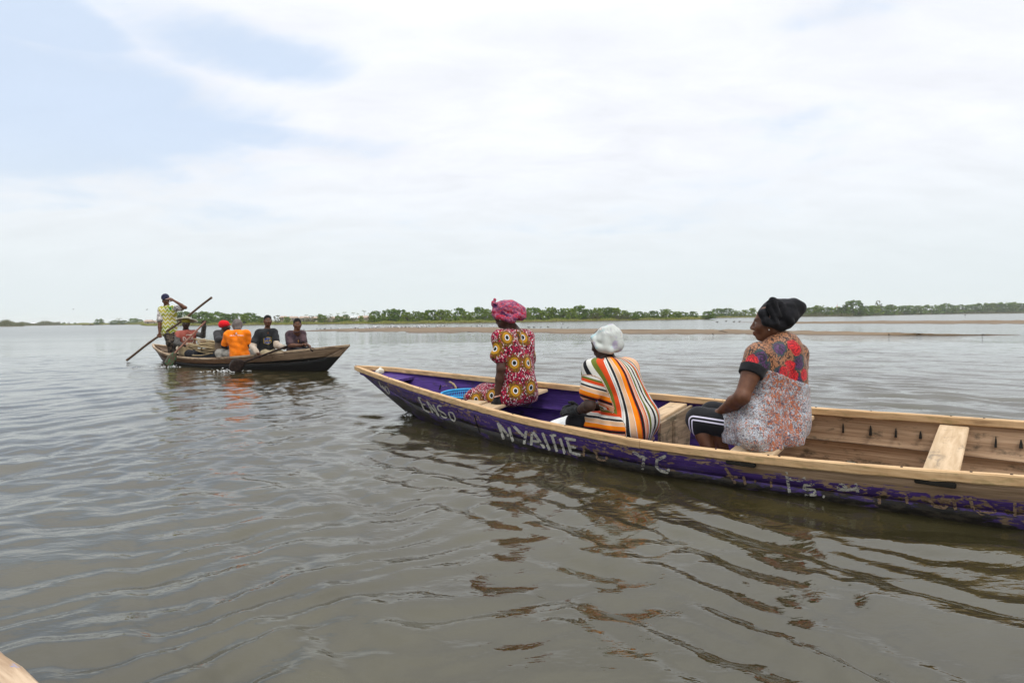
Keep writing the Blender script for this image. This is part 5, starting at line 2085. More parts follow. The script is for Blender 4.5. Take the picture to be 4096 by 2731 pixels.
dA, tA = seg_d(V, j['shL'], j['elL'])
dB_, tB = seg_d(V, j['shR'], j['elR'])
dT, tT = seg_d(V, lerp(j['hipL'], j['kneeL'], .22), j['kneeL'])
dT2, _ = seg_d(V, lerp(j['hipR'], j['kneeR'], .3), j['kneeR'])
dTr, _ = seg_d(V, sp0, lerp(sp0, sp1, .92))
along = np.full(len(V), 0.)
u_arm = -.235 - tA * 1.0 + .35 * ((V - j['shL']) @ bk)
u_th = .12 + 1.1 * ((V - j['hipL']) @ UP)
w_arm = 1 / (1 + np.exp((dA - .095 + (.10 - tA) * .5) / .010))
w_arm *= (tA > .02)
w_th = 1 / (1 + np.exp((np.minimum(dT, dT2) - dTr + .075) / .008))
u = np.where(w_arm > .5, u_arm, u_t)
u = np.where(w_th > .5, u_th, u)
o_, k_, r_, g_, w_, t_, b_ = (.80, .22, .008), (.014, .014, .016), (.52, .055, .012), (.115, .135, .022), (.58, .56, .50), (.58, .36, .21), (.62, .30, .17)
SEQ = [(w_, .018), (k_, .018), (w_, .009), ((.45, .44, .43), .003), (w_, .008), (g_, .013), (k_, .003), (w_, .010), (r_, .006), (b_, .016), (w_, .004), (r_, .005), (k_, .018), (r_, .007),
       (o_, .032), (w_, .004), (t_, .028), (w_, .004), (k_, .015), (w_, .010), ((.3, .3, .3), .003), (w_, .006), (r_, .024), (g_, .017)]
tot = sum(q[1] for q in SEQ)


def stripes(nt, b):
    f = nt.math('FRACT', nt.math('DIVIDE', nt.math('ADD', nt.attr('stripe', 'Fac'), 5 * tot + .02), tot))
    pos, st = 0., []
    for c, wd in SEQ:
        st.append((pos / tot, c))
        pos += wd
    return nt.ramp(f, st, 'CONSTANT')


fig_part('dress', V, F, cloth('striped_jersey', stripes), root, {'stripe': u})
pr = [rc(lerp(j['hip' + s], j['knee' + s], .4), j['knee' + s], .088, .082, .03) for s in 'LR'] + [rc(j['knee' + s], lerp(j['knee' + s], j['ank' + s], .9), .080, .05, .02) for s in 'LR']
V, F = sculpt(pr, .009)
fig_part('leggings', V, F, M_BLACK, root)


def fatter(ps, e):
    return [(p[0], p[1], p[2] if p[0] == 'rc' else p[2] + e, *((p[3] + e, p[4] + e) if p[0] == 'rc' else (p[3], p[4])), p[5]) for p in ps]


for hp, wr, elb in ((hL, j['wrL'], j['elL']), (hR, j['wrR'], j['elR'])):
    V, F = sculpt(fatter(hp, .003) + [rc(wr, lerp(wr, elb, .12), .033, .036, .01)], .005)
    fig_part('glove', V, F, M_GLOVE, root)


def palescarf(nt, b):
    P = nt.obj()
    n = nt.noise(P, 11, 4, .6, .8)
    m_ = nt.noise(nt.mapping(P, loc=(3, 1, 2)), 9, 4, .6, .8)
    wv = nt.n('ShaderNodeTexWave', wave_type='BANDS')
    nt.put(wv.inputs['Vector'], nt.mapping(P, (1, 1, 1), (.6, .3, 1.0)))
    wv.inputs['Scale'].default_value = 26
    wv.inputs['Distortion'].default_value = 9
    wv.inputs['Detail'].default_value = 2
    c = nt.mix(nt.step(n, .56, .68), (.47, .49, .45), (.31, .45, .46))
    c = nt.mix(nt.step(m_, .58, .66), c, (.66, .47, .35))
    c = nt.mix(nt.math('MULTIPLY', nt.step(nt.noise(nt.mapping(P, loc=(7, 4, 1)), 8, 3), .57, .66), .8), c, (.30, .25, .36))
    return nt.mix(nt.math('MULTIPLY', nt.step(wv.outputs[1], .80, .95), nt.math('MULTIPLY', nt.step(m_, .48, .6), .65)), c, (.25, .22, .27))


M_PALE = cloth('pale_printed_scarf', palescarf, .6, .25)
pr = [el(AT2(2426, 1358, 4.86), (.099, .098, .099), np.stack([CR, CF, CU]), .03), rc(AT2(2452, 1345, 4.84), AT2(2462, 1375, 4.82), .074, .066, .04),
      rc(AT2(2396, 1358, 4.785), AT2(2412, 1322, 4.80), .020, .026, .02), rc(AT2(2412, 1322, 4.80), AT2(2446, 1313, 4.82), .026, .028, .02),
      rc(AT2(2446, 1313, 4.82), AT2(2462, 1330, 4.80), .024, .026, .02), rc(AT2(2374, 1352, 4.84), AT2(2392, 1390, 4.77), .026, .020, .02),
      rc(AT2(2404, 1395, 4.77), AT2(2440, 1403, 4.76), .026, .026, .02), rc(AT2(2440, 1401, 4.76), AT2(2472, 1392, 4.78), .022, .024, .018),
      rc(AT2(2420, 1340, 4.765), AT2(2425, 1390, 4.755), .022, .024, .02)]
V, F = sculpt(pr, .0058, both(folds(.0036, 30, (.9, -.1, .45), 21), wrinkle(.001, 80, 22)))
fig_part('headwrap', V, F, M_PALE, root)
ear = _v(hc) + .915 * (HM[0] * -.005 + HM[1] * .088 + HM[2] * -.045)
fig_part('earring', *sphere(ear, .005, 7, 10), bpy.data.materials['pearl'], root)

# ================================================================ third woman: floral blouse, printed wrap, black headwrap
root = thing('person', 'woman in floral blouse, pale printed wrapper and tall black headwrap, seated upright', 'person', (*at(3090, 1740, 3.95)[:2], .24))
j = dict(shL=at(3032, 1422, 3.80), shR=at(3185, 1418, 4.10), elL=at(2968, 1588, 3.72), wrL=at(2880, 1648, 3.98),
         elR=at(3195, 1570, 4.2), wrR=at(2960, 1640, 4.25), hipL=at(3045, 1715, 3.82), hipR=at(3140, 1690, 4.07),
         kneeL=at(2797, 1678, 4.10), kneeR=at(2850, 1655, 4.36), ankL=at(2856, 1850, 3.98), ankR=at(2900, 1820, 4.25), toeL=at(2790, 1870, 4.1), toeR=at(2830, 1840, 4.4))
for k_ in ('ankL', 'ankR'):
    j[k_][2] = .04
for k_ in ('toeL', 'toeR'):
    j[k_][2] = .0
hc, hf = at(3077, 1291, 3.95), unit((-.88, .47, .0))
nk = at(3106, 1366, 3.96)
body, HM = body_mesh(root, j, hc, hf, UP, M_SKIN[1], .0066, 1.02, .98, nk, 'LR', [hand_prims(j['wrL'], (-.8, .5, -.2), (0, .2, -1), (0, 1, 0), .3)], fat=1.14, jaw=1.05)
pr = torso_prims(j, 1.03, .012, low=False)
pr += [rc(at(3128, 1400, 3.93), at(3140, 1560, 3.96), .130, .142, .07)]
pr += limb(j['shL'], j['elL'], j['wrL'], .26, .078, .084, .07, .035)
pr += limb(j['shR'], j['elR'], j['wrR'], .3, .074, .08, .07, .035)
V, F = sculpt(pr, .0066, both(wrinkle(.0025, 36, 31, (1, 1, .5)), folds(.0035, 24, (.9, .2, .5), 32)), [(at(3100, 1585, 3.95), (0, 0, -1))])
ctr = np.array([surface_anchor(V, *p) for p in ((3175, 1380), (3160, 1460), (3140, 1490), (3005, 1440), (3232, 1500), (3170, 1505), (3190, 1400))])
d = np.linalg.norm(V[:, None] - ctr[None], axis=2)
pur = np.array([surface_anchor(V, *p) for p in ((3045, 1428), (3060, 1470), (3200, 1448), (3115, 1395), (3185, 1520), (3120, 1500))])
d2 = np.linalg.norm(V[:, None] - pur[None], axis=2)
At = np.stack([d.min(1), d2.min(1), d.argmin(1) * 1.0], -1)


def floral(nt, b):
    a, p2, _ = nt.sep(nt.attr('flower'))
    P = nt.obj()
    v = nt.voro(nt.mapping(P, (1, 1, .7)), 95)
    n = nt.noise(P, 75, 3, .6, 1.2)
    leo = nt.mix(nt.step(nt.math('ADD', v, nt.math('MULTIPLY', n, .6)), .82, .92), (.29, .125, .055), (.03, .014, .010))
    w = nt.noise(P, 22, 3, .6, .8)
    a2 = nt.math('ADD', a, nt.math('MULTIPLY', nt.math('SUBTRACT', w, .5), .05))
    pet = nt.math('SINE', nt.math('ADD', nt.math('MULTIPLY', a2, 330), nt.math('MULTIPLY', w, 14)))
    red = nt.mix(nt.step(pet, -.3, .6), (.25, .006, .012), (.66, .018, .022))
    b2 = nt.math('ADD', p2, nt.math('MULTIPLY', nt.math('SUBTRACT', w, .5), .07))
    petp = nt.math('SINE', nt.math('ADD', nt.math('MULTIPLY', b2, 200), nt.math('MULTIPLY', w, 18)))
    vio = nt.mix(nt.step(petp, -.3, .6), (.02, .012, .025), (.085, .025, .10))
    c = nt.mix(nt.step(b2, .060, .046), leo, nt.mix(nt.step(b2, .045, .03), (.015, .045, .045), vio))
    return nt.mix(nt.step(a2, .042, .037), c, red)


blouse = fig_part('blouse', V, F, cloth('floral_satin', floral, .55, .3), root, {'flower': At})
# black cuff and neckband
P0, P1 = lerp(j['shL'], j['elL'], .30), lerp(j['shL'], j['elL'], .43)
V, F = sculpt([rc(P0, P1, .081, .078, .02)], .006, None, [(lerp(j['shL'], j['elL'], .48), unit(j['elL'] - j['shL'])), (lerp(j['shL'], j['elL'], .27), -unit(j['elL'] - j['shL']))])
cuff = fig_part('cuff', V, F, M_BLACK, root)
cuff.parent = blouse
P = nk + np.array([0, 0, -.012]) + np.stack([.068 * np.cos(th), .064 * np.sin(th), .020 * np.cos(th) * -1 + .0 * th], -1)
nb = fig_part('neckband', *tube(P, .0085, 6, False), M_BLACK, root)
nb.parent = blouse


def wrapper(nt, b):
    P = nt.obj()
    n = nt.noise(nt.mapping(P, (1.6, 1.6, .8)), 34, 4, .65, 1.5)
    m_ = nt.noise(nt.mapping(P, (1.3, 1.3, .8), (.3, .8, .4), (4, 2, 1)), 30, 3, .6, 2.2)
    dk = nt.noise(nt.mapping(P, (.8, .8, 1.6), (.7, .2, .1), (1, 8, 3)), 42, 3, .6, 2.5)
    big = nt.attr('orange', 'Fac')
    c = nt.mix(nt.step(n, .46, .56), (.42, .43, .45), (.29, .265, .245))
    c = nt.mix(nt.math('MULTIPLY', nt.step(nt.math('ADD', m_, nt.math('MULTIPLY', big, .12)), .575, .61), 1.0), c, (.42, .13, .05))
    c = nt.mix(nt.step(nt.math('ADD', dk, nt.math('MULTIPLY', big, .03)), .555, .59), c, (.085, .075, .10))
    l1 = nt.step(nt.math('ABSOLUTE', nt.math('SUBTRACT', nt.noise(nt.mapping(P, loc=(9, 1, 5)), 24, 2, .5, 3.0), .5)), .018, .009)
    c = nt.mix(l1, c, (.10, .10, .13))
    return nt.mix(nt.math('MULTIPLY', nt.step(nt.noise(P, 30, 3), .60, .66), .5), c, (.42, .52, .60))


pr = torso_prims(j, 1.0, .026) + [rc(at(3138, 1540, 3.96), at(3132, 1640, 3.96), .156, .154, .06), rc(at(3132, 1640, 3.96), at(3126, 1690, 3.95), .154, .164, .06),
      rc(at(3150, 1690, 3.90), at(3135, 1745, 3.86), .12, .115, .06),
      rc(j['hipL'], lerp(j['hipL'], j['kneeL'], .42), .115, .10, .05), rc(j['hipR'], lerp(j['hipR'], j['kneeR'], .42), .11, .09, .05),
      rc(at(3020, 1650, 3.80), at(2925, 1668, 3.94), .075, .062, .045), rc(at(2935, 1680, 3.93), at(2945, 1755, 3.86), .058, .062, .045),
      rc(at(3030, 1640, 3.74), at(3010, 1752, 3.68), .062, .080, .05), rc(at(2985, 1720, 3.74), at(3040, 1760, 3.70), .07, .07, .05),
      rc(at(3095, 1555, 3.84), at(3050, 1650, 3.76), .055, .06, .04), rc(at(3125, 1760, 3.78), at(3165, 1765, 3.84), .06, .05, .05)]
for x0, y0, x1, y1, dd in ((2900, 1655, 2918, 1782, 3.90), (2922, 1650, 2940, 1792, 3.85), (2946, 1652, 2968, 1796, 3.80), (2972, 1655, 2996, 1796, 3.735), (3002, 1650, 3022, 1798, 3.69), (3034, 1640, 3048, 1796, 3.665), (3062, 1610, 3076, 1794, 3.67), (3092, 1640, 3102, 1796, 3.70)):
    pr.append(rc(at(x0, y0, dd + .05), at(x1, y1, dd), .030, .042, .014))
fold = both(wrinkle(.0025, 42, 41, (1.3, 1.3, .35)), folds(.0085, 30, (1, .5, .12), 43, 1.6), folds(.004, 24, (.3, .2, 1), 44))
V, F = sculpt(pr, .0066, fold, [(at(3140, 1520, 3.97), unit((.32, .10, 1.0))), (_v((0, 0, .205)), (0, 0, -1))])
q = project(V)
org = np.clip((q[:, 0] - 3040) / 60, 0, 1) * np.clip((3215 - q[:, 0]) / 30, 0, 1)
fig_part('wrapper', V, F, cloth('printed_wrapper', wrapper), root, {'orange': org})
P = [at(3030, 1565, 3.70), at(3090, 1545, 3.76), at(3150, 1548, 3.80), at(3215, 1556, 3.95), at(3232, 1552, 4.05)]
# leggings with two white stripes
pr = []
for s in 'LR':
    pr += [rc(lerp(j['hip' + s], j['knee' + s], .2), j['knee' + s], .105, .088, .04), rc(j['knee' + s], lerp(j['knee' + s], j['ank' + s], .16), .086, .078, .03)]
V, F = sculpt(pr, .0066)
a, kn, an = j['hipL'], j['kneeL'], j['ankL']
dA, tA = seg_d(V, a, kn)
dB2, tB = seg_d(V, kn, an)
axis = unit(kn - a)
upn = unit(UP - axis * (UP @ axis))
ax2 = unit(an - kn)
up2 = unit(-axis - ax2 * (-axis @ ax2))
v1, v2 = (V - a) @ upn, -((V - kn) @ unit(axis - ax2 * (axis @ ax2)))
st = np.where((V - kn) @ unit(axis - ax2) > -.01, -v2 * -1, v1)
st = np.where(tA < np.linalg.norm(kn - a) * .93, v1, np.where((V - kn) @ ax2 > .0, -((V - kn) @ unit(axis - ax2 * (axis @ ax2))) * -1, v1))
rr0 = np.linalg.norm(V - kn, axis=1)
cosr = (V - kn) @ axis
cosd = (V - kn) @ ax2
rad_st = np.where(cosr > 0, np.hypot(np.maximum(v1, 0), np.maximum(cosr, 0)) * np.sign(v1 + .2), v1)
side = ((V - lerp(a, kn, .5)) @ np.cross(axis, upn))
nearside = (side * np.sign(np.cross(axis, upn) @ -CF)) > .012
At = np.where(nearside, rad_st, -1.)


def legging(nt, b):
    s = nt.attr('band', 'Fac')
    m1 = nt.math('MULTIPLY', nt.step(s, .030, .031), nt.step(s, .041, .040))
    m2 = nt.math('MULTIPLY', nt.step(s, .006, .007), nt.step(s, .017, .016))
    base = nt.mix(nt.noise(nt.obj(), 30, 3), (.010, .010, .011), (.02, .02, .022))
    return nt.mix(nt.math('MAXIMUM', m1, m2), base, (.66, .63, .74))


fig_part('leggings', V, F, cloth('black_leggings', legging, .7), root, {'band': At})
M_BWRAP = plain('black_cotton', (.008, .008, .009), (.016, .016, .018))
pr = [el(at(3098, 1262, 3.97), (.110, .104, .094), np.stack([unit(CR + .4 * CF), unit(CF - .4 * CR), CU]), .03),
      rc(at(3118, 1250, 3.97), at(3172, 1233, 3.95), .092, .070, .05), rc(at(3160, 1238, 3.92), at(3206, 1224, 3.94), .058, .020, .03),
      rc(at(3200, 1236, 3.92), at(3150, 1292, 3.90), .030, .038, .03), rc(at(3150, 1260, 3.90), at(3120, 1295, 3.90), .06, .045, .03),
      rc(at(3060, 1285, 3.88), at(3050, 1252, 3.90), .022, .03, .02), rc(at(3070, 1290, 3.87), at(3130, 1305, 3.88), .026, .03, .02),
      rc(at(3076, 1228, 3.88), at(3092, 1203, 3.88), .020, .022, .012), rc(at(3088, 1200, 3.88), at(3104, 1204, 3.88), .020, .017, .010),
      rc(at(3078, 1205, 3.88), at(3068, 1207, 3.88), .012, .005, .006), rc(at(3096, 1214, 3.87), at(3112, 1262, 3.86), .018, .022, .012),
      rc(at(3072, 1222, 3.87), at(3106, 1290, 3.85), .014, .018, .012), rc(at(3120, 1212, 3.88), at(3165, 1290, 3.85), .02, .02, .016)]
V, F = sculpt(pr, .0056, both(folds(.0055, 36, (.5, .1, .8), 51), wrinkle(.0012, 80, 52)))
fig_part('headwrap', V, F, M_BWRAP, root)
ear = _v(hc) + .98 * (HM[0] * -.006 + HM[1] * .089 + HM[2] * -.046)
fig_part('earring', *sphere(ear, .0045, 7, 10), bpy.data.materials['pearl'], root)
# ---------------------------------------------------------------- six men in the brown canoe
HM_ = .0092


def G(x, y, D):
    return at(x, y, D)


def q4(x, y):
    return 480 + x / 4.126, 1140 + y / 4.126


def q5(x, y):
    return 820 + x / 3.7935, 1220 + y / 3.7935


def man(label, loc_px, D, z, j, hc, hf, neck, skin, hands, garments, g=1.0, hs=1.0, hair=True):
    p = at(*loc_px, D)
    root = thing('person', label, 'person', (p[0], p[1], z), group='men aboard the brown canoe')
    body, M = body_mesh(root, j, hc, hf, UP, skin, HM_, g, hs, neck, 'LR', hands)
    out = {}
    for name, prims, mat, wr in garments:
        V, F = sculpt(prims, HM_, wr)
        out[name] = (V, F, fig_part(name, V, F, mat, root))
    if hair:
        f, l, u = M
        P = lambda a, b, d: _v(hc) + hs * (a * f + b * l + d * u)
        V, F = sculpt([el(P(-.016, 0, .045), _v((.098, .081, .088)) * hs, M, .02), sub(el(P(.095, 0, -.02), _v((.085, .09, .075)) * hs, M, .01)),
                       sub(el(P(-.01, 0, -.10), _v((.16, .12, .085)) * hs, M, .01))], .007, wrinkle(.0018, 160, 3))
        fig_part('hair', V, F, M_HAIR, root)
    return root, out, M


M_HAIR = plain('short_black_hair', (.006, .006, .006), (.014, .013, .012), 90)


def pants(j, t=1.9, e=.016, g=1.0):
    pr = [rc(j['hipL'], j['hipR'], .112 * g, .112 * g, .05)]
    for s in 'LR':
        pr += limb(j['hip' + s], j['knee' + s], j['ank' + s], t, .088 * g, .064 * g, .045 * g, .04, e)
    return pr


def shirt(j, tl, tr, e=.014, g=1.0, hem=.10, r=(.056, .05, .042)):
    pr = torso_prims(j, g, e)
    mid, sm = lerp(j['hipL'], j['hipR'], .5), lerp(j['shL'], j['shR'], .5)
    for s, t in (('L', tl), ('R', tr)):
        pr += limb(j['sh' + s], j['el' + s], j['wr' + s], t, *[q * g for q in r], .03, e + .006)
    return pr


WR = lambda s, a=.005: wrinkle(a, 30, s, (1, 1, .6))

# --- the man standing at the stern, poling
D = 15.4
j = dict(shL=G(*q4(905, 385), 15.35), shR=G(*q4(675, 405), 15.3), elL=G(*q4(1078, 372), 15.15), wrL=G(*q4(880, 250), 15.15),
         elR=G(*q4(655, 640), 15.2), wrR=G(*q4(652, 795), 15.15), hipL=G(*q4(850, 770), 15.45), hipR=G(*q4(775, 780), 15.35),
         kneeL=G(*q4(905, 905), 15.30), kneeR=G(*q4(825, 960), 15.2), ankL=G(*q4(900, 1130), 15.5), ankR=G(*q4(865, 1180), 15.3),
         toeL=G(*q4(960, 1160), 15.2), toeR=G(*q4(900, 1210), 15.0))
for k_ in ('ankL', 'ankR'):
    j[k_][2] = .06
for k_ in ('toeL', 'toeR'):
    j[k_][2] = .02
hc, hf = G(*q4(752, 240), 15.3), unit((.12, -.9, -.38))
hands = [hand_prims(j['wrR'], (.15, -.1, -1), (.6, -.5, 0), (.3, -1, 0), 1.0, 1.05), hand_prims(j['wrL'], (-.8, -.1, .35), (-.3, .6, -.3), (0, -.6, -.6), .8, 1.05)]


def jersey(nt, b):
    P = nt.obj()
    x, y, z = nt.sep(P)
    tri = nt.math('PINGPONG', nt.math('MULTIPLY', x, 1.0), .045)
    u = nt.math('FRACT', nt.math('DIVIDE', nt.math('ADD', nt.math('ADD', z, 5.0), nt.math('MULTIPLY', tri, 1.5)), .105))
    base = nt.mix(nt.step(nt.noise(P, 5, 2), .42, .58), (.24, .30, .035), (.42, .36, .06))
    return nt.mix(nt.math('MULTIPLY', nt.step(u, .60, .66), nt.step(u, .98, .92)), base, (.62, .62, .5))


def sleeves_zag(nt, b):
    P = nt.obj()
    n = nt.noise(nt.mapping(P, (1, 1, 2.5), (0, .5, 0)), 17, 2, .5, 1.5)
    return nt.mix(nt.step(n, .50, .53), (.62, .58, .55), (.035, .028, .025))


def camo(nt, b):
    n = nt.noise(nt.obj(), 13, 3, .6, .5)
    return nt.ramp(n, [(.0, (.016, .014, .012)), (.48, (.045, .036, .028)), (.55, (.10, .075, .055)), (.62, (.03, .025, .02))], 'CONSTANT')


M_JERSEY = cloth('green_zigzag_jersey', jersey)
sl = []
for s, t in (('L', .62), ('R', .72)):
    sl += limb(j['sh' + s], j['el' + s], j['wr' + s], t, .06, .066, .05, .03, .014)
tp = torso_prims(j, 1.0, .018) + [rc(lerp(j['shL'], j['hipL'], .75), lerp(j['hipL'], j['kneeL'], .02), .12, .125, .05), rc(lerp(j['shR'], j['hipR'], .75), j['hipR'], .12, .125, .05)]
root, out, M = man('man standing at the stern in green zigzag jersey and dark cap, holding a long pole', (672, 1420), 15.4, .05, j, hc, hf, G(*q4(772, 340), 15.35), M_SKIN[1], hands,
                   [('jersey', tp, M_JERSEY, WR(61)), ('sleeves', sl, cloth('black_white_sleeves', sleeves_zag), WR(62, .004)), ('trousers', pants(j), cloth('camouflage_cotton', camo), WR(63))], hair=False)
f, l, u = M
P = lambda a, b, d: _v(hc) + (a * f + b * l + d * u)
M_NAVY = plain('navy_cap_knit', (.018, .018, .045), (.03, .03, .06))
V, F = sculpt([el(P(-.010, 0, .058), (.112, .092, .098), M, .02), rc(P(.075, -.03, .062), P(.108, 0, .055), .02, .012, .02), rc(P(.075, .03, .062), P(.108, 0, .055), .02, .012, .02),
               sub(el(P(.02, 0, -.06), (.15, .12, .085), M, .01))], .007)
cap = fig_part('cap', V, F, M_NAVY, root)
th = np.linspace(0, 2 * np.pi, 33)
ring = np.array([P(-.010 + .106 * math.cos(t), .089 * math.sin(t), .034 + .012 * math.cos(t)) for t in th])
fig_part('cap_band', *tube(ring, .0115, 6, False), plain('white_red_band', (.62, .58, .55), (.6, .2, .16), 40), root).parent = cap
inv = Matrix.Translation(-Vector(root.location))
jb = BVHTree.FromPolygons([Vector(v) for v in out['jersey'][0]], [tuple(f_) for f_ in out['jersey'][1]])
cx, cy = q4(832, 388)
pv, pf = patch_mesh(jb, [(cx + 4.6 * math.cos(t), cy + 4.6 * math.sin(t)) for t in np.linspace(0, 2 * np.pi, 13)[:-1]], inv, .006, 3)
part('crest', pv, pf, plain('green_crest', (.02, .22, .05), (.05, .30, .08), 60), out['jersey'][2])

M_POLEW = cloth('bamboo_pole', lambda nt, b: nt.mix(nt.noise(nt.mapping(nt.obj(), (3, 3, 9)), 4, 3), (.075, .045, .028), (.19, .125, .08)), .7)
a_, b_ = G(508, 1440, 15.9), G(846, 1191, 14.55)
t = np.linspace(0, 1, 40)
P_ = a_ + (b_ - a_) * t[:, None] + np.stack([0 * t, 0 * t, .035 * np.sin(t * 7) * np.sin(t * 3)], -1)
V, F = tube(P_ - a_, .031 + .004 * (np.abs((t * 7) % 1 - .5) > .44) - .004 * t, 8)
o = part('punting_pole', V, F, M_POLEW, None, True, loc=a_)
tag(o, 'long knobbly wooden pole slanting from the water to the sky at the stern', 'pole')

# --- man in straw hat, paddling
j = dict(shL=G(*q4(1222, 792), 14.8), shR=G(*q4(968, 810), 14.55), elL=G(*q4(1365, 838), 14.7), wrL=G(*q4(1392, 660), 14.5),
         elR=G(*q4(935, 955), 14.4), wrR=G(*q4(1020, 985), 14.3), hipL=G(*q4(1180, 1120), 14.85), hipR=G(*q4(1070, 1120), 14.7),
         kneeL=G(*q4(1370, 1120), 14.6), kneeR=G(*q4(1290, 1150), 14.35), ankL=G(*q4(1390, 1290), 14.7), ankR=G(*q4(1300, 1300), 14.5))
for k_ in ('ankL', 'ankR'):
    j[k_][2] = .03
hc, hf = G(*q4(1088, 632), 14.65), unit((.02, -1, -.02))
hands = [hand_prims(j['wrL'], (.05, -.1, 1), (.2, -1, 0), (-1, 0, 0), 1.1, 1.05), hand_prims(j['wrR'], (1, -.2, -.05), (0, -.5, -1), (0, 0, 1), 1.0, 1.05)]


def faded_red(nt, b):
    P = nt.obj()
    z = nt.sep(P)[2]
    n = nt.noise(P, 6, 4, .6)
    red_ = nt.mix(nt.step(n, .35, .65), (.25, .055, .04), (.33, .10, .075))
    return nt.mix(nt.step(nt.math('ADD', z, nt.math('MULTIPLY', n, .3)), .62, .38), red_, nt.mix(nt.step(n, .4, .6), (.20, .15, .085), (.32, .26, .15)))


M_GREYS = plain('grey_long_sleeves', (.05, .047, .042), (.105, .098, .088))
sl = []
for s in 'LR':
    sl += limb(j['sh' + s], j['el' + s], j['wr' + s], 1.9, .055, .05, .038, .03, .012)
tp = torso_prims(j, 1.0, .02) + [rc(lerp(j['shR'], j['hipR'], .7), lerp(j['hipR'], j['kneeR'], .15), .11, .125, .06), rc(lerp(j['shL'], j['hipL'], .7), lerp(j['hipL'], j['kneeL'], .15), .11, .12, .06)]
tp += limb(j['shL'], j['elL'], j['wrL'], .3, .07, .075, .05, .03) + limb(j['shR'], j['elR'], j['wrR'], .35, .07, .075, .05, .03)
root, out, M = man('man in wide straw hat and faded red shirt paddling near the stern', (770, 1425), 14.7, .17, j, hc, hf, G(*q4(1085, 735), 14.7), M_SKIN[2], hands,
                   [('sleeves', sl, M_GREYS, WR(71, .004)), ('shirt', tp, cloth('faded_red_shirt', faded_red), WR(72)), ('trousers', pants(j), plain('charcoal_trousers', (.014, .016, .02), (.03, .032, .038)), WR(73))], hair=False)
f, l, u = M
P = lambda a, b, d: _v(hc) + (a * f + b * l + d * u)
V, F = sculpt([el(P(-.004, 0, .062), (.109, .092, .095), M, .02), sub(el(P(.03, 0, -.055), (.15, .12, .082), M, .01))], .007, wrinkle(.002, 60, 4))
fig_part('head_cloth', V, F, plain('olive_head_cloth', (.26, .22, .03), (.36, .31, .06)), root)
parts = []
nh = 40
Vh = []
for rr_, zz in ((.075, .145), (.10, .118), (.112, .085), (.225, .062), (.235, .055), (.222, .054), (.11, .076), (.09, .11), (.07, .135)):
    for k_ in range(nh):
        a = 2 * np.pi * k_ / nh
        w = 1 + .02 * math.sin(7 * a)
        Vh.append(P(rr_ * w * math.cos(a) - .045, rr_ * w * math.sin(a), zz + .012 + .060 * math.cos(a) * (rr_ / .235) + .012 * math.sin(3 * a)))
Fh = [tuple(q) for q in grid_faces(9, nh, True)] + [tuple(range(nh))]


def straw(nt, b):
    P = nt.obj()
    r_ = nt.noise(nt.mapping(P, (1, 1, 1)), 45, 3, .6)
    return nt.mix(nt.step(r_, .42, .6), (.46, .42, .31), (.15, .15, .10))


hat = fig_part('straw_hat', np.array(Vh), Fh, cloth('woven_straw', straw), root)
spk = []
for k_ in range(34):
    a = 2 * np.pi * k_ / 34
    p0, p1 = P(.17 * math.cos(a) - .045, .17 * math.sin(a), .094 + .043 * math.cos(a)), P(.25 * math.cos(a) - .045, .25 * math.sin(a), .072 + .064 * math.cos(a))
    spk.append(tube([p0, p1], [.006, .004], 4))
V, F = join(spk)
o = fig_part('hat_fringe', V, F, plain('pale_straw', (.5, .47, .38), (.6, .57, .47)), root)
o.parent = hat
tag(o, kind='stuff')
inv = Matrix.Translation(-Vector(root.location))
sb = BVHTree.FromPolygons([Vector(v) for v in out['shirt'][0]], [tuple(f_) for f_ in out['shirt'][1]])
st = [([q4(*p) for p in pts], w) for pts, w in (
    ([(1090, 830), (1110, 815), (1150, 825), (1200, 810)], 2.2), ([(1040, 860), (1045, 915), (1075, 905), (1080, 870), (1040, 860)], 2.2), ([(1090, 900), (1105, 885), (1098, 905), (1115, 905)], 2),
    ([(1125, 870), (1125, 905)], 2), ([(1138, 900), (1150, 882), (1165, 905)], 2), ([(1180, 860), (1185, 905)], 2), ([(1200, 850), (1200, 900), (1220, 890)], 2),
    ([(1090, 985), (1105, 950), (1115, 985)], 2), ([(1125, 980), (1130, 955), (1145, 975)], 2), ([(1160, 940), (1160, 975)], 2), ([(1175, 970), (1195, 935), (1200, 965)], 2), ([(1215, 910), (1205, 935), (1222, 930)], 2))]
V, F = strokes_mesh(sb, st, inv, .007, 2.0)
o = part('shirt_print', V, F, plain('white_script_print', (.55, .5, .42), (.68, .64, .56)), out['shirt'][2])
tag(o, kind='stuff')


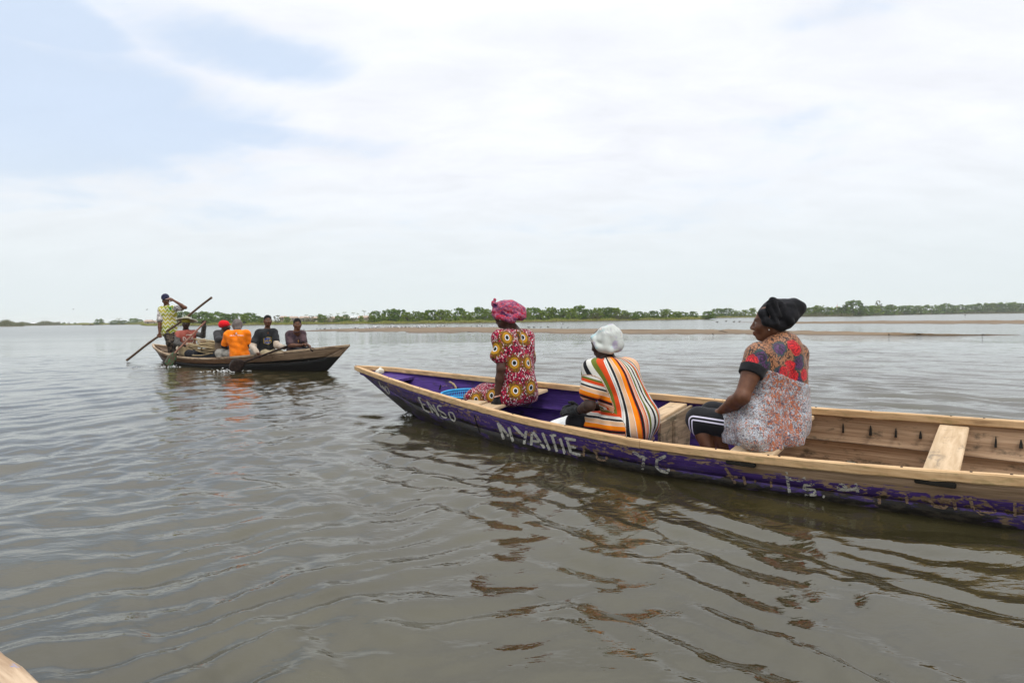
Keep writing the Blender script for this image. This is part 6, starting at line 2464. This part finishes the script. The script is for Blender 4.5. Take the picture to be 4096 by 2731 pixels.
def paddle(label, top, neck_, tip, blade_w, mats, view=None, flat=.02, tipround=.8):
    top, neck_, tip = _v(top), _v(neck_), _v(tip)
    root = thing('paddle', label, 'paddle', neck_)
    P_ = np.stack([lerp(top, neck_, t) for t in np.linspace(0, 1, 10)] + [lerp(neck_, tip, .12)])
    V, F = tube(P_ - neck_, [.020, .021] + [.020] * 8 + [.016], 8)
    part('shaft', V, F, mats[0], root, True)
    ax = unit(tip - neck_)
    side_ = unit(np.cross(ax, CF if view is None else view))
    nn = np.cross(side_, ax)
    L = np.linalg.norm(tip - neck_)
    Vb, n = [], 14
    for i in range(n + 1):
        t = i / n
        w = blade_w * min(1, .16 + 1.5 * t ** .8) * math.sqrt(max(.0, 1 - max(0, (t - tipround) / (1 - tipround)) ** 2) + .02)
        for (a, b) in ((-1, 0), (-.5, flat * .4), (0, flat * .55), (.5, flat * .4), (1, 0), (.5, -flat * .4), (0, -flat * .55), (-.5, -flat * .4)):
            Vb.append(ax * L * t + side_ * a * w + nn * b)
    Fb = [tuple(q) for q in grid_faces(n + 1, 8, True)] + [tuple(range(8))[::-1], tuple(n * 8 + k for k in range(8))]
    part('blade', Vb, Fb, mats[1], root, True)
    return root


M_PINKW = plain('reddish_shaft', (.22, .11, .075), (.33, .18, .13), 20)


def green_blade(nt, b):
    P = nt.obj()
    n = nt.noise(nt.mapping(P, (3, 3, 1), (0, .6, 0)), 9, 3, .6)
    return nt.mix(nt.step(n, .5, .6), (.075, .055, .035), (.035, .13, .055))


M_GBLADE = cloth('green_painted_blade', green_blade, .6)
M_DARKP = plain('dark_wet_paddle', (.014, .009, .007), (.032, .02, .016), 20)
paddle('paddle with worn green blade held by the straw-hatted man', G(824, 1284, 14.45), G(704, 1406, 14.1), G(671, 1462, 14.05), .115, (M_PINKW, M_GBLADE), tipround=.93)

# --- man in red cap
j = dict(shL=G(*q5(340, 425), 13.9), shR=G(*q5(200, 430), 14.3), elL=G(*q5(330, 540), 13.8), wrL=G(*q5(420, 500), 14.0),
         elR=G(*q5(200, 560), 14.2), wrR=G(*q5(300, 560), 14.3), hipL=G(*q5(260, 720), 13.95), hipR=G(*q5(230, 710), 14.25),
         kneeL=G(*q5(380, 720), 14.2), kneeR=G(*q5(360, 710), 14.5), ankL=G(*q5(390, 860), 14.2), ankR=G(*q5(370, 850), 14.5))
for k_ in ('ankL', 'ankR'):
    j[k_][2] = .03
j['shL'], j['shR'] = G(*q5(185, 430), 13.95), G(*q5(345, 440), 14.25)
j['elL'], j['wrL'] = G(*q5(205, 520), 13.75), G(*q5(330, 500), 13.9)
j['elR'], j['wrR'] = G(*q5(340, 560), 14.2), G(*q5(400, 620), 14.3)
hc, hf = G(*q5(305, 325), 14.1), unit((.88, .45, -.02))
sl = []
for s in 'LR':
    sl += limb(j['sh' + s], j['el' + s], j['wr' + s], 1.9, .055, .05, .038, .03, .014)


def grey_brown(nt, b):
    z = nt.sep(nt.obj())[2]
    n = nt.noise(nt.obj(), 8, 4)
    return nt.mix(nt.step(nt.math('ADD', z, nt.math('MULTIPLY', n, .15)), .40, .50), nt.mix(n, (.13, .095, .065), (.22, .165, .115)), nt.mix(n, (.025, .026, .027), (.055, .055, .055)))


root, out, M = man('man in bright red cap and dark grey shirt looking away beside the orange shirt', (885, 1420), 14.1, .17, j, hc, hf, G(*q5(285, 400), 14.1), M_SKIN[2],
                   [hand_prims(j['wrL'], (1, .2, 0), (0, 0, -1), (0, -1, 0), .5), hand_prims(j['wrR'], (.6, .1, -.6), (0, -.3, -1), (0, 1, 0), .5)],
                   [('shirt', torso_prims(j, 1.0, .018) + sl, cloth('grey_brown_shirt', grey_brown), WR(81)), ('trousers', pants(j), M_KHAKI, WR(82))], hair=False)
f, l, u = M
P = lambda a, b, d: _v(hc) + (a * f + b * l + d * u)
M_RED = plain('bright_red_knit', (.50, .008, .012), (.66, .016, .022), 30)
V, F = sculpt([el(P(-.022, 0, .052), (.120, .102, .098), M, .02), rc(P(-.07, 0, .07), P(-.09, 0, .03), .065, .055, .03), rc(P(.05, 0, .06), P(.115, 0, .048), .03, .012, .02),
               sub(el(P(.06, 0, -.065), (.15, .12, .085), M, .01))], .007, wrinkle(.003, 45, 6))
fig_part('cap', V, F, M_RED, root)

# --- man in orange shirt, back to us
j = dict(shL=G(*q5(345, 440), 13.35), shR=G(*q5(635, 432), 13.35), elL=G(*q5(292, 620), 13.4), wrL=G(*q5(345, 650), 13.7),
         elR=G(*q5(672, 590), 13.4), wrR=G(*q5(640, 650), 13.75), hipL=G(*q5(470, 755), 13.4), hipR=G(*q5(580, 755), 13.4),
         kneeL=G(*q5(225, 725), 13.5), kneeR=G(*q5(700, 735), 13.6), ankL=G(*q5(240, 880), 13.4), ankR=G(*q5(680, 870), 13.6))
for k_ in ('ankL', 'ankR'):
    j[k_][2] = .03
hc, hf = G(*q5(492, 312), 13.45), unit((.18, 1, -.12))
sl, cf = [], []
for s in 'LR':
    sl += limb(j['sh' + s], j['el' + s], j['wr' + s], .84, .062, .066, .05, .03, .012)
    cf += limb(lerp(j['sh' + s], j['el' + s], .6), j['el' + s], j['wr' + s], 1.8, .05, .05, .04, .03, .010)
M_ORANGE = plain('orange_cotton', (.74, .16, .006), (.86, .22, .012), 9)
M_GREYP = plain('grey_work_trousers', (.19, .18, .155), (.29, .275, .24))
tp = torso_prims(j, 1.02, .018) + [rc(G(*q5(520, 560), 13.38), G(*q5(525, 745), 13.36), .14, .155, .07), rc(j['hipL'] + _v((0, 0, -.01)), j['hipR'] + _v((0, 0, -.01)), .125, .125, .05)]
root, out, M = man('man in orange shirt and grey hood seen from behind', (950, 1425), 13.4, .17, j, hc, hf, G(*q5(495, 385), 13.4), M_SKIN[2],
                   [hand_prims(j['wrL'], (.5, .8, -.1), (0, 0, -1), (0, 1, 0), .4), hand_prims(j['wrR'], (-.5, .8, -.1), (0, 0, -1), (0, 1, 0), .4)],
                   [('shirt', tp + sl, M_ORANGE, WR(91, .0065)), ('undersleeves', cf, M_BLACK, None), ('trousers', pants(j, 1.9, .02), M_GREYP, WR(93))], g=1.02, hair=False)
V, F = sculpt([el(_v(hc) + _v((0, 0, .025)), (.108, .118, .125), None, .02), rc(_v(hc) + _v((0, -.02, -.03)), G(*q5(500, 375), 13.38), .09, .075, .03)], .007, wrinkle(.0035, 40, 7))
fig_part('hood', V, F, plain('grey_brown_hood', (.105, .088, .08), (.17, .145, .135)), root)
inv = Matrix.Translation(-Vector(root.location))
sb = BVHTree.FromPolygons([Vector(v) for v in out['shirt'][0]], [tuple(f_) for f_ in out['shirt'][1]])
st = [([q5(*p) for p in pts], w) for pts, w in (
    ([(470, 425), (476, 418), (488, 420)], 2.2), ([(464, 434), (492, 436)], 2.6),
    ([(376, 468), (384, 460), (390, 470)], 1.2), ([(394, 455), (394, 470), (402, 468), (402, 456), (394, 455)], 1.1), ([(408, 470), (414, 456), (420, 469)], 1.1), ([(424, 457), (436, 456)], 1.1), ([(430, 457), (431, 469)], 1.1),
    ([(440, 456), (440, 468), (450, 467)], 1.1), ([(455, 457), (455, 468)], 1.1), ([(462, 468), (463, 456), (472, 467), (473, 455)], 1.1),
    ([(488, 454), (502, 454)], 1.1), ([(495, 454), (495, 467)], 1.1), ([(506, 455), (506, 466), (516, 466), (516, 455), (506, 455)], 1.1), ([(521, 467), (522, 455), (527, 463), (532, 455), (533, 467)], 1.1),
    ([(538, 456), (538, 466), (547, 466), (547, 456), (538, 456)], 1.1), ([(552, 467), (552, 456), (560, 460), (560, 467)], 1.1), ([(565, 456), (566, 467)], 1.1), ([(572, 456), (572, 466), (580, 465), (581, 457)], 1.1))]
V, F = strokes_mesh(sb, st, inv, .006, 1.6)
o = part('shirt_print', V, F, plain('white_print', (.72, .72, .70), (.8, .8, .78)), out['shirt'][2])
tag(o, kind='stuff')

# --- man in black T-shirt with blue badge, paddling
j = dict(shL=G(*q5(1050, 412), 12.95), shR=G(*q5(815, 425), 12.75), elL=G(*q5(1095, 610), 12.75), wrL=G(*q5(1215, 645), 12.55),
         elR=G(*q5(722, 625), 12.6), wrR=G(*q5(800, 735), 12.42), hipL=G(*q5(985, 725), 13.0), hipR=G(*q5(870, 725), 12.85),
         kneeL=G(*q5(1150, 745), 12.75), kneeR=G(*q5(1010, 760), 12.6), ankL=G(*q5(1160, 900), 12.8), ankR=G(*q5(1030, 900), 12.7))
for k_ in ('ankL', 'ankR'):
    j[k_][2] = .03
hc, hf = G(*q5(953, 240), 12.85), unit((.50, -.86, .06))
sl, cf = [], []
for s in 'LR':
    sl += limb(j['sh' + s], j['el' + s], j['wr' + s], .66, .064, .068, .05, .03, .012)
    cf += limb(lerp(j['sh' + s], j['el' + s], .3), j['el' + s], j['wr' + s], 1.88, .05, .05, .036, .03, .012)
M_TEE = plain('faded_black_tee', (.014, .015, .016), (.032, .033, .034), 8)
M_BEIGE = plain('beige_sleeves', (.34, .27, .20), (.47, .39, .31), 10)
hands = [hand_prims(j['wrL'], (.9, -.25, -.1), (-.2, -.3, -1), (0, -.5, .8), 1.05, 1.08), hand_prims(j['wrR'], (.75, -.3, -.55), (.3, -.6, -.6), (.4, -.2, .8), 1.05, 1.08)]
root, out, M = man('man in black T-shirt with blue and yellow badge, paddling', (1075, 1415), 12.85, .2, j, hc, hf, G(*q5(945, 375), 12.88), M_SKIN[1], hands,
                   [('undershirt_sleeves', cf, M_BEIGE, WR(101, .006)), ('shirt', torso_prims(j, 1.0, .018) + sl + [rc(j['hipL'], j['hipR'], .115, .115, .05)], M_TEE, WR(102)), ('trousers', pants(j), plain('khaki_trousers', (.28, .225, .135), (.38, .315, .20)), WR(103))])
P_ = G(*q5(940, 392), 12.86) + np.stack([.062 * np.cos(th), .058 * np.sin(th), -.014 * np.sin(th) * -1 + .006 * np.cos(th)], -1)
fig_part('undershirt_collar', *tube(P_, .013, 6, False), plain('white_collar', (.55, .5, .48), (.65, .6, .58)), root)
inv = Matrix.Translation(-Vector(root.location))
sb = BVHTree.FromPolygons([Vector(v) for v in out['shirt'][0]], [tuple(f_) for f_ in out['shirt'][1]])
hexo = [(948, 485), (1008, 492), (1010, 560), (965, 598), (890, 578), (888, 505)]
cen = np.mean(hexo, 0)
for nm, k_, off, mt in (('badge_border', 1.0, .005, plain('yellow_print', (.55, .40, .03), (.66, .48, .06))), ('badge_field', .88, .008, plain('blue_print', (.02, .055, .26), (.035, .08, .34)))):
    V, F = patch_mesh(sb, [q5(*(cen + (np.array(p) - cen) * k_)) for p in hexo], inv, off, 4)
    part(nm, V, F, mt, out['shirt'][2])
st = [([q5(*p) for p in pts], w) for pts, w in (
    ([(903, 528), (914, 560), (924, 525)], 1.9), ([(932, 528), (930, 556), (944, 556), (946, 526), (932, 528)], 1.7), ([(954, 524), (955, 555), (968, 553)], 1.9),
    ([(973, 524), (972, 551), (984, 550), (984, 522), (973, 524)], 1.6), ([(989, 550), (990, 520), (995, 538), (1001, 518), (1002, 547)], 1.4))]
V, F = strokes_mesh(sb, st, inv, .0115, 1.6)
o = part('badge_lettering', V, F, bpy.data.materials['yellow_print'], out['shirt'][2])
tag(o, kind='stuff')
st = [([q5(*p) for p in pts], w) for pts, w in (([(945, 509), (985, 504)], 1.6), ([(952, 574), (972, 570)], 2.0))]
V, F = strokes_mesh(sb, st, inv, .0115, 1.6)
o = part('badge_small_print', V, F, bpy.data.materials['white_print'], out['shirt'][2])
tag(o, kind='stuff')
paddle('dark wet paddle dipping below the orange shirt', G(*q5(1290, 612), 12.45), G(*q5(600, 862), 12.2), G(*q5(372, 975), 12.2), .165, (M_DARKP, M_DARKP), tipround=.35)

# --- man in dark purple polo at the bow
j = dict(shL=G(*q5(1475, 440), 12.65), shR=G(*q5(1275, 450), 12.45), elL=G(*q5(1505, 585), 12.5), wrL=G(*q5(1590, 625), 12.3),
         elR=G(*q5(1285, 612), 12.35), wrR=G(*q5(1465, 610), 12.15), hipL=G(*q5(1440, 690), 12.7), hipR=G(*q5(1330, 690), 12.55),
         kneeL=G(*q5(1620, 700), 12.5), kneeR=G(*q5(1500, 715), 12.35), ankL=G(*q5(1640, 860), 12.5), ankR=G(*q5(1520, 870), 12.4))
for k_ in ('ankL', 'ankR'):
    j[k_][2] = .03
hc, hf = G(*q5(1402, 292), 12.5), unit((.40, -.90, -.05))
sl = []
for s in 'LR':
    sl += limb(j['sh' + s], j['el' + s], j['wr' + s], .78, .062, .066, .05, .03, .012)


def polo(nt, b):
    P = nt.obj()
    n = nt.noise(P, 6, 4, .65)
    return nt.mix(nt.step(n, .38, .62), (.030, .020, .027), (.085, .052, .055))


hands = [hand_prims(j['wrL'], (.4, -.3, -.7), (-.6, -.2, -.3), (-.3, -.6, .4), .9, 1.05), hand_prims(j['wrR'], (.9, -.2, .25), (0, -.2, -1), (0, -.6, .6), 1.0, 1.05)]
root, out, M = man('man in faded dark purple polo with small cross, seated nearest the bow', (1190, 1410), 12.55, .28, j, hc, hf, G(*q5(1395, 400), 12.5), M_SKIN[1], hands,
                   [('polo_shirt', torso_prims(j, .98, .018) + sl + [rc(j['hipL'], j['hipR'], .11, .11, .05)], cloth('faded_purple_polo', polo), WR(111)), ('trousers', pants(j), plain('black_trousers', (.012, .012, .014), (.025, .024, .027)), WR(113))], g=.98)
P_ = G(*q5(1393, 402), 12.5) + np.stack([.066 * np.cos(th), .06 * np.sin(th), .012 * np.sin(th)], -1)
fig_part('collar', *tube(P_, .015, 6, False), plain('purple_collar', (.03, .022, .03), (.06, .04, .045)), root)
inv = Matrix.Translation(-Vector(root.location))
sb = BVHTree.FromPolygons([Vector(v) for v in out['polo_shirt'][0]], [tuple(f_) for f_ in out['polo_shirt'][1]])
V, F = strokes_mesh(sb, [([q5(1415, 528), q5(1414, 572)], 1.7), ([q5(1402, 541), q5(1428, 540)], 1.7)], inv, .006, 1.6)
part('cross_pendant', V, F, plain('gold_cross', (.55, .26, .05), (.65, .34, .08)), root)
paddle('dark paddle shaft held by the man nearest the bow', G(*q5(1500, 560), 12.2), G(*q5(1625, 688), 12.0), G(*q5(1690, 800), 12.45), .08, (M_DARKP, M_DARKP))

# ---------------------------------------------------------------- coiled rope and net amidships
c0 = G(838, 1418, 14.35)
c0[2] = .23
q = np.random.default_rng(8)
path = []
for i in range(15):
    r_ = q.uniform(.17, .33)
    cx, cy, cz = q.normal(0, .07), q.normal(0, .06), .06 + .020 * i
    t0, t1 = q.uniform(-.35, .35), q.uniform(-.3, .3)
    for a in np.linspace(0, 2 * np.pi, 22)[:-1]:
        path.append((cx + r_ * 1.25 * math.cos(a), cy + r_ * .8 * math.sin(a), cz + t0 * r_ * math.cos(a) + t1 * r_ * math.sin(a)))
path = np.array(path)
for _ in range(2):
    path[1:-1] = (path[:-2] + 2 * path[1:-1] + path[2:]) / 4
path[:, 2] = np.maximum(path[:, 2], .02)
V, F = tube(path, .0155, 6)
o = part('rope_coil', V, F, M_ROPE, None, True, loc=c0)
tag(o, 'heap of thick tan rope coils amidships in the brown canoe', 'rope')
V, F = sculpt([el((0, 0, .06), (.42, .26, .13), None, .05), el((.22, -.05, .12), (.2, .2, .1), None, .05), el((-.2, .05, .12), (.2, .18, .1), None, .05)], .02, wrinkle(.012, 30, 4))
o = part('fishing_net', V, F, plain('dark_net', (.012, .016, .022), (.035, .042, .05), 40), None, True, loc=c0 + _v((0, .1, -.09)))
tag(o, 'dark bundled fishing net under the rope coils', 'net')
V, F = sphere((0, 0, 0), (.075, .06, .055), 10, 14)
V[:, 2] += .008 * np.sin(V[:, 0] * 50)
o = part('net_float', *join([(V, F), tube([(-.07, 0, 0), (-.1, 0, .012)], [.016, .012], 6)]), plain('cork_float', (.30, .21, .13), (.42, .31, .20)), None, True, loc=G(813, 1364, 14.3))
tag(o, 'round tan float on top of the rope coils', 'float')
V, F = sphere((0, 0, 0), (.05, .045, .06), 10, 14)
o = part('plastic_jug', *join([(V, F), tube([(0, 0, .05), (0, 0, .085)], [.02, .017], 8)]), plain('cream_plastic', (.5, .42, .3), (.6, .52, .4)), None, True, loc=G(712, 1394, 14.9))
tag(o, 'small cream plastic jug by the standing man\'s feet', 'jug')

# ---------------------------------------------------------------- paddler in the tiny far canoe
pp = _v(tiny.location) + _v((Ls * .25, 0, .15))
V, F = sculpt([rc(pp, pp + _v((0, 0, .5)), .2, .22, .08), rc(pp + _v((0, 0, .55)), pp + _v((0, 0, .75)), .08, .1, .05), rc(pp + _v((-.2, 0, .5)), pp + _v((-.55, -.1, .25)), .07, .06, .05),
               rc(pp + _v((.2, 0, .5)), pp + _v((-.2, -.2, .3)), .07, .06, .05), rc(pp, pp + _v((-.5, 0, .05)), .12, .1, .05)], .04)
rt = thing('person', 'tiny dark figure seated in the far-off canoe at left', 'person', pp)
fig_part('body', V, F, M_SKIN[2], rt, {'face': np.zeros((len(V), 3))})

# ---------------------------------------------------------------- splashes
M_FOAM = material('foam', lambda nt, b: nt.mix(nt.noise(nt.obj(), 20, 3), (.62, .63, .62), (.8, .81, .81)), rough=.3, spec=.5)


def splash(px, py, rx, ry, n, label, seed, size=.012, up=.05):
    q = np.random.default_rng(seed)
    c = atz(px, py, 0.)
    ps = []
    for i in range(n):
        a, r_ = q.uniform(0, 6.28), math.sqrt(q.uniform(0, 1))
        z = abs(q.normal(0, up)) * (1 - r_)
        s = size * q.uniform(.4, 1.6)
        ps.append(sphere((rx * r_ * math.cos(a), ry * r_ * math.sin(a), z + .008), (s * q.uniform(1, 2.4), s * 1.2, s * .6), 4, 6))
    V, F = join(ps)
    o = part('splash', V, F, M_FOAM, None, True, loc=c)
    tag(o, label, 'splash', kind='stuff')


splash(905, 1487, .55, .16, 70, 'white splash under the dark paddle', 1, .009, .05)
splash(672, 1470, .30, .15, 50, 'small splash under the green blade', 2, .008, .05)
splash(560, 1470, .5, .2, 30, 'ring of ripples left of the brown stern', 3, .006, .006)
splash(1632, 1664, .05, .07, 30, 'small bow splash at the purple stem', 4, .006, .03)
# ---------------------------------------------------------------- humid air over the lagoon
V, F = box((-2900, -2900, -1.6), (2900, 2900, 17.0))
hz = bpy.data.materials.new('humid_air')
hz.use_nodes = True
hz.node_tree.nodes.clear()
pv = hz.node_tree.nodes.new('ShaderNodeVolumePrincipled')
pv.inputs['Color'].default_value = (.99, .998, 1.0, 1)
pv.inputs['Density'].default_value = .00032
pv.inputs['Anisotropy'].default_value = .25
ho = hz.node_tree.nodes.new('ShaderNodeOutputMaterial')
hz.node_tree.links.new(pv.outputs[0], ho.inputs['Volume'])
haze = part('haze', V, F, hz)
tag(haze, 'pale humid haze over the lagoon', kind='stuff')
